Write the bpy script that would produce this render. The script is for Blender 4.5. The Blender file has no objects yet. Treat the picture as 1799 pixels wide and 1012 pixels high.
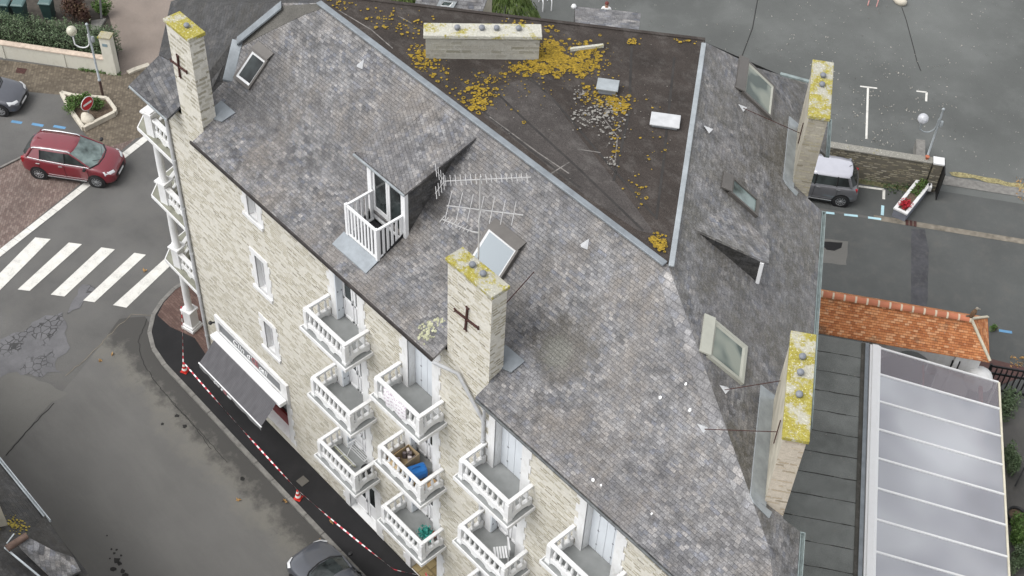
import bpy, bmesh, math, random
from mathutils import Vector, Matrix
R = math.radians
random.seed(7)
scn = bpy.context.scene
COL = scn.collection

# ------------------------------------------------------------------ camera
CAM = Vector((32.2293, -15.8565, 42.0))
MB = Matrix(((0.67513939, 0.73672664, 0.03769154),
             (0.55801437, -0.47661272, -0.67930867),
             (-0.48250053, 0.47966047, -0.73288408)))   # rows: right, down, forward
FPX, PCX, PCY = 2443.2, 899.5, 506.0
cd_ = bpy.data.cameras.new('camera')
cd_.sensor_width = 36.0
cd_.lens = FPX / 1799 * 36
cd_.clip_start = 0.5
cd_.clip_end = 3000
cam = bpy.data.objects.new('camera', cd_)
COL.objects.link(cam)
rot = Matrix((MB[0], -MB[1], -MB[2])).transposed()
cam.matrix_world = Matrix.Translation(CAM) @ rot.to_4x4()
scn.camera = cam

# ------------------------------------------------------------------ world, sun, exposure
SUN_EL, SUN_AZ = 58.0, 198.0          # azimuth clockwise from +Y
W = bpy.data.worlds.new('World')
scn.world = W
W.use_nodes = True
wn = W.node_tree.nodes
wl = W.node_tree.links
sky = wn.new('ShaderNodeTexSky')
sky.sky_type = 'NISHITA'
sky.sun_disc = False
sky.sun_elevation = R(SUN_EL)
sky.sun_rotation = R(SUN_AZ)
sky.air_density = 1.0
sky.dust_density = 2.0
sky.ozone_density = 1.0
hs = wn.new('ShaderNodeHueSaturation')
hs.inputs['Saturation'].default_value = 0.14
wl.new(sky.outputs['Color'], hs.inputs['Color'])
wl.new(hs.outputs['Color'], wn['Background'].inputs['Color'])
wn['Background'].inputs['Strength'].default_value = 0.15
sd = bpy.data.lights.new('sun', 'SUN')
sd.energy = 0.8
sd.angle = R(40)
sd.color = (1.0, 0.985, 0.965)
sun = bpy.data.objects.new('sun', sd)
COL.objects.link(sun)
az = R(SUN_AZ)
sdir = Vector((math.sin(az) * math.cos(R(SUN_EL)), math.cos(az) * math.cos(R(SUN_EL)), math.sin(R(SUN_EL))))
sun.rotation_euler = sdir.to_track_quat('Z', 'Y').to_euler()
sun.location = (0, -30, 60)
vs = scn.view_settings
vs.view_transform = 'Standard'
vs.look = 'None'
vs.exposure = 1.0
vs.gamma = 1.0

# ------------------------------------------------------------------ plan helpers
DX, DY = 0.8067, 0.5909               # wing direction d (out of the right hand wall)
def wcd(c, d, z=0.0):                 # wing coordinates -> world
    return Vector((DX * d - DY * c, DY * d + DX * c, z))
WANG = math.atan2(DY, DX)
def ray(px, py):
    v = Vector(((px - PCX) / FPX, (py - PCY) / FPX, 1.0))
    return MB.transposed() @ v
def gz(px, py, z=0.0):                # survey: the point of a level plane seen at a photo pixel
    d = ray(px, py)
    return CAM + d * ((z - CAM.z) / d.z)
def gy(px, py, y=0.0):
    d = ray(px, py)
    return CAM + d * ((y - CAM.y) / d.y)
def gp(px, py, p0, n):
    d = ray(px, py)
    n = Vector(n)
    return CAM + d * ((Vector(p0) - CAM).dot(n) / d.dot(n))
# main roof slope profile (y, z) and right slope profile (d, z)
YE, ZE, YB, ZB, YT, ZT = -0.49, 13.41, 1.4, 14.15, 4.02, 17.0
DE, ZRE, DT = 20.92, 13.45, 16.68
def zmain(y):
    return ZE + (y - YE) * (ZB - ZE) / (YB - YE) if y < YB else ZB + (y - YB) * (ZT - ZB) / (YT - YB)
def zright(d):
    return ZT + (d - DT) * (ZRE - ZT) / (DE - DT)
NA = Vector((0, -(ZT - ZB), YT - YB)).normalized()
NR = (Vector((DX, DY, 0)) * (ZT - ZRE) + Vector((0, 0, DE - DT))).normalized()
def rA(px, py, h=0.0):
    p = gp(px, py, Vector((0, YT, ZT)) + NA * h, NA)
    if p.y < YB:
        n2 = Vector((0, -(ZB - ZE), YB - YE)).normalized()
        p = gp(px, py, Vector((0, YE, ZE)) + n2 * h, n2)
    return p
def rR(px, py, h=0.0):
    return gp(px, py, wcd(0, DT, ZT) + NR * h, NR)

# ------------------------------------------------------------------ mesh builder
class MB_:
    def __init__(self):
        self.v, self.f, self.m, self.sm = [], [], [], []
        self.T = Matrix.Identity(4)
        self.mi = 0
    def at(self, loc=(0, 0, 0), rz=0.0, M=None):
        self.T = M if M is not None else Matrix.Translation(Vector(loc)) @ Matrix.Rotation(rz, 4, 'Z')
        return self
    def add(self, vs, fs, smooth=False):
        b = len(self.v)
        self.v += [tuple(self.T @ Vector(p)) for p in vs]
        for f in fs:
            self.f.append([b + i for i in f]); self.m.append(self.mi); self.sm.append(smooth)
    def poly(self, pts):
        self.add(pts, [list(range(len(pts)))])
    def box(self, x0, x1, y0, y1, z0, z1):
        p = [(x0, y0, z0), (x1, y0, z0), (x1, y1, z0), (x0, y1, z0), (x0, y0, z1), (x1, y0, z1), (x1, y1, z1), (x0, y1, z1)]
        self.add(p, [(3, 2, 1, 0), (4, 5, 6, 7), (0, 1, 5, 4), (1, 2, 6, 5), (2, 3, 7, 6), (3, 0, 4, 7)])
    def slab(self, pts, t, dirv=(0, 0, -1)):      # polygon (normal side up) thickened along dirv
        d = Vector(dirv) * t
        n = len(pts)
        P = [Vector(p) for p in pts] + [Vector(p) + d for p in pts]
        fs = [list(range(n)), list(range(2 * n - 1, n - 1, -1))]
        for i in range(n):
            j = (i + 1) % n
            fs.append([i, i + n, j + n, j])
        self.add(P, fs)
    def prism(self, pts2, z0, z1):
        self.slab([(x, y, z1) for x, y in pts2], z1 - z0)
    def bar(self, a, b, w, h=None, up=(0, 0, 1)):
        a, b = Vector(a), Vector(b)
        h = w if h is None else h
        d = (b - a)
        L = d.length
        d.normalize()
        u = Vector(up)
        if abs(d.dot(u)) > 0.98:
            u = Vector((1, 0, 0))
        s = d.cross(u).normalized()
        u = s.cross(d)
        P = []
        for q in (a, b):
            for i, j in ((-1, -1), (1, -1), (1, 1), (-1, 1)):
                P.append(q + s * (i * w / 2) + u * (j * h / 2))
        self.add(P, [(3, 2, 1, 0), (4, 5, 6, 7), (0, 1, 5, 4), (1, 2, 6, 5), (2, 3, 7, 6), (3, 0, 4, 7)])
    def tube(self, pts, r, n=8, cap=True):
        pts = [Vector(p) for p in pts]
        rs = r if isinstance(r, (list, tuple)) else [r] * len(pts)
        rings = []
        pu = None
        for i, p in enumerate(pts):
            d = (pts[min(i + 1, len(pts) - 1)] - pts[max(i - 1, 0)]).normalized()
            u = pu if pu is not None else (Vector((0, 0, 1)) if abs(d.z) < 0.9 else Vector((1, 0, 0)))
            s = d.cross(u).normalized()
            u = s.cross(d).normalized()
            pu = u
            rings.append([p + (s * math.cos(2 * math.pi * k / n) + u * math.sin(2 * math.pi * k / n)) * rs[i] for k in range(n)])
        self.loft(rings, cap, True)
    def loft(self, rings, cap=True, smooth=True, closed=True):
        n = len(rings[0])
        P = [q for r in rings for q in r]
        fs = []
        for i in range(len(rings) - 1):
            for k in range(n if closed else n - 1):
                k2 = (k + 1) % n
                fs.append([i * n + k, i * n + k2, (i + 1) * n + k2, (i + 1) * n + k])
        self.add(P, fs, smooth)
        if cap:
            self.add(rings[0], [list(range(n - 1, -1, -1))])
            self.add(rings[-1], [list(range(n))])
    def lathe(self, prof, c=(0, 0, 0), n=12, smooth=True, cap=True):
        c = Vector(c)
        self.loft([[c + Vector((r * math.cos(2 * math.pi * k / n), r * math.sin(2 * math.pi * k / n), z)) for k in range(n)] for r, z in prof], cap, smooth)
    def sphere(self, c, r, n=12, sx=1, sy=1, sz=1, z0=-1.0, z1=1.0):
        a0, a1 = math.asin(z0), math.asin(z1)
        prof = []
        for i in range(n // 2 + 1):
            a = a0 + (a1 - a0) * i / (n // 2)
            prof.append((max(r * math.cos(a), 1e-4), r * math.sin(a)))
        c = Vector(c)
        self.loft([[c + Vector((q * math.cos(2 * math.pi * k / n) * sx, q * math.sin(2 * math.pi * k / n) * sy, z * sz)) for k in range(n)] for q, z in prof], True, True)
    def build(self, name, mats, parent=None, loc=None, rz=0.0, bevel=0.0, subsurf=0):
        me = bpy.data.meshes.new(name)
        me.from_pydata(self.v, [], self.f)
        if not isinstance(mats, (list, tuple)):
            mats = [mats]
        for m in mats:
            me.materials.append(m)
        me.polygons.foreach_set('material_index', [min(i, len(mats) - 1) for i in self.m])
        me.polygons.foreach_set('use_smooth', self.sm)
        me.update()
        if self.uvon:
            autouv(me)
        o = bpy.data.objects.new(name, me)
        COL.objects.link(o)
        if parent:
            o.parent = parent
        if loc is not None:
            o.location = loc
            o.rotation_euler = (0, 0, rz)
        if bevel:
            md = o.modifiers.new('bevel', 'BEVEL')
            md.width = bevel
            md.segments = 2
            md.limit_method = 'ANGLE'
            md.angle_limit = R(40)
        if subsurf:
            md = o.modifiers.new('sub', 'SUBSURF')
            md.levels = md.render_levels = subsurf
        return o
    uvon = True

def autouv(me):                       # metres on every face: u level, v up the slope
    uv = me.uv_layers.new(name='UVMap').data
    vv = me.vertices
    for p in me.polygons:
        n = p.normal
        if abs(n.z) > 0.995:
            u, w = Vector((1, 0, 0)), Vector((0, 1, 0))
        else:
            u = Vector((-n.y, n.x, 0)).normalized()
            w = n.cross(u)
        for li in p.loop_indices:
            co = vv[me.loops[li].vertex_index].co
            uv[li].uv = (co.dot(u), co.dot(w))

def thing(name, label, cat, loc=(0, 0, 0), rz=0.0, group=None):
    o = bpy.data.objects.new(name, None)
    o.empty_display_size = 0.3
    COL.objects.link(o)
    o.location = loc
    o.rotation_euler = (0, 0, rz)
    return tag(o, label, cat, group)
def tag(o, label, cat, group=None):
    o['label'] = label
    o['category'] = cat
    if group:
        o['group'] = group
    return o
def struct(o):
    o['kind'] = 'structure'
    return o
def copy_tree(o, parent=None, loc=None):
    c = o.copy()
    COL.objects.link(c)
    if parent is not None:
        c.parent = parent
    if loc is not None:
        c.location = loc
    for ch in list(o.children):
        copy_tree(ch, c)
    return c

# ------------------------------------------------------------------ materials
class NT:
    def __init__(self, name, rough=0.8, metallic=0.0, spec=0.4):
        self.mat = bpy.data.materials.new(name)
        self.mat.use_nodes = True
        self.t = self.mat.node_tree
        self.b = self.t.nodes['Principled BSDF']
        self.b.inputs['Roughness'].default_value = rough
        self.b.inputs['Metallic'].default_value = metallic
        self.b.inputs['Specular IOR Level'].default_value = spec
    def _set(self, sock, v):
        if isinstance(v, bpy.types.NodeSocket):
            self.t.links.new(v, sock)
        elif isinstance(v, (tuple, list)) and len(v) == 3 and len(sock.default_value) == 4:
            sock.default_value = (*v, 1)
        else:
            sock.default_value = v
    def n(self, typ, ins=None, out=0, **props):
        nd = self.t.nodes.new(typ)
        for k, v in props.items():
            setattr(nd, k, v)
        for k, v in (ins or {}).items():
            self._set(nd.inputs[k], v)
        return nd.outputs[out]
    def m(self, op, a, b=0.0, c=0.0):
        return self.n('ShaderNodeMath', {0: a, 1: b, 2: c}, operation=op)
    def uv(self, sx=1.0, sy=1.0, rot=0.0):
        return self.n('ShaderNodeMapping', {0: self.n('ShaderNodeTexCoord', out=2), 2: (0, 0, rot), 3: (sx, sy, 1)})
    def pos(self, scale=(1, 1, 1)):
        return self.n('ShaderNodeMapping', {0: self.n('ShaderNodeNewGeometry', out=0), 3: scale})
    def obj(self, scale=(1, 1, 1)):
        return self.n('ShaderNodeMapping', {0: self.n('ShaderNodeTexCoord', out=3), 3: scale})
    def noise(self, vec, scale, detail=3.0, rough=0.55, out=0):
        return self.n('ShaderNodeTexNoise', {'Vector': vec, 'Scale': scale, 'Detail': detail, 'Roughness': rough}, out=out)
    def ramp(self, fac, stops, interp='LINEAR'):
        nd = self.t.nodes.new('ShaderNodeValToRGB')
        nd.color_ramp.interpolation = interp
        el = nd.color_ramp.elements
        while len(el) < len(stops):
            el.new(0.5)
        for e, (p, c) in zip(el, stops):
            e.position = p
            e.color = (c, c, c, 1) if isinstance(c, (int, float)) else (*c, 1)
        self._set(nd.inputs[0], fac)
        return nd.outputs[0]
    def mix(self, f, a, b, blend='MIX'):
        nd = self.t.nodes.new('ShaderNodeMix')
        nd.data_type = 'RGBA'
        nd.blend_type = blend
        self._set(nd.inputs[0], f)
        self._set(nd.inputs[6], a)
        self._set(nd.inputs[7], b)
        return nd.outputs[2]
    def sep(self, v):
        nd = self.t.nodes.new('ShaderNodeSeparateXYZ')
        self._set(nd.inputs[0], v)
        return nd.outputs
    def comb(self, x, y, z=0.0):
        return self.n('ShaderNodeCombineXYZ', {0: x, 1: y, 2: z})
    def white(self, v, out=0):
        return self.n('ShaderNodeTexWhiteNoise', {'Vector': v}, out=out, noise_dimensions='3D')
    def bump(self, h, dist=0.02, strength=1.0):
        self.t.links.new(self.n('ShaderNodeBump', {'Height': h, 'Distance': dist, 'Strength': strength}), self.b.inputs['Normal'])
    def col(self, c):
        self._set(self.b.inputs['Base Color'], c)
        return self
    def done(self):
        return self.mat

def plain(name, c, rough=0.6, metallic=0.0, var=0.12, scale=3.0, spec=0.4, coords='obj', bump=0.0):
    t = NT(name, rough, metallic, spec)
    v = t.obj() if coords == 'obj' else t.pos()
    f = t.noise(v, scale, 4)
    lo = tuple(x * (1 - var) for x in c)
    hi = tuple(min(x * (1 + var), 1) for x in c)
    t.col(t.ramp(f, [(0.3, lo), (0.7, hi)]))
    if bump:
        t.bump(t.noise(v, scale * 12, 2), bump)
    return t.done()

def brickcells(t, vec, w, h, jitter=0.0, wob=0.0):
    """cell ids for a running bond: returns (random value, random colour, fu, fv)"""
    s = t.sep(vec)
    v = t.m('DIVIDE', s[1], h)
    if wob:
        v = t.m('ADD', v, t.m('MULTIPLY', t.m('SUBTRACT', t.noise(vec, 1.3, 2), 0.5), wob))
    row = t.m('FLOOR', v)
    rr = t.white(t.comb(row, 3.7, 1.0))
    off = t.m('ADD', t.m('MULTIPLY', t.m('MODULO', row, 2.0), 0.5), t.m('MULTIPLY', rr, jitter))
    u = t.m('ADD', t.m('DIVIDE', s[0], w), off)
    if wob:
        u = t.m('ADD', u, t.m('MULTIPLY', t.noise(t.comb(s[0], t.m('MULTIPLY', row, 7.3)), 2.1, 1), 1.3))
    cu = t.m('FLOOR', u)
    fu = t.m('FRACT', u)
    fv = t.m('FRACT', v)
    wn_ = t.comb(cu, row, 0.5)
    return t.white(wn_), t.white(wn_, 1), fu, fv

def make_slate(name, w=0.145, h=0.10, tones=None, brown=0.35, green=0.0, dark=1.0, pale=0.3, edge_k=0.4, main=False):
    t = NT(name, 0.55, 0.0, 0.45)
    uv = t.uv()
    P = t.pos()
    r1, rc, fu, fv = brickcells(t, uv, w, h, 0.25, 0.22)
    tones = tones or [(0.0, (0.065, 0.065, 0.070)), (0.15, (0.098, 0.096, 0.100)), (0.5, (0.150, 0.147, 0.149)), (0.8, (0.205, 0.202, 0.203)), (0.95, (0.255, 0.25, 0.25)), (1.0, (0.33, 0.325, 0.32))]
    c = t.ramp(r1, tones)
    rcs = t.sep(rc)
    c = t.mix(t.m('MULTIPLY', t.ramp(rcs[0], [(0.72, 0), (0.9, 1)]), 0.55), c, (0.185, 0.168, 0.155))          # brownish slates
    c = t.mix(t.m('MULTIPLY', t.ramp(rcs[1], [(0.80, 0), (0.95, 1)]), 0.6), c, (0.105, 0.115, 0.145))         # bluish slates
    clump = t.noise(P, 2.6, 3, 0.6)
    c = t.mix(0.75, c, t.ramp(clump, [(0.30, 0.22), (0.48, 0.5), (0.66, 0.86)]), 'OVERLAY')
    # weathering in large patches
    n1 = t.noise(P, 0.55, 5, 0.6)
    c = t.mix(t.m('MULTIPLY', t.ramp(n1, [(0.48, 0), (0.68, 1)]), brown * .8), c, (0.185, 0.165, 0.145))
    n2 = t.noise(P, 0.8, 4, 0.6)
    c = t.mix(t.m('MULTIPLY', t.ramp(n2, [(0.5, 0), (0.72, 1)]), pale), c, (0.33, 0.33, 0.34))
    n4 = t.noise(t.pos((1, 1, 1.7)), 0.33, 5, 0.65)
    c = t.mix(t.m('MULTIPLY', t.ramp(n4, [(0.46, 0), (0.66, 1)]), 0.55), c, (0.092, 0.086, 0.086))
    if green:
        n3 = t.noise(P, 0.6, 5, 0.65)
        c = t.mix(t.m('MULTIPLY', t.ramp(n3, [(0.42, 0), (0.62, 1)]), green), c, (0.105, 0.095, 0.07))
        n5 = t.noise(P, 3.0, 6, 0.75)
        c = t.mix(t.m('MULTIPLY', t.ramp(n5, [(0.48, 0), (0.66, 1)]), 0.65), c, (0.25, 0.245, 0.25))
        n6 = t.noise(t.pos((1, 1, 2)), 1.1, 5, 0.7)
        c = t.mix(t.m('MULTIPLY', t.ramp(n6, [(0.50, 0), (0.66, 1)]), 0.6), c, (0.085, 0.078, 0.066))
    if main:
        # warm tan lichen in streaks down the slope, and dark and pale patches by the stacks and dormer
        tan = t.noise(t.pos((1.0, 0.45, 0.45)), 0.9, 5, 0.7)
        c = t.mix(t.m('MULTIPLY', t.ramp(tan, [(0.48, 0), (0.66, 1)]), 0.5), c, (0.215, 0.185, 0.155))
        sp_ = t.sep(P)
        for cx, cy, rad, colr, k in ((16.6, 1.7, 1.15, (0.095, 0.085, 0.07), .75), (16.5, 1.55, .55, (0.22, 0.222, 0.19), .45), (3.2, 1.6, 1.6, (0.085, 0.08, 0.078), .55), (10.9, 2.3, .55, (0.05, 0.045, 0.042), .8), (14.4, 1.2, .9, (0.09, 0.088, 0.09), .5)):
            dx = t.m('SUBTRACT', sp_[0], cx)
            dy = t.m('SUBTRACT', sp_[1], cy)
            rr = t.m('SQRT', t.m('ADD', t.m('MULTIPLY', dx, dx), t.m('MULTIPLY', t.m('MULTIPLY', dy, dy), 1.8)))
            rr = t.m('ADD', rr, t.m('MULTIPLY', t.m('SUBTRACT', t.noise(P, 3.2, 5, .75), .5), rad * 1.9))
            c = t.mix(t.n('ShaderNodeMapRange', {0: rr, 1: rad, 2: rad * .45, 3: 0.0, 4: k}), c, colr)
    fine = t.noise(P, 26, 3, 0.7)
    c = t.mix(0.5, c, t.ramp(fine, [(0.28, 0.06), (0.5, 0.42), (0.75, 1.0)]), 'OVERLAY')
    # speckle of pale lichen
    sp = t.noise(P, 60, 2, 0.6)
    c = t.mix(t.m('MULTIPLY', t.ramp(sp, [(0.62, 0), (0.72, 1)]), 0.55), c, (0.42, 0.41, 0.38))
    # joints and the shadowed lap
    e1 = t.m('LESS_THAN', fu, 0.07)
    e2 = t.m('GREATER_THAN', fv, 0.88)
    edge = t.m('MAXIMUM', e1, e2)
    c = t.mix(t.m('MULTIPLY', edge, t.m('MULTIPLY', t.ramp(t.noise(P, 3.3, 4, 0.7), [(0.35, 0.25), (0.65, 1.25)]), edge_k)), c, (0.035, 0.034, 0.036))
    if dark != 1.0:
        c = t.mix(1.0, c, (dark, dark, dark), 'MULTIPLY')
    t.col(c)
    hgt = t.m('ADD', t.m('MULTIPLY', t.m('SUBTRACT', 1.0, fv), 0.7), t.m('ADD', t.m('MULTIPLY', r1, 0.5), t.m('MULTIPLY', edge, -0.8)))
    hgt = t.m('ADD', hgt, t.m('MULTIPLY', fine, 0.4))
    t.bump(hgt, 0.010)
    t._set(t.b.inputs['Roughness'], t.ramp(r1, [(0, 0.42), (1, 0.7)]))
    return t.done()

def make_stone(name, cream=(0.59, 0.565, 0.50), w=0.30, h=0.10, frac=0.62, dirt=0.0, stonecol=None):
    t = NT(name, 0.9, 0, 0.2)
    uv = t.uv()
    P = t.pos()
    r1, rc, fu, fv = brickcells(t, uv, w, h, 0.9, 0.12)
    sc = stonecol or [(0.0, (0.50, 0.465, 0.375)), (0.4, (0.41, 0.37, 0.27)), (0.7, (0.32, 0.285, 0.185)), (0.9, (0.24, 0.21, 0.135)), (1.0, (0.19, 0.165, 0.115))]
    r2 = t.sep(rc)[1]
    st = t.ramp(r2, sc)
    big = t.noise(P, 0.5, 4, 0.6)
    thr = t.m('ADD', t.m('MULTIPLY', big, 0.35), frac - 0.175)
    show = t.m('LESS_THAN', r1, thr)
    # soft stone outline inside its cell, ragged
    rag = t.m('MULTIPLY', t.m('SUBTRACT', t.noise(P, 22, 3, 0.65), 0.5), 0.5)
    du = t.m('ABSOLUTE', t.m('SUBTRACT', fu, 0.5))
    dv = t.m('ABSOLUTE', t.m('SUBTRACT', fv, 0.5))
    ins = t.m('MULTIPLY', t.m('LESS_THAN', t.m('ADD', du, rag), 0.42), t.m('LESS_THAN', t.m('ADD', dv, rag), 0.26))
    mask = t.m('MULTIPLY', show, ins)
    mort = t.ramp(t.noise(P, 9, 5, 0.7), [(0.3, tuple(x * 0.84 for x in cream)), (0.7, tuple(min(1, x * 1.08) for x in cream))])
    c = t.mix(t.m('MULTIPLY', mask, 0.80), mort, st)
    # every other stone flush, barely darker, with a thin joint
    joint = t.m('MULTIPLY', t.m('GREATER_THAN', dv, 0.40), t.ramp(t.noise(P, 5, 3), [(0.45, 0.0), (0.62, 0.30)]))
    c = t.mix(joint, c, (0.30, 0.27, 0.19))
    g = t.noise(P, 0.9, 5, 0.65)
    c = t.mix(t.ramp(g, [(0.58, 0.0), (0.78, 0.22)]), c, (0.38, 0.35, 0.20))
    if dirt:
        c = t.mix(t.ramp(t.noise(P, 1.4, 5, 0.7), [(0.35, 0.0), (0.65, dirt)]), c, (0.20, 0.18, 0.14))
    t.col(c)
    hg = t.m('ADD', t.m('MULTIPLY', mask, -0.5), t.m('ADD', t.m('MULTIPLY', t.noise(P, 30, 4), 0.7), t.m('MULTIPLY', joint, -0.6)))
    t.bump(hg, 0.02)
    return t.done()

def make_asphalt(name, base=(0.075, 0.073, 0.070), patch=0.25, spots=0.3, scale=0.35, pscale=110, tint=(0.10, 0.095, 0.085), rough=0.85):
    t = NT(name, rough, 0, 0.35)
    P = t.pos()
    n1 = t.noise(P, scale, 6, 0.6)
    lo = tuple(x * (1 - patch) for x in base)
    hi = tuple(x * (1 + patch) for x in base)
    c = t.ramp(n1, [(0.3, lo), (0.7, hi)])
    n2 = t.noise(P, scale * 4, 5, 0.7)
    c = t.mix(t.ramp(n2, [(0.5, 0), (0.75, 0.5)]), c, tint)
    g = t.noise(P, pscale, 2, 0.6)
    c = t.mix(spots, c, t.ramp(g, [(0.3, 0.12), (0.5, 0.5), (0.72, 1.0)]), 'OVERLAY')
    g2 = t.noise(P, 35, 3, 0.7)
    c = t.mix(t.m('MULTIPLY', t.ramp(g2, [(0.66, 0), (0.76, 1)]), spots), c, tuple(min(1, x * 2.6) for x in base))
    t.col(c)
    t.bump(g, 0.006)
    return t.done()

def make_pavers(name, cols, mortar, w=0.2, h=0.1, rot=0.0, var=0.5):
    t = NT(name, 0.85, 0, 0.3)
    uv = t.uv(1, 1, rot)
    P = t.pos()
    r1, rc, fu, fv = brickcells(t, uv, w, h)
    c = t.ramp(r1, [(0, cols[0]), (0.5, cols[1]), (1, cols[2])])
    n = t.noise(P, 0.6, 5, 0.65)
    c = t.mix(var, c, t.ramp(n, [(0.25, 0.2), (0.5, 0.5), (0.75, 0.8)]), 'OVERLAY')
    e = t.m('MAXIMUM', t.m('LESS_THAN', fu, 0.09), t.m('LESS_THAN', fv, 0.14))
    c = t.mix(t.m('MULTIPLY', e, 0.65), c, mortar)
    c = t.mix(0.35, c, t.ramp(t.noise(P, 45, 3, 0.7), [(0.3, 0.2), (0.7, 0.85)]), 'OVERLAY')
    t.col(c)
    t.bump(t.m('SUBTRACT', 1.0, e), 0.006)
    return t.done()

def make_cap(name, yellow=0.55, base=(0.46, 0.44, 0.37), scale=2.2):
    t = NT(name, 0.9, 0, 0.2)
    P = t.pos()
    c = t.ramp(t.noise(P, 14, 4, 0.7), [(0.3, tuple(x * 0.75 for x in base)), (0.7, base)])
    a = t.noise(P, scale, 4, 0.6)
    b = t.noise(P, scale * 7, 4, 0.7)
    msk = t.ramp(t.m('ADD', t.m('MULTIPLY', a, 0.7), t.m('MULTIPLY', b, 0.3)), [(0.53 - yellow * 0.15, 0), (0.60 - yellow * 0.15, 1)])
    yc = t.ramp(t.noise(P, 18, 3), [(0.3, (0.22, 0.18, 0.02)), (0.6, (0.34, 0.295, 0.04)), (0.8, (0.44, 0.42, 0.20))])
    c = t.mix(t.m('MULTIPLY', msk, 0.92), c, yc)
    w = t.noise(P, scale * 11, 3, 0.7)
    c = t.mix(t.ramp(w, [(0.60, 0), (0.68, 0.8)]), c, (0.72, 0.71, 0.62))
    c = t.mix(t.ramp(t.noise(P, scale * 9, 3, 0.7), [(0.66, 0), (0.74, 0.7)]), c, (0.12, 0.11, 0.07))
    t.col(c)
    t.bump(b, 0.03)
    return t.done()

def make_road_paint(name, c=(0.62, 0.605, 0.56), wear=0.8):
    t = NT(name, 0.7, 0, 0.3)
    P = t.pos()
    a = t.noise(P, 30, 5, 0.75)
    b = t.noise(P, 2.5, 4, 0.6)
    k = t.ramp(t.m('ADD', t.m('MULTIPLY', a, 0.7), t.m('MULTIPLY', b, 0.3)), [(0.30, 0.85 * wear), (0.48, 0.0)])
    cc = t.ramp(b, [(0.3, tuple(x * 0.88 for x in c)), (0.7, c)])
    t.col(t.mix(k, cc, (0.10, 0.098, 0.09)))
    return t.done()

def make_felt(name, base, seam=None, grey=0.4):
    t = NT(name, 0.9, 0, 0.25)
    P = t.pos()
    c = t.ramp(t.noise(P, 0.7, 5, 0.65), [(0.3, tuple(x * 0.75 for x in base)), (0.7, tuple(x * 1.3 for x in base))])
    st = t.noise(t.pos((1.2, 1.8, 1)), 1.3, 6, 0.72)
    c = t.mix(t.ramp(st, [(0.5, 0), (0.75, grey)]), c, (0.14, 0.13, 0.12))
    c = t.mix(0.6, c, t.ramp(t.noise(P, 40, 3, 0.7), [(0.25, 0.1), (0.75, 0.9)]), 'OVERLAY')
    c = t.mix(t.ramp(t.noise(P, 70, 2), [(0.68, 0), (0.76, 0.4)]), c, (0.3, 0.29, 0.27))
    t.col(c)
    t.bump(t.noise(P, 50, 3), 0.01)
    return t.done()

def make_white(name, c=(0.66, 0.66, 0.655), dirt=0.5, dcol=(0.42, 0.40, 0.35), rough=0.55):
    t = NT(name, rough, 0, 0.4)
    P = t.pos((1, 1, 0.45))
    a = t.noise(P, 5.5, 5, 0.7)
    cc = t.mix(t.ramp(a, [(0.49, 0), (0.76, dirt)]), c, dcol)
    b = t.noise(t.pos(), 28, 3, 0.7)
    cc = t.mix(t.ramp(b, [(0.60, 0), (0.74, dirt * 0.8)]), cc, dcol)
    t.col(cc)
    t.bump(b, 0.004)
    return t.done()

def make_glass(name, tint=(0.02, 0.024, 0.024), rough=0.06):
    t = NT(name, rough, 0, 0.25)
    t.col(t.ramp(t.noise(t.pos(), 1.6, 3), [(0.35, tuple(x * 0.5 for x in tint)), (0.65, tuple(x * 2.0 for x in tint))]))
    return t.done()

def make_metal(name, c, rough=0.45, metallic=0.35, stain=0.35):
    t = NT(name, rough, metallic, 0.5)
    P = t.pos()
    a = t.noise(P, 2.2, 5, 0.65)
    b = t.noise(t.pos((3, 3, 0.8)), 6, 4, 0.7)
    cc = t.ramp(a, [(0.3, tuple(x * (1 - stain) for x in c)), (0.7, c)])
    cc = t.mix(t.ramp(b, [(0.55, 0), (0.75, stain)]), cc, tuple(x * 0.6 for x in c))
    t.col(cc)
    return t.done()

def make_paint(name, c, coat=1.0, flake=0.0):
    t = NT(name, 0.38, 0.25 if flake else 0.0, 0.5)
    f = t.noise(t.obj(), 4, 3)
    t.col(t.ramp(f, [(0.3, tuple(x * 0.92 for x in c)), (0.7, c)]))
    t.b.inputs['Coat Weight'].default_value = coat
    t.b.inputs['Coat Roughness'].default_value = 0.06
    return t.done()

M = {}
M['slate'] = make_slate('weathered_slate', main=True, dark=0.88)
M['slate_lichened'] = make_slate('lichened_slate', w=0.17, h=0.11, brown=0.6, green=0.6, pale=0.25, dark=0.98, edge_k=0.3)  # browner slates with more lichen
M['slate_dark'] = make_slate('dark_slate', w=0.22, h=0.14, brown=0.5, green=0.45, pale=0.1, dark=0.25)  # slate tones multiplied down to very dark
M['slate_cheek'] = make_slate('dormer_cheek_slate', w=0.2, h=0.12, brown=0.3, green=0.3, pale=0.2, dark=0.5)
M['slate_hip'] = make_slate('hip_slate', w=0.22, h=0.17, brown=0.2, pale=0.35)
M['stone'] = make_stone('pointed_rubble_stone')
M['stone_stack'] = make_stone('stack_rubble_stone', w=0.36, h=0.165, frac=0.72, stonecol=[(0.0, (0.47, 0.44, 0.36)), (0.5, (0.36, 0.335, 0.26)), (1.0, (0.22, 0.195, 0.13))])
M['stone_dark'] = make_stone('grey_rubble_stone', cream=(0.36, 0.33, 0.27), frac=0.55, dirt=0.35)
M['stone_old'] = make_stone('old_boundary_stone', cream=(0.115, 0.105, 0.085), frac=0.6, dirt=0.5, w=0.3, h=0.11)
M['white'] = make_white('white_masonry_paint')
M['white_clean'] = make_white('white_gloss_paint', (0.70, 0.70, 0.70), 0.12)
M['shutter'] = make_white('white_shutter_paint', (0.60, 0.63, 0.66), 0.10, (0.5, 0.52, 0.54), 0.45)
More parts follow.
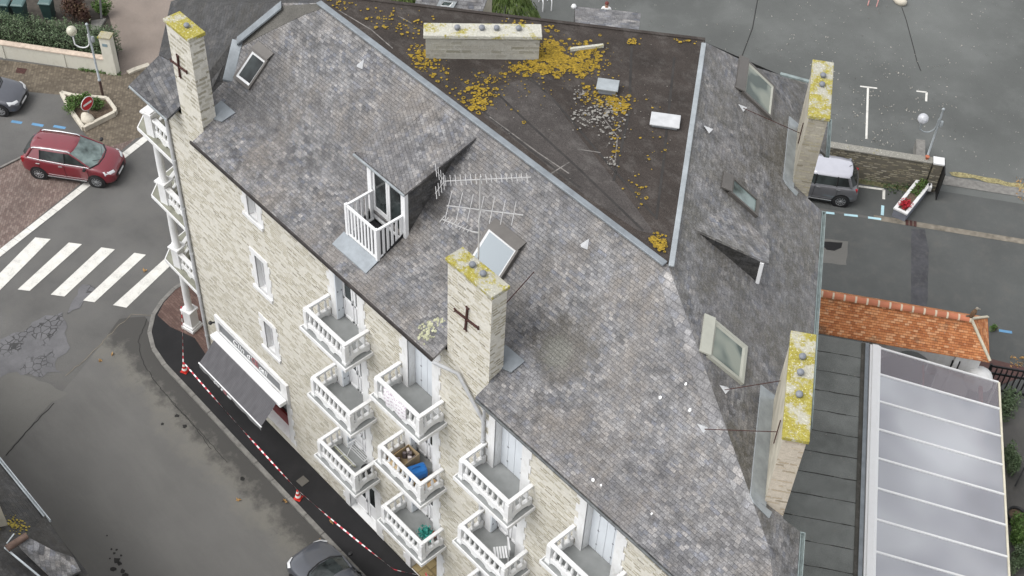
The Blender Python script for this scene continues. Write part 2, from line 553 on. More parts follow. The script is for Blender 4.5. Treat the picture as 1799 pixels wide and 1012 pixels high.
M['upvc'] = make_white('white_plastic', (0.66, 0.66, 0.66), 0.08, (0.5, 0.5, 0.48), 0.35)
M['floor_grey'] = plain('grey_floor_paint', (0.225, 0.232, 0.227), 0.75, var=0.14, scale=2.5, coords='pos')
M['zinc'] = make_metal('zinc_sheet', (0.255, 0.28, 0.30), 0.5, 0.3)
M['zinc_pale'] = make_metal('pale_zinc', (0.38, 0.41, 0.425), 0.5, 0.25)
M['brown_black'] = plain('blackish_brown', (0.035, 0.03, 0.028), 0.6, var=0.4, scale=4)
M['felt_brown'] = make_felt('brown_roof_felt', (0.038, 0.031, 0.027))
M['felt_worn'] = make_felt('worn_grey_felt', (0.050, 0.044, 0.041), grey=.5)
M['felt_grey'] = make_felt('grey_green_roof_felt', (0.155, 0.162, 0.153), grey=0.1)
M['felt_seam'] = plain('felt_seam', (0.03, 0.027, 0.025), 0.9, var=0.3)
M['felt_seam_pale'] = plain('worn_felt_seam', (0.14, 0.13, 0.12), 0.9, var=0.5, scale=6)
M['lichen'] = plain('orange_yellow_lichen', (0.25, 0.165, 0.015), 0.95, var=0.6, scale=18, coords='pos', bump=0.01)
M['lichen_pale'] = plain('pale_lichen', (0.21, 0.20, 0.18), 0.95, var=0.3, scale=9, coords='pos')
M['cap'] = make_cap('lichened_cap', 0.38, (0.42, 0.405, 0.34))
M['cap_heavy'] = make_cap('heavily_lichened_cap', 0.68, (0.44, 0.42, 0.34))
M['cap_light'] = make_cap('pale_lichened_cap', 0.0, (0.50, 0.485, 0.42))
M['pipe'] = plain('pale_grey_pipe_paint', (0.44, 0.445, 0.45), 0.5, var=0.12, scale=4, coords='pos')
M['pot'] = plain('grey_flue_cowl', (0.17, 0.18, 0.20), 0.5, var=0.15)
M['stucco'] = plain('cement_render', (0.40, 0.37, 0.30), 0.95, var=0.2, scale=2, coords='pos', bump=0.01)
M['rust'] = plain('rusty_iron', (0.055, 0.022, 0.018), 0.8, var=0.4, scale=12)
M['asphalt'] = make_asphalt('road_asphalt', (0.105, 0.102, 0.097))
M['asphalt_grey'] = make_asphalt('pale_worn_asphalt', (0.132, 0.128, 0.118), 0.12, 0.35)
M['asphalt_lot'] = make_asphalt('car_park_asphalt', (0.097, 0.101, 0.096), 0.40, 0.35, 0.07, tint=(0.135, 0.139, 0.134))
M['asphalt_street'] = make_asphalt('street_asphalt', (0.076, 0.079, 0.076), 0.18, 0.3)
M['asphalt_black'] = make_asphalt('fresh_black_asphalt', (0.0125, 0.0122, 0.013), 0.35, 0.25, tint=(0.022, 0.021, 0.021))
def make_wet():
    t = NT('damp_patched_asphalt', 0.4, 0, 0.4)
    P = t.pos()
    c = t.ramp(t.noise(P, 1.2, 5, .65), [(.3, (0.085, 0.083, 0.086)), (.7, (0.135, 0.132, 0.136))])
    c = t.mix(0.3, c, t.ramp(t.noise(P, 90, 2), [(.3, .2), (.7, .85)]), 'OVERLAY')
    wp = t.n('ShaderNodeVectorMath', {0: P, 1: t.n('ShaderNodeVectorMath', {0: t.noise(P, 5, 2, out=1), 1: (.10, .10, 0)}, operation='MULTIPLY')}, operation='ADD')
    vd = t.n('ShaderNodeTexVoronoi', {'Vector': wp, 'Scale': 4.2}, feature='DISTANCE_TO_EDGE')
    area = t.ramp(t.noise(P, .9, 2), [(.46, 0), (.54, 1)])
    crk = t.m('MULTIPLY', t.ramp(vd, [(.035, 1), (.07, 0)]), area)
    c = t.mix(t.m('MULTIPLY', crk, .9), c, (0.025, 0.024, 0.023))
    t.col(c)
    t.bump(crk, .01)
    return t.done()
M['asphalt_wet'] = make_wet()
def make_rolled():
    t = NT('rolled_asphalt', 0.78, 0, 0.35)
    P = t.pos()
    s = t.sep(P)
    c = t.ramp(t.noise(P, .22, 6, .6), [(.3, (0.094, 0.091, 0.086)), (.7, (0.124, 0.120, 0.114))])
    c = t.mix(t.ramp(t.noise(t.pos((.25, 1.0, 1)), .9, 5, .7), [(.45, 0), (.75, .35)]), c, (0.16, 0.155, 0.144))
    # dirty, gritty band along the kerb
    n1 = t.noise(P, .8, 5, .7)
    edge = t.m('ADD', s[1], t.m('MULTIPLY', t.m('SUBTRACT', n1, .5), 2.6))
    c = t.mix(t.ramp(edge, [(-3.6 / 10 + .5, 0), (-2.7 / 10 + .5, .55)]) if False else t.n('ShaderNodeMapRange', {0: edge, 1: -3.3, 2: -2.5, 3: 0.0, 4: .5}), c, (0.16, 0.150, 0.125))
    n2 = t.noise(P, 1.5, 5, .7)
    e2 = t.m('ADD', s[1], t.m('MULTIPLY', t.m('SUBTRACT', n2, .5), 2.2))
    c = t.mix(t.n('ShaderNodeMapRange', {0: e2, 1: -2.6, 2: -1.95, 3: 0.0, 4: .72}), c, (0.026, 0.025, 0.025))
    c = t.mix(0.22, c, t.ramp(t.noise(P, 110, 2), [(.3, .12), (.5, .5), (.72, 1)]), 'OVERLAY')
    c = t.mix(t.m('MULTIPLY', t.ramp(t.noise(P, 35, 3, .7), [(.68, 0), (.78, 1)]), .25), c, (.25, .24, .22))
    t.col(c)
    t.bump(t.noise(P, 110, 2), .005)
    return t.done()
M['rolled'] = make_rolled()
M['asphalt_stripe'] = make_asphalt('trench_patch_asphalt', (0.055, 0.055, 0.060), 0.3, 0.4, 1.2)
M['gravelly'] = make_asphalt('gravelly_drive', (0.20, 0.165, 0.14), 0.22, 0.5, 0.5, 60, (0.15, 0.12, 0.10))
M['crack'] = plain('dark_crack', (0.018, 0.017, 0.016), 0.9, var=0.3)
M['dirt'] = plain('dry_dirt', (0.17, 0.15, 0.12), 0.95, var=0.35, scale=3, coords='pos')
M['paver_red'] = make_pavers('red_pavers', [(0.125, 0.088, 0.076), (0.16, 0.118, 0.102), (0.20, 0.155, 0.135)], (0.07, 0.06, 0.055), 0.2, 0.1, R(40))
M['paver_tan'] = make_pavers('tan_pavers', [(0.095, 0.078, 0.058), (0.125, 0.103, 0.076), (0.16, 0.134, 0.10)], (0.075, 0.062, 0.048), 0.13, 0.13, R(38))
M['kerb'] = plain('kerb_stone', (0.17, 0.163, 0.15), 0.9, var=0.25, scale=5, coords='pos')
M['kerb_pale'] = plain('pale_kerb_stone', (0.50, 0.46, 0.38), 0.9, var=0.15, scale=4, coords='pos')
M['road_white'] = make_road_paint('white_road_paint')
M['road_blue'] = make_road_paint('blue_road_paint', (0.12, 0.27, 0.44), 0.9)
M['road_pale_blue'] = make_road_paint('pale_blue_road_paint', (0.42, 0.62, 0.68), 0.6)
M['rubber'] = plain('tyre_rubber', (0.018, 0.018, 0.019), 0.8, var=0.2)
M['black'] = plain('black_plastic', (0.015, 0.015, 0.016), 0.45, var=0.2)
M['rim'] = make_metal('alloy_rim', (0.45, 0.46, 0.47), 0.35, 0.6, 0.2)
M['chrome'] = make_metal('bright_trim', (0.62, 0.63, 0.64), 0.25, 0.7, 0.1)
M['glass_dark'] = make_glass('dark_glass')
M['glass_car'] = make_glass('car_glass', (0.035, 0.04, 0.04))
M['glass_pale'] = make_glass('windscreen_glass', (0.10, 0.125, 0.12))
M['lamp_lens'] = plain('headlight_lens', (0.70, 0.71, 0.72), 0.12, var=0.1)
M['lamp_red'] = plain('tail_light_lens', (0.28, 0.015, 0.02), 0.15, var=0.1)
M['wood'] = plain('pale_wood', (0.42, 0.27, 0.13), 0.8, var=0.25, scale=8)
M['tan_tiles'] = make_pavers('tan_stone_tiles', [(0.20, 0.15, 0.07), (0.25, 0.19, 0.09), (0.30, 0.235, 0.12)], (0.12, 0.09, 0.05), 0.4, 0.4)
M['bark'] = plain('bark', (0.09, 0.07, 0.05), 0.95, var=0.4, scale=14)
M['soil'] = plain('brown_soil', (0.10, 0.072, 0.05), 0.95, var=0.4, scale=10)

def make_leaf(name, a, b, c_):
    t = NT(name, 0.6, 0, 0.3)
    r = t.n('ShaderNodeObjectInfo', out=5)
    v = t.white(t.n('ShaderNodeVectorMath', {0: t.n('ShaderNodeNewGeometry', out=0), 1: (9.0, 9.0, 9.0)}, operation='MULTIPLY'))
    n = t.noise(t.pos(), 3.0, 3)
    f = t.m('ADD', t.m('MULTIPLY', n, 0.7), t.m('MULTIPLY', t.noise(t.pos(), 30, 1), 0.3))
    t.col(t.ramp(f, [(0.32, a), (0.5, b), (0.68, c_)]))
    return t.done()
M['leaf'] = make_leaf('hedge_leaves', (0.038, 0.066, 0.030), (0.085, 0.125, 0.062), (0.19, 0.235, 0.145))
M['leaf_bright'] = make_leaf('bright_leaves', (0.035, 0.07, 0.015), (0.07, 0.13, 0.03), (0.14, 0.20, 0.06))
M['leaf_red'] = make_leaf('red_brown_leaves', (0.030, 0.014, 0.012), (0.075, 0.038, 0.028), (0.15, 0.11, 0.05))
M['leaf_dark'] = make_leaf('dark_leaves', (0.02, 0.04, 0.015), (0.045, 0.08, 0.03), (0.09, 0.13, 0.05))
# ------------------------------------------------------------------ ground
def flat(name, pts, mat, z, px=True, jag=0.0, seed=1, step=0.25, parent=None):
    P = [gz(p[0], p[1], z) if px else Vector((p[0], p[1], z)) for p in pts]
    if jag:
        rnd = random.Random(seed)
        Q = []
        for i, p in enumerate(P):
            q = P[(i + 1) % len(P)]
            k = max(1, int((q - p).length / step))
            nrm = Vector((-(q - p).y, (q - p).x, 0)).normalized()
            for j in range(k):
                Q.append(p + (q - p) * (j / k) + nrm * rnd.uniform(-jag, jag) * (0.4 if j == 0 else 1))
        P = Q
    a = sum((P[i].x * P[(i + 1) % len(P)].y - P[(i + 1) % len(P)].x * P[i].y) for i in range(len(P)))
    if a < 0:
        P.reverse()
    b = MB_()
    b.poly(P)
    return b.build(name, mat, parent)
def wflat(name, c0, c1, d0, d1, mat, z):
    return flat(name, [wcd(c0, d0), wcd(c0, d1), wcd(c1, d1), wcd(c1, d0)], mat, z, px=False)
def strip(b, pts, w, z=None):
    for p, q in zip(pts[:-1], pts[1:]):
        p, q = Vector(p), Vector(q)
        s = Vector((-(q - p).y, (q - p).x, 0)).normalized() * (w / 2)
        b.poly([p - s, q - s, q + s, p + s])

struct(flat('ground', [(-300, -300), (300, -300), (300, 400), (-300, 400)], M['asphalt'], 0.0, px=False))
struct(wflat('street', 5.0, 14.35, -2.0, 90, M['asphalt_street'], 0.004))
struct(wflat('parking_bay', 14.5, 16.7, -2.0, 26.2, M['asphalt_street'], 0.006))
struct(wflat('pavement_right', 14.62, 17.4, 26.2, 90, M['asphalt_street'], 0.007))
struct(wflat('car_park', 16.9, 160, -3.0, 120, M['asphalt_lot'], 0.009))
struct(wflat('street_gutter', 14.30, 14.62, 25.2, 60, M['dirt'], 0.012))
struct(wflat('gate_threshold', 17.35, 17.95, 27.6, 60, M['kerb'], 0.03))
struct(flat('threshold_moss', [(1668, 302), (1702, 305), (1720, 309), (1799, 324), (1799, 333), (1720, 316), (1672, 308)], plain('dry_moss', (0.23, 0.20, 0.10), 0.95, var=0.5, scale=14, coords='pos'), 0.035, jag=0.06))
struct(flat('wall_foot_dirt', [(1457, 300), (1612, 328), (1604, 340), (1560, 330), (1500, 322), (1457, 312)], plain('mossy_dirt', (0.10, 0.095, 0.05), 0.95, var=0.5, scale=6, coords='pos'), 0.011, jag=0.05))
# car park bay lines, cable groove
def lines(name, segs, w, mat, z):
    b = MB_()
    for pts in segs:
        strip(b, [gz(x, y, z) for x, y in pts], w)
    return struct(b.build(name, mat))
lines('bay_lines', [[(1525, 153), (1522, 244)], [(1511, 151.5), (1541, 155)], [(1610, 160), (1628, 162), (1627, 178)]], 0.10, M['road_white'], 0.014)
lines('car_park_joint', [[(1584, 12), (1592, 35), (1604, 80), (1611, 108), (1618, 125)]], 0.04, M['crack'], 0.014)
lines('car_park_joint', [[(1331, 0), (1322, 50), (1302, 103)]], 0.05, M['crack'], 0.013)
lines('parking_lines', [[(1508, 327), (1553, 333), (1552.5, 350)]], 0.12, M['road_white'], 0.014)
lines('parking_dashes', [[(1443, 372.5), (1466, 375)], [(1483, 377), (1507, 379.5)], [(1525, 382), (1548, 385)], [(1551, 361), (1550, 378)]], 0.13, M['road_pale_blue'], 0.014)
lines('parking_dashes', [[(1755, 580.5), (1778, 584)]], 0.14, M['road_blue'], 0.014)
struct(flat('asphalt_patch', [(1441, 419), (1490, 424), (1487, 466), (1437, 460)], M['asphalt_grey'], 0.010, jag=0.03))
struct(flat('oil_stain', [(1447, 424), (1480, 426), (1478, 435), (1466, 441), (1452, 439), (1446, 432)], M['asphalt_black'], 0.014, jag=0.05, seed=3))
struct(flat('trench_patch', [(1601, 402), (1625, 403), (1632, 441), (1629, 540), (1600, 540)], M['asphalt_stripe'], 0.010, jag=0.02))
struct(flat('kerbside_wedge', [(1745, 578), (1752, 585), (1799, 643), (1799, 700), (1735, 640)], M['asphalt_street'], 0.03))
struct(flat('gate_apron', [(1700, 630), (1740, 630), (1799, 645), (1799, 662), (1760, 675), (1690, 660)], plain('red_brown_apron', (0.085, 0.045, 0.04), 0.85, var=0.2, scale=5, coords='pos'), 0.034))

# left: pavements
KL = [(-80, 515), (0, 448), (255, 240), (300, 204), (330, 175)]
struct(flat('pavement_lower', [(-80, 500), (0, 437), (250, 234), (170, 240), (60, 262), (25, 280), (0, 291), (-120, 330)], M['paver_red'], 0.008))
struct(flat('pavement_upper', [(-120, 84), (0, 105), (212, 131), (280, 95), (330, 60), (420, 60), (420, 150), (262, 236), (180, 262), (150, 236), (126, 206), (110, 168), (47, 163), (-120, 136)], M['paver_tan'], 0.010))
struct(flat('lay_by', [(-120, 130), (47, 161), (110, 167), (126, 205), (148, 237), (140, 244), (60, 262), (22, 281), (0, 292), (-120, 335)], M['asphalt'], 0.012))
struct(flat('driveway', [(150, -30), (335, -30), (310, 60), (275, 112), (213, 132), (205, 80)], M['gravelly'], 0.014))
b = MB_()
K0, K1 = gz(-90, 515, 0.018), gz(262, 238, 0.018)
kd = (K1 - K0)
n = 16
for i in range(n):
    p, q = K0 + kd * (i / n), K0 + kd * ((i + 0.985) / n)
    s = Vector((-kd.y, kd.x, 0)).normalized() * 0.17
    b.poly([p - s, q - s, q + s, p + s])
struct(b.build('white_kerb_line', M['road_white']))
b = MB_()
cr = [gz(x, y, 0.10) for x, y in [(-120, 338), (0, 293), (24, 281), (60, 263), (110, 252)]]
for p, q in zip(cr[:-1], cr[1:]):
    b.bar(p - Vector((0, 0, .05)), q - Vector((0, 0, .05)), 0.10, 0.06)
struct(b.build('kerb_edge', M['kerb']))
# crossing
b = MB_()
for q in ([(-60, 540), (-33, 543), (89, 420), (62, 417)], [(31, 508.5), (52, 511), (144, 429), (121, 426)], [(89, 517.5), (113, 521), (202, 438), (178, 434.5)], [(146, 528), (166, 531), (256.5, 447.5), (236, 444)], [(198.5, 536), (222, 540.5), (300, 466), (300, 445)]):
    P = [gz(x, y, 0.016) for x, y in q]
    b.poly(P)
struct(b.build('crosswalk', M['road_white']))
lines('blue_dashes', [[(20, 213), (38.5, 216)], [(56, 217.5), (76, 221)], [(94, 221.5), (115, 225)]], 0.16, M['road_blue'], 0.017)
# road patches in the foreground
struct(flat('worn_road', [(-60, 480), (20, 560), (130, 590), (250, 560), (262, 610), (330, 720), (560, 950), (640, 1060), (150, 1060), (60, 880), (-60, 760)], M['asphalt'], 0.004))
struct(flat('road_resurfacing', [(-80, 900), (4, 806), (92, 708), (150, 640), (210, 560), (255, 556), (268, 575), (272, 600), (300, 645), (345, 695), (410, 765), (490, 850), (630, 991), (740, 1100), (200, 1100), (60, 950)], M['rolled'], 0.008, jag=0.02))
struct(flat('pale_road', [(-80, 600), (0, 640), (120, 690), (92, 706), (4, 806), (-80, 890)], M['asphalt_grey'], 0.010, jag=0.05))
struct(flat('damp_patch', [(-40, 610), (0, 598), (40, 582), (80, 555), (110, 548), (118, 575), (122, 610), (95, 640), (110, 655), (60, 662), (30, 652), (0, 662), (-40, 660)], M['asphalt_wet'], 0.014, jag=0.13, seed=5))
struct(flat('damp_patch', [(145, 499), (168, 506), (140, 540), (118, 552), (124, 535)], M['asphalt_wet'], 0.014, jag=0.08, seed=8))
rnd = random.Random(11)
b = MB_()
def crack(pts, w, wob, z=0.018):
    P = [gz(x, y, z) for x, y in pts]
    Q = [P[0]]
    for p, q in zip(P[:-1], P[1:]):
        k = max(2, int((q - p).length / 0.15))
        for j in range(1, k + 1):
            Q.append(p + (q - p) * (j / k) + Vector((rnd.uniform(-wob, wob), rnd.uniform(-wob, wob), 0)))
    strip(b, Q, w)
crack([(258, 560), (243, 600), (252, 640), (280, 680), (330, 735), (372, 790)], 0.02, 0.03)
crack([(300, 705), (345, 752), (400, 812)], 0.018, 0.03)
crack([(95, 708), (45, 760), (10, 800)], 0.035, 0.02)
struct(b.build('road_cracks', M['crack']))
b = MB_()
crack([(115, 660), (160, 622), (205, 575), (232, 552)], 0.03, 0.04)
crack([(232, 552), (270, 554)], 0.03, 0.03)
crack([(660, 1000), (690, 1012)], 0.03, 0.03)
struct(b.build('sealed_joints', M['dirt']))
b = MB_()
for x, y, r in [(311, 730, .10), (325, 749, .10), (285, 745, .07), (426, 841, .10), (199, 1000, .12), (205, 985, .14), (201, 972, .06), (210, 990, .1), (196, 965, .05), (216, 1003, .1), (220, 1010, .12), (193, 981, .04), (188, 941, .04), (205, 966, .05), (213, 976, .05)]:
    c = gz(x, y, 0.020)
    b.poly([c + Vector((math.cos(a) * r * rnd.uniform(.5, 1.1), math.sin(a) * r * rnd.uniform(.5, 1.1), 0)) for a in [i * math.pi / 6 for i in range(12)]])
struct(b.build('oil_spots', M['crack']))

# pavement along the facade
kp = [(-3.2, 9), (-4.35, 3.0), (-4.25, 1.11), (-3.98, 0.35), (-3.6, -0.28), (-2.9, -0.92), (-2.1, -1.25), (-1.1, -1.38), (6, -1.43), (34, -1.50)]
struct(flat('footpath', kp + [(34, 0.3), (-0.2, 0.3), (-0.2, 9)], M['asphalt_black'], 0.10, px=False))
struct(flat('footpath_tiles', [(-3.2, 8.8), (-4.25, 3.0), (-4.15, 1.11), (-3.85, 0.35), (-3.45, -0.2), (-2.6, -0.15), (-1.5, .25), (-0.5, 0.1), (-0.3, 8.8)], make_pavers('red_footpath', [(0.085, 0.05, 0.042), (0.11, 0.068, 0.056), (0.13, 0.085, 0.07)], (0.06, 0.04, 0.035), 0.2, 0.1), 0.106, px=False))
b = MB_()
for p, q in zip(kp[:-1], kp[1:]):
    p, q = Vector((*p, 0)), Vector((*q, 0))
    L = (q - p).length
    k = max(1, round(L / 1.0))
    for j in range(k):
        a_, c_ = p + (q - p) * (j / k), p + (q - p) * ((j + 0.985) / k)
        s = Vector(((q - p).y, -(q - p).x, 0)).normalized() * 0.085
        b.prism([tuple((a_ - s)[:2]), tuple((a_ + s)[:2]), tuple((c_ + s)[:2]), tuple((c_ - s)[:2])][::-1], -0.05, 0.118 + 0.004 * ((j * 7) % 3))
struct(b.build('kerb', M['kerb'], bevel=0.012))
# ------------------------------------------------------------------ the stone building
BLD = thing('stone_building', 'large stone block with slate roofs and stacked white balconies on the street corner', 'building', (0, 0, 0))
def wall_holes(b, x0, x1, z0, z1, holes, y=0.0):
    xs = sorted({x0, x1, *[h[0] for h in holes], *[h[1] for h in holes]})
    zs = sorted({z0, z1, *[h[2] for h in holes], *[h[3] for h in holes]})
    for i in range(len(xs) - 1):
        for j in range(len(zs) - 1):
            cx, cz = (xs[i] + xs[i + 1]) / 2, (zs[j] + zs[j + 1]) / 2
            if any(h[0] < cx < h[1] and h[2] < cz < h[3] for h in holes):
                continue
            b.poly([(xs[i], y, zs[j]), (xs[i + 1], y, zs[j]), (xs[i + 1], y, zs[j + 1]), (xs[i], y, zs[j + 1])])
WT = 13.38
bal = {'c1': (8.36, [10.31, 7.07, 3.79]), 'c2': (11.72, [10.21, 6.94, 3.71]), 'c3': (15.42, [10.12, 6.86, 3.65]), 'c4': (18.93, [10.05, 6.8, 3.6])}
openings = []
for k, (x0, zs) in bal.items():
    for i, z in enumerate(zs):
        openings.append((x0 + 0.52, x0 + 1.60, z, min(z + (2.75 if i == 0 else 2.3), 12.95)))
doors0 = [(8.75, 10.25, 0.12, 2.75), (12.1, 13.5, 0.12, 2.75), (15.9, 17.2, 0.12, 2.6)]
wins = [(4.48, 4.98, 11.45, 12.9), (4.48, 4.98, 8.12, 9.68), (4.48, 4.98, 5.05, 6.5)]
shop = (1.35, 5.25, 0.45, 2.90)
holes = openings + doors0 + wins + [shop]
b = MB_()
wall_holes(b, 0, 26.0, 0, WT, holes)
b.build('wall', M['stone'], BLD)
# side walls behind: right hand wall, back wall, left end walls
FR, FL = wcd(0, 20.43), None
xr = (20.43) / DX
def wallquad(p, q, z0, z1, mat, name='wall'):
    bb = MB_()
    bb.poly([(p[0], p[1], z0), (q[0], q[1], z0), (q[0], q[1], z1), (p[0], p[1], z1)])
    return bb.build(name, mat, BLD)
BCK = 5.3
pR0 = Vector((xr, 0, 0))
pR1 = wcd(BCK, 20.43)
pL1 = wcd(BCK, 0.0)
wallquad(pR0, pR1, 0, WT + .05, M['stone_dark'])
wallquad(pR1, pL1, 0, WT, M['stone_dark'])
wallquad(pL1, Vector((-0.6, 1.7, 0)), 0, WT, M['stone'])
wallquad(Vector((-0.6, 1.7, 0)), Vector((0, 0, 0)), 0, WT, M['stone'])
wallquad(Vector((26, 0, 0)), pR0 + Vector((0.0, 0.0, 0)), 0, WT, M['stone'])

# ---- roofs
def hipx(y, d):
    return (d - DY * y) / DX
H_e = Vector((hipx(YE, DE), YE, ZE))
def hip_at(z):                                    # hip point at height z
    d = DT + (ZT - z) / (ZT - ZRE) * (DE - DT)
    y = YB + (z - ZB) / (ZT - ZB) * (YT - YB) if z > ZB else YE + (z - ZE) / (ZB - ZE) * (YB - YE)
    return Vector((hipx(y, d), y, z))
Htop, Hmid = hip_at(ZT), hip_at(ZB)
_h = [rA(394, 142), rA(411, 70), rA(488, 5)]
print('HIP', _h)
HL = [Vector((1.62, 0.62, zmain(0.62))), Vector((_h[0].x - .02, 1.4, ZB)), _h[1], _h[2], Vector((3.45, YT, ZT))]
b = MB_()
T = 0.10
for xa, xb in ((2.52, 13.92), (15.64, 24.9)):      # eaves in front of the wall, broken by the two stacks
    b.slab([(xa, YE, ZE), (xb, YE, ZE), (xb, 0.02, zmain(0.02)), (xa, 0.02, zmain(0.02))], T)
xh = hip_at(zmain(0.02)).x
b.slab([(24.9, YE, ZE), H_e, (xh, 0.02, zmain(0.02)), (24.9, 0.02, zmain(0.02))], T)
TX0, TX1, TY0 = 9.06, 10.46, 0.45           # slot left open for the roof terrace
def lowpl(x, y):
    return (x, y, zmain(y))
b.slab([lowpl(1.5, .02), lowpl(TX0, .02), lowpl(TX0, YB), (HL[1].x, YB, ZB)], T)
b.slab([lowpl(TX0, .02), lowpl(TX1, .02), lowpl(TX1, TY0), lowpl(TX0, TY0)], T)
b.slab([lowpl(TX1, .02), lowpl(xh, .02), Hmid, lowpl(TX1, YB)], T)
b.slab([HL[1], Hmid, Htop, HL[4], HL[3], HL[2]], T)
roofA = b.build('slate_roof', M['slate'], BLD)
# right hand slope
def rp(c, d, h=0.0):
    return wcd(c, d, zright(d)) + NR * h
b = MB_()
hb = hip_at(ZB)
back_top = Vector((12.15, 11.55, ZT))
cB = 5.75
Kp = rR(1330, 119)
Hb = Vector((12.11, 16.06, 13.45))
Hc = wcd(5.6, 20.35, 13.45)
print('KP', Kp)
b.slab([Htop, hip_at(15.5), hb, wcd(hb.dot(Vector((-DY, DX, 0))), 20.43, zright(20.43)), rp(2.2, 20.43), Kp, back_top], T)
b.slab([Kp, rp(2.2, 20.43), rp(3.9, 20.9), Hc, Hb], T)
cq = H_e.dot(Vector((-DY, DX, 0)))
for c0, c1 in ((-8.72, -0.46), (2.12, 3.9)):
    b.slab([rp(c0, 20.43), rp(c0, DE), rp(c1, DE), rp(c1, 20.43)], T)
b.slab([rp(-11.97, 20.43), rp(-11.97, DE), Vector((*H_e.xy, ZRE)), hb, wcd(hb.dot(Vector((-DY, DX, 0))), 20.43, zright(20.43))], T)
b.build('slate_roof', M['slate_lichened'], BLD)
# back slope and left end slopes
b = MB_()
bl = wcd(cB, -0.5, 13.45)
b.slab([back_top, Hb, bl, Vector((3.3, 4.25, ZT))], T)
b.slab([HL[4], Vector((3.3, 4.25, ZT)), bl, Vector((-4.0, 3.0, 13.41)), Vector((-1.5, 0.95, 13.65)), Vector((1.1, 1.05, 14.25)), HL[0], HL[1], HL[2], HL[3]], T)
b.build('slate_roof', M['slate_dark'], BLD)
b = MB_()
b.slab([(-1.1, -.44, 13.38), (1.08, -.44, 13.38), (1.08, 0.02, 13.60), (1.12, 1.06, 14.22), (-1.5, 0.95, 13.62)], T)
b.slab([(-1.1, -.44, 13.37), (-1.5, 0.95, 13.60), (-1.62, 0.9, 13.36), (-1.2, -.5, 13.18)], .04)
b.build('slate_roof', make_slate('flared_eave_slate', w=0.24, h=0.14, brown=0.1, pale=0.1, dark=0.55), BLD)
# flat felt roof
b = MB_()
fl = [Vector((3.45, YT, ZT)), Htop, back_top, Vector((3.3, 4.30, ZT))]
b.slab([p + Vector((0, 0, .06)) for p in fl], 0.14)
flat_roof = b.build('flat_roof', M['felt_brown'], BLD)
zf = ZT + .064
b = MB_()
Pw = [gz(x, y, ZT + .0625) for x, y in [(880, 150), (925, 138), (962, 160), (1010, 230), (1110, 355), (1152, 412), (1120, 405), (1030, 345), (935, 270), (850, 205)]]
b.poly(Pw if (Pw[1] - Pw[0]).cross(Pw[5] - Pw[0]).z > 0 else Pw[::-1])
b.build('felt_fold', M['felt_worn'], flat_roof)
def fseg(pts, w, dz=0.0):
    strip(b, [gz(x, y, zf + dz) for x, y in pts], w)
for s in ([(880, 92), (968, 170), (1062, 280), (1150, 380)], [(830, 120), (900, 190), (1010, 290), (1130, 405)], [(760, 130), (820, 172), (930, 262), (1020, 330)], [(690, 28), (760, 62), (830, 92)], [(1110, 75), (1105, 200), (1078, 318)], [(1185, 100), (1165, 290), (1153, 385)]):
    b = MB_(); fseg(s, 0.07); b.build('felt_seam', M['felt_seam'], flat_roof)
b = MB_()
for s in ([(595, 18), (652, 52), (690, 85)], [(860, 205), (945, 268), (1000, 305)], [(968, 305), (1000, 285)], [(700, 28), (722, 40)], [(893, 35), (895, 26)], [(1015, 262), (1055, 268)], [(1062, 210), (1085, 240), (1080, 290)]):
    b = MB_(); fseg(s, 0.035, .003); b.build('worn_seam', M['felt_seam_pale'], flat_roof)
b = MB_(); b.bar(gz(1002, 87, zf + .05), gz(1060, 80, zf + .05), .09, .09); b.build('lichened_lath', M['cap_light'], flat_roof)
# lichen growing on the felt
rnd = random.Random(3)
b = MB_()
kz = [0]
def inflat(p):
    for i in range(4):
        u, v = fl[i], fl[(i + 1) % 4]
        if (v.x - u.x) * (p.y - u.y) - (v.y - u.y) * (p.x - u.x) < .12 * (v - u).length:
            return False
    return True
def rosette(c, r):
    kz[0] += 1
    z = c.z + 0.004 + kz[0] * 2.2e-5
    ring = rnd.random() < 0.45 and r > .045
    n = 9
    out = [Vector((c.x + math.cos(2 * math.pi * i / n) * r * rnd.uniform(.65, 1.15), c.y + math.sin(2 * math.pi * i / n) * r * rnd.uniform(.65, 1.15), z)) for i in range(n)]
    if ring:
        cc = Vector((c.x, c.y, z))
        inn = [cc + (p - cc) * rnd.uniform(.35, .6) for p in out]
        b.add(out + inn, [[i, (i + 1) % n, n + (i + 1) % n, n + i] for i in range(n)])
    else:
        b.poly(out)
def cluster(px, py, sx, sy, n, r0, r1):
    for i in range(int(n * 1.5)):
        q = gz(px + rnd.gauss(0, sx), py + rnd.gauss(0, sy), zf)
        if not inflat(q):
            continue
        rosette(q, rnd.uniform(r0 * .5, r1) * .62 * (1 if rnd.random() < .7 else 1.6))
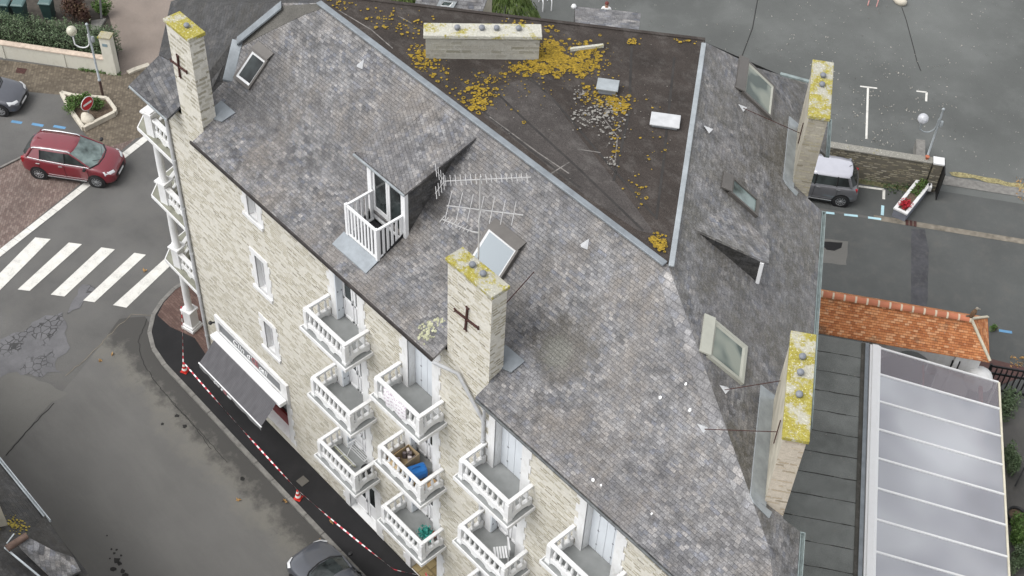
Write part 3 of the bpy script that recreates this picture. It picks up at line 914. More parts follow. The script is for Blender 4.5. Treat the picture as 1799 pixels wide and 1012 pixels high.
for a_ in ((972, 92, 13, 13, 130, .05, .12), (1000, 110, 26, 12, 170, .04, .11), (940, 122, 22, 7, 90, .04, .11), (1035, 105, 16, 12, 60, .04, .10), (1030, 88, 14, 8, 30, .03, .08),
           (735, 95, 10, 10, 45, .03, .08), (755, 120, 16, 14, 60, .03, .08), (820, 165, 40, 18, 75, .025, .08), (845, 170, 10, 14, 40, .04, .10), (830, 185, 8, 6, 16, .05, .11), (862, 145, 25, 12, 30, .03, .07),
           (1075, 180, 20, 6, 70, .04, .09), (1090, 188, 8, 5, 30, .05, .10), (1035, 165, 12, 6, 16, .04, .09), (1080, 230, 8, 30, 26, .03, .07), (1150, 425, 11, 7, 40, .05, .10), (1160, 434, 6, 4, 24, .05, .10),
           (1125, 330, 12, 18, 14, .03, .07), (720, 45, 30, 10, 45, .03, .07), (600, 10, 16, 8, 22, .03, .07), (660, 30, 20, 10, 20, .02, .06), (920, 36, 22, 5, 30, .04, .08), (1115, 73, 5, 3, 12, .05, .09), (1215, 71, 14, 2, 26, .04, .09), (960, 50, 14, 5, 16, .03, .07), (1160, 245, 20, 25, 14, .02, .05), (1010, 160, 60, 40, 40, .02, .05), (960, 130, 60, 20, 40, .02, .05)):
    cluster(*a_)
b.build('lichen', M['lichen'], flat_roof)['kind'] = 'stuff'
b = MB_()
for a_ in ((1050, 200, 24, 14, 90, .015, .05), (1075, 215, 12, 25, 60, .015, .05), (1035, 210, 16, 10, 50, .02, .06), (1020, 170, 8, 6, 20, .02, .05), (1075, 285, 6, 6, 14, .02, .05), (900, 190, 60, 50, 60, .008, .02), (1120, 200, 50, 70, 60, .008, .018)):
    cluster(*a_)
b.build('pale_lichen', M['lichen_pale'], flat_roof)['kind'] = 'stuff'
b = MB_()
r5 = random.Random(15)
for px, py, n_, sp in ((745, 590, 26, 7), (757, 572, 20, 6), (768, 563, 12, 5), (752, 580, 20, 10)):
    for i in range(n_):
        q = rA(px + r5.gauss(0, sp), py + r5.gauss(0, sp * .7), .006 + i * 3e-5)
        r = r5.uniform(.02, .05)
        sl_ = (ZB - ZE) / (YB - YE) if q.y < YB else (ZT - ZB) / (YT - YB)
        b.poly([(q.x + math.cos(a) * r * r5.uniform(.6, 1.2), q.y + math.sin(a) * r, q.z + math.sin(a) * r * sl_) for a in (0, .9, 1.8, 2.7, 3.6, 4.5, 5.4)])
b.build('lichen', plain('greenish_white_lichen', (0.30, 0.30, 0.20), .95, var=.5, scale=12, coords='pos'), roofA)['kind'] = 'stuff'
# zinc edging
b = MB_()
def zpath(pts, w, t=0.07):
    for p, q in zip(pts[:-1], pts[1:]):
        b.bar(p, q, w, t)
zpath([Vector((3.40, YT - .05, ZT + .03)), Htop + Vector((-.05, -.06, .03))], 0.19)
b.build('zinc_edging', M['zinc'], BLD, bevel=.02)
b = MB_()
zpath([Htop + Vector((.10, 0, .03)), back_top + Vector((.06, -.1, .03))], 0.15)
b.build('zinc_edging', M['zinc_pale'], BLD, bevel=.02)
b = MB_()
b.mi = 0
zpath([back_top + Vector((0, .02, .05)), Vector((3.3, 4.35, ZT + .05))], 0.12, 0.10)
b.build('roof_kerb', M['felt_brown'], BLD)
# left hip flashing, in two straight lengths, and the grey felt tongue beside it
b = MB_()
ha, hm, hb2 = rA(399, 141, .06), rA(416, 70, .10), rA(494, 6, .08)
for p, q in ((ha, hm), (hm, hb2)):
    d = (q - p).normalized()
    s = d.cross(Vector((0, 0, 1))).normalized()
    w1, w2 = 0.16, 0.20
    b.slab([p - s * w1, p + s * w2, q + s * w2, q - s * w1] if (d.cross(s)).z > 0 else [p + s * w2, p - s * w1, q - s * w1, q + s * w2], .09)
b.build('hip_flashing', M['zinc'], BLD, bevel=.015)
b = MB_()
P = [rA(x, y, .012) for x, y in [(424, 82), (452, 66), (500, 42), (534, 26), (562, 16), (566, 6), (497, 10), (450, 44)]]
b.slab(P if (P[1] - P[0]).cross(P[2] - P[0]).dot(NA) > 0 else P[::-1], .01, tuple(-NA))
b.build('felt_tongue', make_felt('olive_grey_felt', (0.105, 0.10, 0.09), grey=.2), BLD)
# right hip courses of larger slates
b = MB_()
hp = [hip_at(z) for z in (16.95, 16.4, 15.8, 15.2, 14.6, 14.15)]
for i, (p, q) in enumerate(zip(hp[:-1], hp[1:])):
    up = (q - p).normalized()
    sA = up.cross(NA).normalized() * 0.36
    if sA.x > 0:
        sA = -sA
    o_ = NA * 0.03
    pts = [p + o_ * .2, p + sA + o_, q + sA + o_, q + o_ * .2]
    if (pts[1] - pts[0]).cross(pts[2] - pts[0]).dot(NA) < 0:
        pts.reverse()
    b.slab(pts, .03, tuple(-NA))
b.build('hip_slates', M['slate_hip'], BLD)
# gutters and eave edges
b = MB_()
b.bar((2.45, YE - .02, ZE - .05), (13.92, YE - .02, ZE - .05), .05, .12)  # near-black strip along the eave edge of the left section
b.build('eave_strip', M['brown_black'], BLD)
b = MB_()
b.bar((-1.1, -.47, 13.31), (1.06, -.47, 13.31), .04, .07)
b.build('eave_strip', M['zinc_pale'], BLD)
b = MB_()
b.tube([(15.70, YE - .04, ZE - .06), (26.4, YE - .04, ZE - .06)], .04, 8)
b.build('gutter', plain('weathered_lead_gutter', (0.085, 0.09, 0.09), .6, var=.4, scale=5), BLD)
M['verd'] = plain('verdigris_gutter', (0.21, 0.25, 0.245), 0.6, var=0.25, scale=5, coords='pos')
for c0, c1 in ((-8.70, -0.44), (2.14, 3.9), (-17, -11.97)):
    b = MB_()
    p, q = wcd(c0, DE + .07, ZRE - .05), wcd(c1, DE + .07, ZRE - .05)
    s = Vector((DX, DY, 0))
    b.bar(p - s * .05, q - s * .05, .02, .10)
    b.bar(p + s * .05, q + s * .05, .02, .10)
    b.bar(p + Vector((0, 0, -.05)), q + Vector((0, 0, -.05)), .10, .02)
    for e in (p, q):
        b.bar(e - s * .12, e + s * .05, .03, .08)
    b.build('gutter', M['verd'], BLD)
b = MB_(); b.bar(Hb + Vector((0, 0, .03)), Hc + Vector((0, 0, .03)), .12, .08); b.build('gutter', M['verd'], BLD)
# downpipes
b = MB_()
b.tube([(0.20, -.06, 13.2), (0.22, -.07, 12.9), (0.24, -.07, 0.1)], .06, 10)
for z in (2, 4.2, 6.4, 8.6, 10.8):
    b.lathe([(.075, z), (.075, z + .07)], (0.24, -.07, 0), 10)
b.build('downpipe', M['pipe'], BLD)
b = MB_()
pp = [(13.97, -.52, 13.33), (14.30, -.30, 13.18), (14.5, -.10, 13.0), (15.53, -.08, 11.95), (15.55, -.08, 11.75), (15.55, -.08, 0.1)]
b.tube(pp, .055, 8)
b.tube([(16.15, -.5, 13.33), (15.85, -.40, 13.05), (15.62, -.12, 12.55), (15.56, -.08, 12.0)], .05, 8)
for z in (2, 5, 8, 11):
    b.lathe([(.07, z), (.07, z + .06)], (15.55, -.08, 0), 10)
b.build('downpipe', M['pipe'], BLD)

# ---- chimneys
def chimney(name, T4, L, Wd, z0, ztop, stone, cap, pots, inner=None):
    b = MB_(); b.T = T4
    b.box(0, L, 0, Wd, z0, ztop - .12)
    ch = b.build(name, stone if inner is None else [stone, inner], BLD)
    if inner is not None:
        for p in ch.data.polygons:
            if (T4.to_3x3().inverted() @ p.normal).y < -.9:
                p.material_index = 1
    b = MB_(); b.T = T4
    b.box(-.06, L + .06, -.05, Wd + .05, ztop - .12, ztop)
    b.build('chimney_cap', cap, ch, bevel=.02)
    for (x, y) in pots:
        b = MB_(); b.T = T4
        b.lathe([(.065, ztop - .01), (.065, ztop + .05), (.09, ztop + .06), (.09, ztop + .09), (.07, ztop + .125), (.03, ztop + .145), (.002, ztop + .148)], (x, y, 0), 14)
        b.build('flue_cowl', M['pot'], ch)
    return ch
I4 = Matrix.Identity(4)
def anchor(ch, x, z, s=.42, tilt=.12, y=-.035):
    b = MB_()
    for a in (R(86), R(5)):
        dx, dz = math.cos(a) * s, math.sin(a) * s
        b.bar((x - dx, y, z - dz), (x + dx, y, z + dz), .05, .05, up=(0, 1, 0))
        for sg in (-1, 1):
            e = Vector((x + sg * dx, y, z + sg * dz))
            t = Vector((dx, 0, dz)).normalized() * sg
            pz = Vector((-t.z, 0, t.x))
            for k in (-1, 1):
                b.bar(e, e + t * .05 + pz * k * .06, .035, .035, up=(0, 1, 0))
    b.build('wall_tie', M['rust'], ch)
chL = chimney('chimney', Matrix.Translation((1.22, 0, 0)), 1.22, .5, WT, 17.05, M['stone_stack'], M['cap_heavy'], [(.75, .26)])
anchor(chL, 1.62, 15.55, .40)
chC = chimney('chimney', Matrix.Translation((13.95, 0, 0)), 1.66, .5, WT, 16.97, M['stone'], M['cap'], [(.62, .27), (1.02, .27)])
anchor(chC, 14.72, 15.35, .42)
WR = Matrix.Rotation(WANG, 4, 'Z')            # local x -> d, local y -> c
def Mcd(c, d):                                # local x runs along -c, local y runs along d
    M4 = Matrix.Identity(4)
    M4.col[0] = (DY, -DX, 0, 0); M4.col[1] = (DX, DY, 0, 0); M4.col[2] = (0, 0, 1, 0)
    M4.col[3] = (*wcd(c, d), 1)
    return M4
chT = chimney('chimney', Mcd(2.08, 19.88), 2.5, .53, 13.2, 16.97, M['stone_dark'], M['cap'], [(.72, .28), (1.15, .27)], M['stucco'])
chB = chimney('chimney', Mcd(-8.75, 19.90), 3.16, .52, 13.2, 16.97, make_stone('pinkish_rubble', (0.50, 0.44, 0.36), frac=.35, stonecol=[(0.0, (0.5, 0.42, 0.32)), (0.5, (0.36, 0.29, 0.2)), (1.0, (0.22, 0.18, 0.12))]), M['cap_heavy'], [(.78, .26), (1.28, .24), (1.95, .25)], M['stucco'])
# the long stack standing in the felt roof
a0, a1 = gz(748, 106, ZT), gz(946, 108, ZT)
dv = (a1 - a0)
M4 = Matrix.Translation((a0.x, a0.y, 0)) @ Matrix.Rotation(math.atan2(dv.y, dv.x), 4, 'Z')
chF = chimney('chimney', M4, dv.length, .5, ZT, 17.92, make_stone('mossy_grey_rubble', (0.36, 0.35, 0.31), frac=.7, w=.42, h=.15, dirt=.35, stonecol=[(0.0, (0.33, 0.32, 0.28)), (0.5, (0.26, 0.25, 0.21)), (1.0, (0.18, 0.17, 0.12))]), M['cap_light'], [(.9, .25), (1.6, .25), (2.02, .25), (2.65, .25)])
# flashings and stay rods
for c0, c1, d0 in ((2.3, -.6, 19.90), (-8.6, -12.05, 19.92)):
    b = MB_()
    w = .34 if d0 < 19.91 else .42
    b.slab([rp(c0, d0 - w, .03), rp(c0, d0 - .002, .05), rp(c1, d0 - .002, .05), rp(c1, d0 - w, .03)][::-1], .03, tuple(-NR))
    b.slab([rp(c1 - .005, d0 - w, .035), rp(c1 - .005, d0 + .18, .035), rp(c1 - .22, d0 + .12, .035), rp(c1 - .12, d0 - w + .1, .035)][::-1], .03, tuple(-NR))
    b.build('chimney_flashing', M['zinc_pale'], BLD)
for pts in ([(15.64, .45), (15.9, .52), (15.95, .95), (15.2, .95), (15.2, .5)], [(2.46, .40), (2.76, .5), (2.86, .95), (2.1, .95), (2.1, .5)]):
    b = MB_(); b.slab([(x, y, zmain(y) + .05) for x, y in pts], .03); b.build('chimney_flashing', M['zinc'], BLD)
for (ax, ay), (c, z), seg in (((1238, 754), (-11.0, 15.9), .45), ((1273, 685), (-9.25, 15.7), 0), ((1306, 190), (.6, 15.4), .4)):
    b = MB_()
    p = rR(ax, ay, .08)
    q = wcd(c, 19.86, z)
    b.bar(p, q, .015)
    if seg:
        b.bar(q + Vector((0, 0, -seg)), q + Vector((0, 0, seg)), .022)
    b.build('stay_rod', M['rust'], BLD)
b = MB_(); b.bar(rA(938, 478, .06), (15.45, .5, 16.0), .02); b.build('stay_rod', M['rust'], BLD)
def chatiere(p, n, up, s=.2):
    b = MB_()
    side = up.cross(n).normalized()
    top = p + up * s * 1.1
    b.add([p - side * s * .55 + n * .01, p + side * s * .55 + n * .01, top + n * .01, p + n * .13 - up * .02], [(0, 1, 3), (1, 2, 3), (2, 0, 3)])
    b.build('roof_vent', M['pipe'], BLD)
upA = Vector((0, NA.z, -NA.y))
upR = -Vector((DX * NR.z, DY * NR.z, -NR.xy.length))
for q in ((632, 118), (1026, 434)):
    chatiere(rA(*q), NA, upA, .24)
for q in ((1246, 230), (1236, 754), (1275, 686), (1306, 192)):
    chatiere(rR(*q), NR, upR, .22)
for x, y in ((1205, 674), (1160, 698), (1212, 720), (1042, 843), (1056, 852), (1145, 902)):
    b = MB_()
    p = rA(x, y, .03)
    r = rnd.uniform(.03, .06)
    pts = [p + Vector((math.cos(i * 1.05) * r * rnd.uniform(.7, 1.2), math.sin(i * 1.05) * r * NA.z * rnd.uniform(.7, 1.2), math.sin(i * 1.05) * r * -NA.y)) for i in range(6)]
    b.slab(pts, .02)
    b.build('bird_dropping', M['white'], BLD)
# ---- openings: reveals, quoins, doors, shutters, windows
def reveal(b, x0, x1, z0, z1, dep, y=0.0, sill=True):
    b.poly([(x0, y, z0), (x0, y + dep, z0), (x0, y + dep, z1), (x0, y, z1)][::-1])
    b.poly([(x1, y, z0), (x1, y + dep, z0), (x1, y + dep, z1), (x1, y, z1)])
    b.poly([(x0, y, z1), (x1, y, z1), (x1, y + dep, z1), (x0, y + dep, z1)][::-1])
    if sill:
        b.poly([(x0, y, z0), (x1, y, z0), (x1, y + dep, z0), (x0, y + dep, z0)])
def quoins(b, x0, x1, z0, z1, wn=.20, ww=.34, hh=.30, top=True, sill=False, y=-.022):
    z = z0
    i = 0
    while z < z1 - .02:
        zz = min(z + hh, z1)
        w = ww if i % 2 else wn
        w2 = wn + .05 if i % 2 else ww
        b.box(x0 - w, x0, y, .02, z, zz - .001)
        b.box(x1, x1 + w2, y, .02, z, zz - .001)
        z += hh
        i += 1
    if top:
        b.box(x0 - wn - .05, x1 + wn + .05, y - .01, .02, z1, z1 + .20)
    if sill:
        b.box(x0 - wn - .08, x1 + wn + .08, -.07, .02, z0 - .14, z0)
def door_panel(kind, x0, x1, z0, z1, dep, parent):
    w = x1 - x0
    y = dep - .005
    if kind == 'door':
        b = MB_()
        b.box(x0 + .002, x1 - .002, y - .06, y, z0, z1)
        d = b.build('door', M['upvc'], parent)
        b = MB_()
        for k in range(2):
            xa = x0 + .05 + k * (w / 2)
            xb = x0 + w / 2 - .03 + k * (w / 2)
            b.box(xa, xb, y - .085, y - .06, z0 + .06, z0 + .14)
            b.box(xa, xb, y - .085, y - .06, z0 + .85, z0 + .93)
            b.box(xa, xa + .06, y - .085, y - .06, z0 + .06, z1 - .05)
            b.box(xb - .06, xb, y - .085, y - .06, z0 + .06, z1 - .05)
        b.build('door_frame', M['white_clean'], d)
        b = MB_()
        for k in range(2):
            b.box(x0 + .13 + k * (w / 2), x0 + w / 2 - .11 + k * (w / 2), y - .068, y - .061, z0 + .95, z1 - .12)
        b.build('pane', M['glass_dark'], d)
        b = MB_()
        b.box(x0 + w / 2 - .03, x0 + w / 2 - .01, y - .13, y - .085, z0 + .98, z0 + 1.10)
        b.build('handle', M['chrome'], d)
    else:
        b = MB_()
        k = 4
        for i in range(k):
            b.box(x0 + w * i / k + .006, x0 + w * (i + 1) / k - .006, y - .05, y, z0 + .02, z1)
        d = b.build('shutter', M['shutter'], parent)
        for zz in (z0 + .35, z0 + 1.0, z0 + 1.7, z0 + 2.3):
            if zz < z1 - .1:
                for xx in (x0 + w * .25, x0 + w * .75):
                    b = MB_(); b.box(xx - .025, xx + .025, y - .065, y - .05, zz - .02, zz + .02)
                    b.build('hinge', M['hs'], d)
M['hs'] = plain('grey_steel', (0.2, 0.21, 0.22), .5)
DEP = .32
kinds = {'c1': ['door', 'door', 'door'], 'c2': ['shutter', 'door', 'door'], 'c3': ['shutter', 'door', 'door'], 'c4': ['shutter', 'door', 'door']}
oi = 0
for k in ('c1', 'c2', 'c3', 'c4'):
    for i in range(3):
        x0, x1, z0, z1 = openings[oi]; oi += 1
        b = MB_()
        reveal(b, x0, x1, z0, z1, DEP, 0.0, False)
        quoins(b, x0, x1, z0, z1, .24, .36, .31, z1 < 12.9)
        s = b.build('door_surround', M['white'], BLD)
        door_panel(kinds[k][i], x0, x1, z0, z1, DEP, s)
        b = MB_(); b.poly([(x0, -.035, z0 + .002), (x1, -.035, z0 + .002), (x1, DEP - .05, z0 + .002), (x0, DEP - .05, z0 + .002)]); b.build('threshold', M['floor_grey'], s)
        if kinds[k][i] == 'door':
            # folded louvre shutter standing open against the left reveal
            b = MB_()
            b.box(x0 + .004, x0 + .05, -.02, DEP - .10, z0 + .03, z1 - .05)
            sh = b.build('folded_shutter', M['shutter'], s)
            for zz in (.4, 1.2, 1.95):
                for yy in (.02, .16):
                    b = MB_(); b.box(x0 + .05, x0 + .062, yy, yy + .04, z0 + zz, z0 + zz + .05)
                    b.build('hinge', M['hs'], sh)
for n, (x0, x1, z0, z1) in enumerate(wins):
    b = MB_()
    reveal(b, x0, x1, z0, z1, .26)
    quoins(b, x0, x1, z0, z1, .20, .32, .32, n > 0, True)
    s = b.build('window', M['white'], BLD)
    b = MB_()
    b.box(x0, x1, .235, .265, z0, z1)
    b.build('window_blind', plain('pale_blind', (0.55, 0.55, 0.56), .7, var=.06), s)
    b = MB_()
    b.box(x0, x0 + .05, .19, .235, z0, z1); b.box(x1 - .05, x1, .19, .235, z0, z1); b.box(x0 + .05, x1 - .05, .19, .235, z0, z0 + .05); b.box(x0 + .05, x1 - .05, .19, .235, z1 - .05, z1)
    b.build('window_frame', M['upvc'], s)
for n, (x0, x1, z0, z1) in enumerate(doors0):
    b = MB_()
    dp = .3 if n != 1 else 1.5
    reveal(b, x0, x1, z0, z1, dp)
    quoins(b, x0, x1, z0, z1, .26, .38, .31)
    s = b.build('door_surround', M['white'], BLD)
    if n == 1:
        b = MB_(); b.box(x0 + .001, x1 - .001, .02, 1.49, z0 + .002, z0 + .03)
        b.build('porch_floor', M['tan_tiles'], s)
        b = MB_(); b.box(x0, x1, 1.44, 1.5, z0 + .03, z1)
        d = b.build('door', plain('brown_door', (0.09, 0.04, 0.025), .5), s)
        b = MB_(); b.box(x0 + .1, x0 + .5, 1.42, 1.44, z0 + .9, z1 - .2); b.build('pane', M['glass_dark'], d)
        b = MB_(); b.box(x1 + .12, x1 + .2, -.05, -.02, z0 + 1.2, z0 + 1.4); b.build('intercom', M['hs'], s)
    else:
        door_panel('door', x0, x1, z0, z1, dp, s)
# shop front and awning
x0, x1, z0, z1 = shop
b = MB_()
reveal(b, x0, x1, z0, z1, .45)
quoins(b, x0, x1, z0, z1, .20, .34, .31, False)
sf = b.build('shop_front', M['white'], BLD)
b = MB_(); b.box(x0, x1, .42, .46, z0, z1); pn = b.build('pane', M['glass_dark'], sf)
b = MB_()
for i in range(4):
    xx = x0 + (x1 - x0) * i / 3
    b.box(max(xx - .04, x0), min(xx + .04, x1), .36, .42, z0, z1)
b.box(x0, x1, .34, .42, z0 - .0, z0 + .55)
b.build('shop_frame', plain('dark_red_frame', (0.14, 0.012, 0.012), .5), sf)
b = MB_()
b.box(x0 - .22, x1 + .28, -.10, .02, 2.905, 3.18)
b.box(x0 - .22, x1 + .28, -.10, .02, 3.74, 3.96)
b.box(x0 - .22, x0 - .02, -.10, .02, 3.18, 3.74)
b.box(x1 - .12, x1 + .28, -.10, .02, 3.18, 3.74)
sg = b.build('shop_sign', M['white'], BLD)
b = MB_(); b.box(x0 - .02, x1 - .12, -.05, .01, 3.18, 3.74)
sp = b.build('sign_panel', plain('slate_grey_panel', (0.135, 0.14, 0.145), .5, var=.06), sg)
def text_mesh(txt, size, mat, name, parent, M4, shear=.25, space=1.0):
    cu = bpy.data.curves.new('t', 'FONT')
    cu.body = txt; cu.size = size; cu.extrude = .006; cu.shear = shear; cu.space_character = space
    to = bpy.data.objects.new('t', cu)
    COL.objects.link(to)
    dg_ = bpy.context.evaluated_depsgraph_get()
    me = bpy.data.meshes.new_from_object(to.evaluated_get(dg_))
    bpy.data.objects.remove(to)
    me.transform(M4)
    me.materials.clear()
    me.materials.append(mat)
    me.update()
    o = bpy.data.objects.new(name, me)
    COL.objects.link(o)
    o.parent = parent
    return o
lw = plain('white_letters', (0.78, 0.78, 0.78), .5, var=.03)
lr = plain('dusky_red_letters', (0.36, 0.13, 0.14), .5, var=.05)
RX = Matrix.Rotation(R(90), 4, 'X')
def sign_words(x, y, z, s, parent, M0=None):
    base = (M0 or Matrix.Identity(4))
    Tt = lambda dx: base @ Matrix.Translation((x + dx * s, y, z)) @ RX
    text_mesh("Clin d'", .62 * s, lw, 'lettering', parent, Tt(0), .3, 1.05)
    text_mesh("Œ", .70 * s, lr, 'lettering', parent, Tt(1.72), .1)
    text_mesh("œil", .60 * s, lw, 'lettering', parent, Tt(2.36), .3)
sign_words(2.15, -.065, 3.30, .68, sp)
b = MB_()
b.box(1.18, 5.48, -.42, -.11, 2.96, 3.16)
aw = b.build('awning', M['white_clean'], BLD, bevel=.03)
A0, A1 = Vector((1.42, -.40, 3.08)), Vector((5.27, -.40, 3.08))
B0, B1 = Vector((1.42, -1.16, 2.34)), Vector((5.27, -1.16, 2.34))
b = MB_()
n = 22
rows = []
for j in range(6):
    t_ = j / 5
    sagz = -.03 * math.sin(math.pi * t_)
    rows.append([A0.lerp(A1, i / n).lerp(B0.lerp(B1, i / n), t_) + Vector((0, 0, sagz)) for i in range(n + 1)])
b.loft(rows, False, True, closed=False)
tc = NT('grey_awning_canvas', .9, 0, .2)
wv = tc.m('SINE', tc.m('MULTIPLY', tc.sep(tc.pos())[0], 95.0))
c_ = tc.ramp(wv, [(0.2, (0.088, 0.086, 0.091)), (0.8, (0.104, 0.101, 0.107))])
tc.col(tc.mix(.3, c_, tc.ramp(tc.noise(tc.pos((3, 1, 1)), 2, 4), [(.3, .3), (.7, .75)]), 'OVERLAY'))
M['canvas'] = tc.done()
b.build('awning_cloth', M['canvas'], aw)
b = MB_()
b.tube([B0 + Vector((-.03, 0, -.01)), B1 + Vector((.03, 0, -.01))], .028, 8)
b.build('front_bar', M['white_clean'], aw)
b = MB_()
top = [B0.lerp(B1, i / 60) + Vector((0, -.005, -.02)) for i in range(61)]
bot = [p + Vector((0, -.01 + .006 * math.sin(i), -.23 - .035 * math.sin(i / 60 * math.pi * 10))) for i, p in enumerate(top)]
b.loft([top, bot], False, True, closed=False)
va = b.build('valance', plain('grey_valance', (0.17, 0.17, 0.172), .9, var=.08), aw)
sign_words(2.35, -1.20, 2.14, .36, va)
b = MB_()
b.bar((1.8, -.12, 3.0), (1.8, -1.14, 2.32), .04); b.bar((4.9, -.12, 3.0), (4.9, -1.14, 2.32), .04)
b.build('awning_arm', M['white_clean'], aw)
b = MB_()
b.bar((1.12, -.02, 3.5), (.95, -.16, 3.42), .05); b.sphere((.92, -.18, 3.40), .08, 10)
b.build('spot_lamp', M['black'], sg)

# ---- balconies
BW, BD = 2.25, 1.05
def arc_panel(b, p0, p1, h, t, n, ry=.13, foot=.0):
    """low parapet with n arched cut-outs along its foot, from p0 to p1"""
    p0, p1 = Vector(p0), Vector(p1)
    L = (p1 - p0).length
    d = (p1 - p0).normalized()
    s = Vector((d.y, -d.x, 0)) * t / 2
    prof = [(0, 0)]
    m = L / n
    for i in range(n):
        a_, c_ = i * m + m * .16, (i + 1) * m - m * .16
        for k in range(9):
            th = math.pi * k / 8
            prof.append(((a_ + c_) / 2 - (c_ - a_) / 2 * math.cos(th), ry * math.sin(th)))
    prof.append((L, 0))
    # strips between the scalloped foot and the top
    F, B_ = [], []
    for off, lst in ((s, F), (-s, B_)):
        lst += [[p0 + d * x + off + Vector((0, 0, z)) for x, z in prof], [p0 + d * x + off + Vector((0, 0, h)) for x, z in prof]]
    b.loft([F[0], F[1]], False, False, closed=False)
    b.loft([B_[1], B_[0]], False, False, closed=False)
    b.loft([F[1], B_[1]], False, False, closed=False)
    b.loft([B_[0], F[0]], False, False, closed=False)
BPROF = [(.048, 0), (.048, .035), (.026, .05), (.031, .09), (.052, .15), (.054, .19), (.040, .26), (.024, .34), (.023, .39), (.042, .415), (.042, .45)]
def balusters(b, p0, p1, n, z, h):
    p0, p1 = Vector(p0), Vector(p1)
    for i in range(n):
        p = p0.lerp(p1, (i + .5) / n)
        b.lathe([(r, q / .45 * h) for r, q in BPROF], (p.x, p.y, z), 8)
def make_balcony():
    b = MB_()
    b.box(0, BW, -BD, .0, -.14, -.004)
    sl = b.build('balcony', M['white'], BLD)
    b = MB_()
    b.poly([(.035, -BD + .035, 0), (BW - .035, -BD + .035, 0), (BW - .035, -.03, 0), (.035, -.03, 0)])
    b.build('floor', M['floor_grey'], sl)
    b = MB_()
    x0, x1, y0 = .19, BW - .19, -BD + .18
    hp_, hb_, hr = .28, .50, .085
    arc_panel(b, (x0, y0, .002), (x1, y0, .002), hp_, .11, 3)
    arc_panel(b, (x0, -.02, .002), (x0, y0 + .056, .002), hp_, .11, 1, .11)
    arc_panel(b, (x1, y0 + .056, .002), (x1, -.02, .002), hp_, .11, 1, .11)
    for xx in (x0, x1):
        b.box(xx - .075, xx + .075, y0 - .075, y0 + .075, .0, hp_ + hb_)
        b.box(xx - .09, xx + .09, y0 - .09, y0 + .09, .0, .10)
    b.build('parapet', M['white'], sl)
    b = MB_()
    balusters(b, (x0 + .08, y0, 0), (x1 - .08, y0, 0), 8, hp_ + .001, hb_)
    balusters(b, (x0, -.05, 0), (x0, y0 + .08, 0), 3, hp_ + .001, hb_)
    balusters(b, (x1, -.05, 0), (x1, y0 + .08, 0), 3, hp_ + .001, hb_)
    b.build('balustrade', M['white'], sl)
    b = MB_()
    zt = hp_ + hb_
    b.box(x0 - .06, x1 + .06, y0 - .06, y0 + .06, zt + .002, zt + hr)
    b.box(x0 - .06, x0 + .06, y0 + .061, -.002, zt + .002, zt + hr)
    b.box(x1 - .06, x1 + .06, y0 + .061, -.002, zt + .002, zt + hr)
    b.build('handrail', M['white'], sl, bevel=.012)
    return sl
b0 = make_balcony()
first = True
for k, (x0, zs) in bal.items():
    for z in zs:
        if first:
            b0.location = (x0, -.001, z); first = False
        else:
            c_ = copy_tree(b0, BLD, (x0, -.001, z))
# banner hung on the second column's top balcony
b = MB_()
x0_ = 11.72
pts0 = [Vector((x0_ + .55 + 1.0 * i / 12, -1.05 + .02 * math.sin(i * 1.7) + .15, 10.21 + .83 - .02 * math.sin(i * .8))) for i in range(13)]
pts1 = [p + Vector((.02, -.075 + .02 * math.cos(i * 1.3), -.10)) for i, p in enumerate(pts0)]
pts2 = [p + Vector((.0, -.085 + .03 * math.cos(i * 1.1), -.62)) for i, p in enumerate(pts0)]
b.loft([pts0, pts1, pts2], False, True, closed=False)
bn = NT('faded_banner', .8)
s_ = bn.sep(bn.pos())
ln = bn.m('GREATER_THAN', bn.m('FRACT', bn.m('MULTIPLY', s_[2], 7.0)), .62)
wd = bn.m('GREATER_THAN', bn.noise(bn.pos((26, 26, 4)), 1.0, 2), .5)
bn.col(bn.mix(bn.m('MULTIPLY', bn.m('MULTIPLY', ln, wd), .7), (0.60, 0.59, 0.60), (0.30, 0.20, 0.27)))
tag(b.build('banner', bn.done()), 'faded white banner with pale pink print hung over the front rail of a balcony', 'banner')

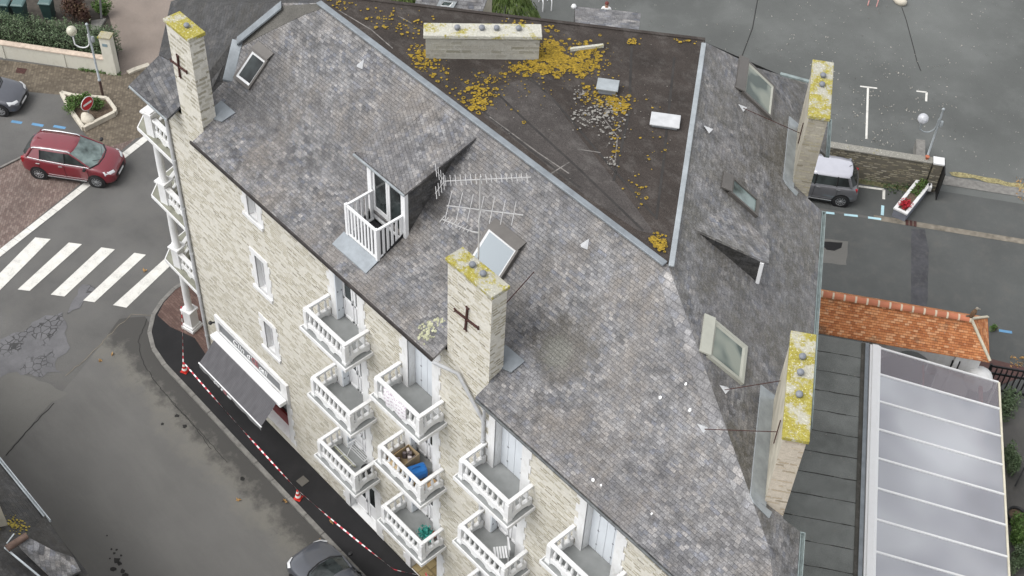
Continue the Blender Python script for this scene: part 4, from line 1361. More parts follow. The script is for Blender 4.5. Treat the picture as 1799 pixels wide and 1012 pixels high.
# ---- rounded end at the street corner: stacked corner balconies on columns
A15 = R(14)
def make_corner_balcony():
    e = MB_()
    pl = [(-2.72, .25), (-.10, .20), (-.10, 2.6), (-3.9, 3.2), (-3.35, 1.0)]
    e.prism(pl, -.14, -.004)
    sl = e.build('corner_balcony', M['white'], BLD)
    b = MB_()
    cx = sum(p[0] for p in pl) / 5; cy = sum(p[1] for p in pl) / 5
    b.poly([(cx + (x - cx) * .97, cy + (y - cy) * .97, 0) for x, y in pl])
    b.build('floor', plain('mossy_grey_floor', (0.20, 0.20, 0.16), .85, var=.3, scale=3, coords='pos'), sl)
    b = MB_()
    pc = Vector((-2.05, .52, 0))
    b.at((pc.x, pc.y, 0), A15)
    b.box(-.17, .17, -.17, .17, 0, .98)
    b.at()
    arc_panel(b, (-1.88, .50, .002), (-.12, .46, .002), .30, .11, 3)
    arc_panel(b, (-3.3, 2.9, .002), (-2.12, .70, .002), .30, .11, 3)
    b.build('parapet', M['white'], sl)
    b = MB_()
    balusters(b, (-1.85, .5, 0), (-.12, .46, 0), 7, .301, .42)
    balusters(b, (-3.3, 2.9, 0), (-2.14, .70, 0), 8, .301, .42)
    b.build('balustrade', M['white'], sl)
    b = MB_()
    d = .085
    b.prism([(-1.85, .50 - d), (-.12, .46 - d), (-.12, .46 + d), (-1.85, .50 + d)], .722, .82)
    q0, q1 = Vector((-3.3, 2.9, 0)), Vector((-2.14, .72, 0))
    s = Vector(((q1 - q0).y, -(q1 - q0).x, 0)).normalized() * d
    b.prism([tuple((q0 + s)[:2]), tuple((q0 - s)[:2]), tuple((q1 - s)[:2]), tuple((q1 + s)[:2])], .722, .82)
    b.build('handrail', M['white'], sl, bevel=.01)
    return sl
cbal = make_corner_balcony()
for i, z in enumerate((3.62, 6.95, 10.15)):
    o = cbal if i == 0 else copy_tree(cbal, BLD)
    o.location = (0, 0, z)
def column(z0, z1, plinth):
    b = MB_()
    b.at((-2.05, .52, 0), A15)
    zb = z0
    if plinth:
        b.box(-.30, .30, -.30, .30, z0, z0 + .12)
        b.box(-.26, .26, -.26, .26, z0 + .12, z0 + .22)
        b.box(-.20, .20, -.20, .20, z0 + .22, z0 + .98)
        b.box(-.25, .25, -.25, .25, z0 + .98, z0 + 1.08)
        zb = z0 + 1.08
    else:
        b.box(-.24, .24, -.24, .24, z0, z0 + .07)
        zb = z0 + .07
    b.lathe([(.17, zb), (.17, zb + .05), (.135, zb + .09), (.14, zb + .8), (.12, z1 - .14), (.12, z1 - .12), (.16, z1 - .06), (.16, z1)], (0, 0, 0), 16)
    return b.build('column', M['white'], BLD)
column(.106, 3.48, True)
column(4.60, 6.81, False)
column(7.93, 10.01, False)
b = MB_(); b.at((-2.05, .52, 0), A15); b.box(-.24, .24, -.24, .24, 11.13, 11.2); b.box(-.2, .2, -.2, .2, 11.2, 11.25)
b.build('post_cap', M['white'], BLD)
b = MB_()
b.lathe([(.07, 11.25), (.11, 11.35), (.06, 11.45), (.12, 11.52), (.12, 13.1)], (-.95, .62, 0), 10)
b.build('corner_post', M['white'], BLD)

# ---- roof terrace dormer
TYB = 1.385
XD0, XD1 = 8.55, 10.55
b = MB_()
b.poly([(TX0, TY0, 13.80), (TX1, TY0, 13.80), (TX1, TYB, 13.80), (TX0, TYB, 13.80)])
for xx, sg in ((TX0 + .005, 1), (TX1 - .005, -1)):
    b.poly([(xx, TY0, 13.8), (xx, TYB, 13.8), (xx, TYB, 14.3), (xx, TY0, 13.8)][:3] if sg > 0 else [(xx, TYB, 14.3), (xx, TYB, 13.8), (xx, TY0, 13.8)])
terr = b.build('roof_terrace', plain('black_mat', (0.018, 0.018, 0.02), .9, var=.3), BLD)
b = MB_()
zr = 14.98
xl, xr_, yf = TX0 + .03, TX1 - .03, TY0 - .0
def rail(p, q, n):
    p, q = Vector(p), Vector(q)
    b.bar(p + Vector((0, 0, zr - .03)), q + Vector((0, 0, zr - .03)), .07, .06)
    b.bar(p + Vector((0, 0, 13.86)), q + Vector((0, 0, 13.86)), .05, .06)
    d = (q - p).normalized()
    for i in range(n):
        c_ = p.lerp(q, (i + .5) / n)
        b.bar(c_ + Vector((0, 0, 13.88)), c_ + Vector((0, 0, zr - .05)), .07, .03, up=(d.y, -d.x, 0))
rail((xl, yf, 0), (xr_, yf, 0), 9)
rail((xl, yf, 0), (xl, TYB, 0), 6)
rail((xr_, yf, 0), (xr_, TYB, 0), 6)
for q in ((xl, yf), (xr_, yf)):
    b.box(q[0] - .045, q[0] + .045, q[1] - .045, q[1] + .045, 13.8, zr + .03)
b.build('railing', M['white_clean'], terr)
b = MB_()
b.slab([(TX0 - .12, -.02, zmain(-.02) + .03), (TX1 + .02, -.02, zmain(-.02) + .03), (TX1 + .02, TY0 - .03, zmain(TY0) + .05), (TX0 - .12, TY0 - .03, zmain(TY0) + .05)], .03)
b.build('zinc_apron', M['zinc'], terr)
b = MB_()
dz = lambda y: 15.93 + (y - 1.33) * .345
ytop = 3.75
b.slab([(8.40, 1.33, dz(1.33)), (10.62, 1.33, dz(1.33)), (10.72, 2.5, dz(2.5) + .0), (10.80, ytop, zmain(ytop) + .03), (8.2, ytop, zmain(ytop) + .03), (7.72, 2.26, zmain(2.26) + .02)], .07)
dorm = b.build('dormer', M['slate'], BLD)
b = MB_()
b.bar((8.40, 1.30, dz(1.33) - .04), (10.62, 1.30, dz(1.33) - .04), .05, .05)
b.build('dormer_gutter', M['zinc_pale'], dorm)
b = MB_()
ys = [TYB + .03 + i * .2 for i in range(11)]
for xx, flip in ((10.52, False), (8.90, True)):
    pts = [(xx, ys[0], zmain(ys[0]) - .3)] + [(xx, y, zmain(y) - .03) for y in ys[1:]] + [(xx, ys[-1], dz(ys[-1]) - .08), (xx, ys[0], dz(ys[0]) - .08)]
    b = MB_(); b.poly(pts if not flip else pts[::-1]); b.build('dormer_cheek', M['slate_cheek'], dorm)
b = MB_()
zt_ = dz(TYB) - .09
b.box(8.90, 9.07, TYB - .02, TYB + .10, 13.82, zt_)
b.build('dormer_jamb', M['white_clean'], dorm)
b = MB_(); b.box(10.40, 10.56, TYB - .02, TYB + .10, 13.82, zt_); b.build('dormer_jamb', M['white_clean'], dorm)
b = MB_(); b.box(9.07, 10.40, TYB + .0, TYB + .10, zt_ - .10, zt_); b.build('dormer_lintel', M['white_clean'], dorm)
b = MB_()
def frame(x0, x1, y, z0, z1, w=.08, t=.05):
    b.box(x0, x0 + w, y, y + t, z0, z1); b.box(x1 - w, x1, y, y + t, z0, z1)
    b.box(x0 + w, x1 - w, y, y + t, z0, z0 + w * 1.2); b.box(x0 + w, x1 - w, y, y + t, z1 - w, z1)
frame(9.08, 9.74, TYB + .03, 13.84, zt_ - .11)
frame(9.75, 10.40, TYB + .03, 13.84, zt_ - .11)
b.box(9.16, 9.66, TYB + .04, TYB + .07, 13.9, 14.35)
gd = b.build('glazed_door', M['upvc'], dorm)
b = MB_()
b.box(9.15, 9.67, TYB + .055, TYB + .065, 14.3, zt_ - .2); b.box(9.82, 10.33, TYB + .055, TYB + .065, 13.9, zt_ - .2)
b.build('pane', M['glass_dark'], gd)

# ---- dormer on the right hand slope
cn, cf = -5.33, -3.9
def cof(p): return p.dot(Vector((-DY, DX, 0)))
df = 19.08
zn_, zf_ = 0, 0
zdr = lambda d: 16.55 + (d - 17.08) * -.40
b = MB_()
def W3(c, d, z):
    return wcd(c, d, z)
def zat(px, py, p):
    d = ray(px, py)
    a = Vector((p[0] - CAM.x, p[1] - CAM.y))
    return CAM.z + d.z * (a.x * d.x + a.y * d.y) / (d.x ** 2 + d.y ** 2)
dE = df + .2
zN = zat(1342, 459, W3(cn, dE, 0))
zdr = lambda d: 16.62 + (d - 17.05) * (zN - 16.62) / (dE - 17.05)
pF = gp(1352, 428, W3(cn, dE, zN), Vector((DX, DY, 0)))
cf = cof(pF) - .1
pU = rR(1287, 362, .02)
b.slab([W3(cn - .03, 17.0, 16.66), W3(cn - .03, dE, zN), pF, pU], .08)
dr = b.build('dormer', make_slate('pale_dormer_slate', w=.2, h=.11, brown=.5, pale=.25, green=.5, dark=1.0), BLD)
b = MB_()
ds = [17.1 + i * .2 for i in range(10)] + [df]
pts = [W3(cn, d, zright(d) - .03) for d in ds] + [W3(cn, df, zdr(df) - .09), W3(cn, 17.2, zdr(17.2) - .09)]
b.poly(pts)
b.build('dormer_cheek', M['slate_dark'], dr)
b = MB_()
p = W3(cn, df + .03, 0)
b.bar(W3(cn + .02, df + .03, zright(df) - .02), W3(cn + .02, df + .03, zdr(df) - .1), .16, .10, up=(DX, DY, 0))
b.build('dormer_jamb', M['white_clean'], dr)
b = MB_()
b.bar(W3(cf - .02, df + .03, zright(df) - .02), W3(cf - .02, df + .03, pF.z - .1), .16, .10, up=(DX, DY, 0))
b.build('dormer_jamb', M['white_clean'], dr)
b = MB_()
b.poly([W3(cn + .1, df - .02, zright(df)), W3(cf - .1, df - .02, zright(df)), W3(cf - .1, df - .02, pF.z - .12), W3(cn + .1, df - .02, zdr(df) - .12)])
b.build('pane', M['glass_dark'], dr)
# back dormer beyond the ridge: its slate top shows over the felt
b = MB_()
q = [gz(1011, 46, 16.9), gz(1121, 60, 16.9), gz(1126, 23, 16.2), gz(1010, 11, 16.2)]
q[2] = gz(1126, 23, 16.55); q[3] = gz(1010, 11, 16.55)
b.slab(q, .1)
bd = b.build('dormer', make_slate('speckled_dormer_slate', w=.24, h=.14, brown=.3, pale=.9), BLD)
b = MB_()
for i, j in ((1, 2), (3, 0), (2, 3)):
    a_, c_ = q[i] - Vector((0, 0, .1)), q[j] - Vector((0, 0, .1))
    b.poly([a_, a_ - Vector((0, 0, 3.4)), c_ - Vector((0, 0, 3.4)), c_])
b.build('dormer_cheek', M['slate_cheek'], bd)
b = MB_(); b.sphere(q[3] + Vector((.05, -.1, .06)), .09, 8); b.build('ridge_stop', M['white'], bd)

# ---- roof windows
def skylight(P, n, parent, frame_m, glass_m, h=.10, fw=.10, cowl=True, white_in=None):
    """P: four corners (eave-left, eave-right, ridge-right, ridge-left) on the slope"""
    P = [Vector(p) for p in P]
    ctr = sum(P, Vector()) / 4
    o = [p + n * h for p in P]
    ins = [p + (ctr - p).normalized() * fw * 1.41 + n * h for p in P]
    b = MB_()
    for i in range(4):
        j = (i + 1) % 4
        b.poly([P[i], P[j], o[j], o[i]])
        b.poly([o[i], o[j], ins[j], ins[i]])
        lo = -n * .05
        b.poly([ins[i], ins[j], ins[j] + lo, ins[i] + lo])
    sk = b.build('roof_window', frame_m, parent)
    b = MB_()
    b.poly([p - n * .04 for p in ins])
    b.build('pane', glass_m, sk)
    if white_in:
        b = MB_()
        i2 = [p + (ctr - p).normalized() * .09 for p in ins]
        for i in range(4):
            j = (i + 1) % 4
            b.poly([ins[i] - n * .006, ins[j] - n * .006, i2[j] - n * .03, i2[i] - n * .03])
        b.build('window_frame', white_in, sk)
    if cowl:
        up = ((P[2] + P[3]) / 2 - (P[0] + P[1]) / 2).normalized()
        b = MB_()
        b.slab([P[3] + n * (h + .05) - up * .02, P[2] + n * (h + .05) - up * .02, P[2] + up * .26 + n * .03, P[3] + up * .26 + n * .03], .05, tuple(-n))
        b.build('top_flashing', frame_m, sk)
    return sk
brown = make_metal('brown_grey_flashing', (0.13, 0.12, 0.11), .45, .3, .2)
tanm = make_metal('beige_flashing', (0.42, 0.42, 0.36), .5, .2, .15)
pale_blind = NT('drawn_roof_blind', .15, 0, .6); pale_blind.col((0.25, 0.28, 0.30)); pale_blind = pale_blind.done()
gpale = NT('greenish_pane', .08, 0, .3); gpale.col(gpale.ramp(gpale.noise(gpale.pos(), 1.1, 1), [(.44, (0.05, 0.07, 0.062)), (.5, (0.15, 0.175, 0.15)), (.58, (0.22, 0.24, 0.20))])); gpale = gpale.done()
skylight([rA(412, 137), rA(439, 159), rA(474, 106), rA(447, 84)], NA, BLD, brown, M['glass_dark'], .08, .09, True, M['upvc'])
# far corner of this one is hidden by the stack: laid out on the slope as a rectangle
sx0, sx1, sy0, sy1 = 12.72, 13.93, 1.74, 2.62
skylight([Vector((sx0, sy0, zmain(sy0))), Vector((sx1, sy0, zmain(sy0))), Vector((sx1, sy1, zmain(sy1))), Vector((sx0, sy1, zmain(sy1)))], NA, BLD, brown, pale_blind, .15, .07, True, M['upvc'])
def skR(c0, c1, d0, d1, fm, gm, h=.13, wi=None):
    return skylight([rp(c0, d1), rp(c1, d1), rp(c1, d0), rp(c0, d0)], NR, BLD, fm, gm, h, .09, True, wi)
skR(1.36, 2.95, 17.95, 18.95, brown, gpale, .09, tanm)
skR(-3.08, -2.42, 17.95, 18.85, brown, M['glass_pale'], .10)
skR(-9.08, -7.82, 17.98, 18.98, tanm, gpale, .09, tanm)
# vents standing on the felt roof
for px, py, w_, d_, h_, m_ in ((1068, 148, .62, .5, .28, 'zinc_pale'), (1169, 210, .82, .55, .2, 'white_clean')):
    c_ = gz(px, py, ZT + h_)
    b = MB_(); b.at((c_.x, c_.y, 0), R(38))
    b.box(-w_ / 2 + .06, w_ / 2 - .06, -d_ / 2 + .06, d_ / 2 - .06, ZT + .06, ZT + h_ - .05)
    v = b.build('roof_hatch', M['hs'], BLD)
    b = MB_(); b.at((c_.x, c_.y, 0), R(38))
    b.box(-w_ / 2, w_ / 2, -d_ / 2, d_ / 2, ZT + h_ - .05, ZT + h_)
    b.build('lid', M[m_] if m_ != 'white_clean' else M['pipe'], v, bevel=.015)
def zat(px, py, p):
    d = ray(px, py)
    a = Vector((p[0] - CAM.x, p[1] - CAM.y))
    return CAM.z + d.z * (a.x * d.x + a.y * d.y) / (d.x ** 2 + d.y ** 2)
CV, DV = Vector((-DY, DX, 0)), Vector((DX, DY, 0))
def cof(p): return p.dot(CV)
def dof(p): return p.dot(DV)
def frame4(c, d, z=0.0):                       # local x along d, local y along c
    return Matrix.Translation(wcd(c, d, z)) @ WR
# ------------------------------------------------------------------ flat roofed annex beside the building
ann = thing('annex', 'low annex with grey felt flat roof between stone block and glass roofed terrace', 'annex', wcd(3.9, 20.5), WANG)
b = MB_(); b.box(0, 4.0, -24, 0, 0, 3.15); b.build('wall', M['stucco'], ann)
b = MB_(); b.box(-.02, 3.95, -24, .05, 3.16, 3.30); fr = b.build('flat_roof', M['felt_grey'], ann)
b = MB_()
rnd = random.Random(5)
y = -.75
while y > -20:
    pts = [Vector((-.02 + i * .33, y + rnd.uniform(-.012, .012), 3.304)) for i in range(13)]
    b = MB_()
    for p, q in zip(pts[:-1], pts[1:]):
        w = rnd.uniform(.008, .022)
        b.poly([p + Vector((0, -w, 0)), q + Vector((0, -w, 0)), q + Vector((0, w, 0)), p + Vector((0, w, 0))])
    y -= .93
    b.build('felt_seam', M['felt_seam'], fr)
b = MB_()
for i in range(170):
    x, y = rnd.uniform(.8, 3.7), rnd.uniform(-14, -1)
    r = rnd.uniform(.008, .028)
    b.poly([(x + r * math.cos(a), y + r * math.sin(a), 3.307 + i * 1e-5) for a in (0, 1.2, 2.4, 3.6, 4.9)])
b.build('grit', M['lichen_pale'], fr)['kind'] = 'stuff'
b = MB_(); b.box(3.72, 3.86, -24, 0, 3.301, 3.33); b.build('edge_flashing', make_felt('mossy_edge', (0.06, 0.058, 0.05), grey=.6), ann)
b = MB_(); b.box(3.86, 4.0, -24, 0, 3.22, 3.36); b.build('gutter', M['zinc'], ann)

# ------------------------------------------------------------------ glass roofed terrace
con = thing('conservatory', 'long glass roofed terrace with white bars beside the grey flat roof', 'conservatory', wcd(3.8, 24.62), WANG)
zl, zr2, wid = 3.26, 2.52, 4.80
b = MB_(); b.box(-.10, .30, -20, .02, 3.2, 3.42); b.box(-.02, .22, -20, .02, 3.42, 3.46)
b.build('wall_beam', M['white_clean'], con, bevel=.02)
M['wc_glossy'] = M['white_clean']
lc = [cof(gz(x, y, zl)) - 3.8 for x, y in ((1547, 613), (1546, 660), (1546, 707.6), (1545, 756), (1544.5, 807.8), (1543, 860), (1542, 914), (1541, 970.7))]
rc_ = [cof(gz(x, y, zr2)) - 3.8 for x, y in ((1755, 665.6), (1757, 711.6), (1759.5, 761.7), (1762.7, 811.7), (1764.7, 864), (1766.5, 918), (1769.6, 973))]
stp = (lc[0] - lc[-1]) / 7
bars = [lc[0] - stp * i for i in range(16)]
off = sum(rc_[i] - bars[i] for i in range(7)) / 7
b = MB_()
for y in bars:
    b.bar((.30, y, zl + .03), (wid, y + off * 0, zr2 + .03), .065, .07)
b.build('glazing_bar', M['white_clean'], con)
gt = NT('milky_sky_roof_glass', .10, 0, .7)
gn = gt.noise(gt.pos((1, 1, 1)), .28, 2, .5)
gt.col(gt.ramp(gn, [(.36, (0.36, 0.365, 0.40)), (.64, (0.56, 0.57, 0.60))]))  # milky pane tint, with sky and cloud reflection painted in as mottling
gt._set(gt.b.inputs['Alpha'], gt.ramp(gt.noise(gt.pos(), .22, 1), [(.35, .60), (.65, .88)]))
M['milky_sky'] = gt.done()
gc = NT('clear_roof_glass', .06, 0, .7); gc.col((0.25, 0.23, 0.25)); gc.b.inputs['Alpha'].default_value = .45; M['clear'] = gc.done()
sl = (zr2 - zl) / (wid - .3)
b = MB_()
for i, (y0, y1) in enumerate(zip(bars[:-1], bars[1:])):
    b.mi = 1 if i == 0 else 0
    b.slab([(.30, y1 + .03, zl + .015), (wid, y1 + .03, zr2 + .015), (wid, y0 - .03, zr2 + .015), (.30, y0 - .03, zl + .015)], .012)
b.build('glass_panel', [M['milky_sky'], M['clear']], con)
b = MB_(); b.bar((wid + .03, bars[0], zr2 + .0), (wid + .03, bars[-1], zr2 + .0), .07, .10); b.build('eave_gutter', plain('cream_gutter', (0.62, 0.58, 0.46), .5), con)
b = MB_()
for y in bars[::3]:
    b.box(wid - .06, wid, y - .04, y + .04, 0, zr2 - .05)
b.build('post', M['white_clean'], con)
b = MB_(); b.bar((wid - .55, bars[0], 2.2), (wid - .55, bars[-1], 2.2), .14, .10); b.bar((2.0, bars[0], 2.75), (2.0, bars[-1], 2.75), .06, .1)
b.build('red_beam', plain('brick_red_beam', (0.25, 0.07, 0.05), .6), con)
b = MB_(); b.box(.0, wid, bars[-1], bars[0] + .3, .02, .06); b.build('terrace_floor', plain('red_brown_terrace', (0.13, 0.075, 0.065), .8, var=.2), con)
b = MB_()
for i in range(14):
    b.bar((.4 + i * .22, bars[0] - .35, .1), (.4 + i * .22, bars[0] - .35, 1.0), .02)
b.bar((.4, bars[0] - .35, 1.0), (3.3, bars[0] - .35, 1.0), .03)
b.build('inner_railing', M['black'], con)

# ------------------------------------------------------------------ tiled porch
por = thing('tiled_porch', 'white walled gate porch under an orange clay tile roof with rounded ridge', 'porch', wcd(5.2, 20.5), WANG)
rz_, ez, hw = 4.2, 3.30, 1.12
xe, xr1 = dof(gz(1739, 632, ez)) - 20.5, dof(gz(1706, 560, rz_)) - 20.5
tt = NT('orange_clay_tiles', .85, 0, .25)
r1, rc1, fu, fv = brickcells(tt, tt.uv(), .17, .095, .1)
c_ = tt.ramp(r1, [(0, (0.30, 0.105, 0.04)), (.35, (0.42, 0.155, 0.06)), (.7, (0.50, 0.21, 0.085)), (1, (0.55, 0.29, 0.15))])
nz = tt.noise(tt.pos(), 1.6, 4, .65)
c_ = tt.mix(tt.ramp(nz, [(.56, 0), (.7, .75)]), c_, (0.16, 0.10, 0.06))
c_ = tt.mix(tt.ramp(tt.noise(tt.pos(), 9, 4, .7), [(.6, 0), (.72, .6)]), c_, (0.50, 0.42, 0.33))
c_ = tt.mix(tt.m('MULTIPLY', tt.m('MAXIMUM', tt.m('GREATER_THAN', fv, .80), tt.m('LESS_THAN', fu, .07)), .7), c_, (0.10, 0.035, 0.015))
tt.col(c_)
tt.bump(tt.m('ADD', tt.m('SUBTRACT', 1.0, fv), tt.m('MULTIPLY', r1, .4)), .02)
M['tiles'] = tt.done()
b = MB_()
b.slab([(-.05, -hw, ez), (xe, -hw, ez), (xr1, 0, rz_), (-.05, 0, rz_)], .07)
b.slab([(xe, hw, ez), (-.05, hw, ez), (-.05, 0, rz_), (xr1, 0, rz_)], .07)
b.slab([(xe, -hw, ez), (xe, hw, ez), (xr1, 0, rz_)], .07)
rf = b.build('tile_roof', M['tiles'], por)
b = MB_()
n = 18
seg = (xr1 + .05) / n
for i in range(n):
    xa, xb = -.05 + i * seg, -.05 + (i + 1) * seg
    b.mi = 0
    b.loft([[Vector((x, .13 * math.cos(a), rz_ - .03 + .13 * math.sin(a))) for a in [k * math.pi / 7 for k in range(8)]] for x in (xa, xb - .055)], False, True, closed=False)
    b.mi = 1
    b.loft([[Vector((x, .145 * math.cos(a), rz_ - .035 + .14 * math.sin(a))) for a in [k * math.pi / 7 for k in range(8)]] for x in (xb - .065, xb + .005)], False, True, closed=False)
b.build('ridge_tiles', [plain('clay_ridge', (0.42, 0.15, 0.08), .8, var=.2, scale=2), plain('mortar_joint', (0.52, 0.44, 0.33), .95, var=.15)], rf)
b = MB_()
b.bar((xr1, 0, rz_ + .02), (xe, -hw, ez + .03), .10, .05); b.bar((xr1, 0, rz_ + .02), (xe, hw, ez + .03), .10, .05)
b.build('hip_mortar', plain('cement_hip', (0.48, 0.44, 0.34), .95, var=.2), rf)
b = MB_()                                       # end wall, arch and side walls
def arch_wall(y, x0, x1, ax0, ax1, h, sp):
    n_ = 10
    arc = [(ax0 + (ax1 - ax0) * i / n_, sp + (ax1 - ax0) / 2 * .8 * math.sin(math.pi * i / n_)) for i in range(n_ + 1)]
    for yy in (y, y + .22):
        b.poly([(x0, yy, 0), (ax0, yy, 0), (ax0, yy, h), (x0, yy, h)])
        b.poly([(ax1, yy, 0), (x1, yy, 0), (x1, yy, h), (ax1, yy, h)])
        for (xa, za), (xb, zb) in zip(arc[:-1], arc[1:]):
            b.poly([(xa, yy, za), (xb, yy, zb), (xb, yy, h), (xa, yy, h)])
    for (xa, za), (xb, zb) in zip(arc[:-1], arc[1:]):
        b.poly([(xa, y, za), (xa, y + .22, za), (xb, y + .22, zb), (xb, y, zb)])
    b.box(ax0 - .01, ax0, y, y + .22, 0, sp); b.box(ax1, ax1 + .01, y, y + .22, 0, sp)
arch_wall(-.85, 4.2, 8.2, 4.5, 6.9, 3.22, 1.9)
arch_wall(.75, 4.2, 8.2, 4.5, 6.9, 3.22, 1.9)
b.box(7.95, 8.2, -.62, .74, 0, 3.22)
b.box(7.25, 7.42, -.98, -.86, 0, 3.1)
b.build('wall', M['white'], por)
b = MB_(); b.box(7.2, 7.5, -.90, -.86, 2.35, 2.75); b.build('wall_lantern', M['black'], por)
b = MB_()
b.lathe([(.50, 0), (.55, .1), (.42, .5), (.25, .62), (.02, .66)], (8.35, -1.0, 1.9), 14)
b.build('porch_canopy', M['white'], por)
pb = gz(1712, 562, rz_ + .1)
bd_ = thing('bird_figure', 'brown carved bird figure perched on the end of the orange tile ridge', 'ornament', wcd(5.2, 20.5 + xr1 - .02, rz_ + .06), WANG)
b = MB_(); b.tube([(-.02, 0, 0), (0, 0, .12), (.03, 0, .30), (.05, 0, .42), (.06, 0, .50)], [.05, .085, .10, .07, .03], 10)
bm_ = b.build('body', plain('brown_bird', (0.13, 0.08, 0.045), .8, var=.5, scale=14), bd_)
b = MB_(); b.sphere((.08, 0, .53), .06, 10); b.bar((.12, 0, .53), (.2, 0, .52), .025); b.build('head', plain('grey_bird_head', (0.28, 0.25, 0.2), .8), bd_)
b = MB_(); b.bar((-.04, 0, .12), (-.20, 0, .02), .07, .03); b.build('tail', M['bark'], bd_)

# ------------------------------------------------------------------ right edge: white house wall, gate, plants
wh = thing('white_house', 'plain white rendered house wall along the right edge of the courtyard', 'house', wcd(4.6, 31.25), WANG)
b = MB_(); b.box(0, 6, -22, 0, 0, 5.2); b.build('wall', make_white('white_render', (0.66, 0.68, 0.68), .12), wh)
b = MB_(); b.slab([(.03, -22, 5.22), (3.0, -22, 6.9), (3.0, .2, 6.9), (.03, .2, 5.22)][::-1], .1); b.slab([(3.0, -22, 6.9), (6.1, -22, 5.2), (6.1, .2, 5.2), (3.0, .2, 6.9)][::-1], .1); b.build('slate_roof', M["slate_lichened"], wh)
ga = thing('gate', 'black slatted gate between the porch and the white house', 'gate', wcd(5.6, 29.55), WANG)
b = MB_()
for i in range(9):
    b.bar((.05 + i * .2, 0, .12), (.05 + i * .2, 0, 1.35), .09, .03)
b.build('slats', M['black'], ga)
b = MB_()
for z in (.1, 1.0, 1.4):
    b.bar((0, .03, z), (1.7, .03, z), .05, .09)
b.bar((0, 0.03, 0), (0, .03, 1.5), .08); b.bar((1.68, .03, 0), (1.68, .03, 1.5), .08)
b.build('gate_frame', M['black'], ga)

def leaves(b, fn, n, s0, s1, rnd):
    for i in range(n):
        p = fn()
        s = rnd.uniform(s0, s1)
        u = Vector((rnd.gauss(0, 1), rnd.gauss(0, 1), rnd.gauss(0, .7))).normalized()
        w = u.cross(Vector((rnd.gauss(0, 1), rnd.gauss(0, 1), rnd.gauss(0, 1)))).normalized()
        b.add([p - u * s, p + w * s * .45 + Vector((0, 0, s * .15)), p + u * s, p - w * s * .45], [(0, 1, 2, 3)])
def bush(name, label, cat, loc, rx, ry, h, n, mat, s=.06, seed=1, group=None, rz=0.0, stems=5):
    r_ = random.Random(seed)
    t = thing(name, label, cat, loc, rz, group)
    lob = [(r_.uniform(-.55, .55) * rx, r_.uniform(-.55, .55) * ry, r_.uniform(.35, .8) * h, r_.uniform(.35, .6)) for _ in range(9)]
    def fn():
        lx, ly, lz, q = r_.choice(lob)
        v = Vector((r_.gauss(0, 1), r_.gauss(0, 1), r_.gauss(0, 1))).normalized() * (r_.random() ** .4)
        return Vector((lx + v.x * q * rx, ly + v.y * q * ry, max(.03, lz + v.z * q * h * .7)))
    b = MB_(); b.uvon = False
    leaves(b, fn, n, s * .6, s * 1.3, r_)
    b.build('foliage', mat, t)
    b = MB_()
    for i in range(stems):
        x, y = r_.uniform(-.5, .5) * rx, r_.uniform(-.5, .5) * ry
        b.tube([(x * .3, y * .3, 0), (x * .7, y * .7, h * .4), (x, y, h * .8)], [.025, .018, .008], 5)
    b.build('stem', M['bark'], t)
    return t
for i, (px, py, rx, h, m_, lb) in enumerate(((1776, 712, .42, 1.1, 'leaf', 'rounded green shrub nearest the black gate by the white wall'), (1786, 812, .40, 1.2, 'leaf', 'green shrub under the dark pole by the white wall'), (1783, 935, .36, 1.0, 'leaf_bright', 'green shrub beside the dark plant pot'), (1790, 985, .42, 1.0, 'leaf', 'grey green shrub at the lower right corner'))):
    p = gz(px, py, .5)
    bush('shrub', lb, 'shrub', wcd(cof(p), 30.45), rx, .8, h, 1500, M[m_], .055, 20 + i, 'shrubs by the white wall', WANG)
pp = wcd(cof(gz(1781, 905, .4)), 30.5)
t = thing('plant_pot', 'dark round plant pot between shrubs by the white wall', 'plant pot', pp)
b = MB_(); b.lathe([(.20, 0), (.30, .45), (.34, .46), (.34, .52), (.29, .52), (.27, .42)], (0, 0, 0), 18, True, False); b.build('pot', M['black'], t)
b = MB_(); b.lathe([(.27, .41), (.001, .43)], (0, 0, 0), 14); b.build('soil', M['soil'], t)
b = MB_(); a_ = wcd(cof(gz(1776, 850, .3)), 30.6); b.bar(a_ + Vector((0, 0, .2)), a_ + CV * .9 + DV * .35 + Vector((0, 0, 1.7)), .06)
tag(b.build('pole', M['black']), 'thin dark pole leaning on the white wall above the shrubs', 'pole')
rnd = random.Random(9)
b = MB_()
for i in range(5):
    p = wcd(cof(gz(1769, 768, .1)) + rnd.uniform(-.25, .25), 30.2 + rnd.uniform(-.1, .1))
    b.sphere(p + Vector((0, 0, .12)), rnd.uniform(.07, .12), 8)
tag(b.build('stone_pile', M['kerb_pale']), 'small heap of pale stones against the glass roofed terrace', 'stones')

# ------------------------------------------------------------------ car park wall, gate pier, barrier, lamp
pw0, pw1 = wcd(16.82, 19.0), wcd(16.82, 27.35)
t = thing('stone_wall', 'low dark rubble boundary wall of the car park behind the silver car', 'wall', pw0, WANG)
L = (pw1 - pw0).length
b = MB_(); b.box(0, L, 0, .32, 0, 1.55); b.build('wall', M['stone_old'], t)
b = MB_(); b.box(-.02, L + .02, -.04, .36, 1.551, 1.63); b.build('coping', make_cap('weathered_coping', -.4, (0.26, 0.25, 0.22)), t, bevel=.02)
b = MB_(); b.box(L - .45, L - .05, .361, 2.7, 0.0, .62); b.build('low_spur', M['kerb'], t)
t = thing('gate_pier', 'short stone gate pier with white top at the end of the dark rubble wall', 'pier', wcd(16.75, 27.42), WANG)
b = MB_(); b.box(0, .42, 0, .42, 0, 1.6); b.build('pier', M['stone_old'], t)
b = MB_(); b.box(-.03, .45, -.03, .45, 1.601, 1.68); b.build('pier_cap', M['white'], t)
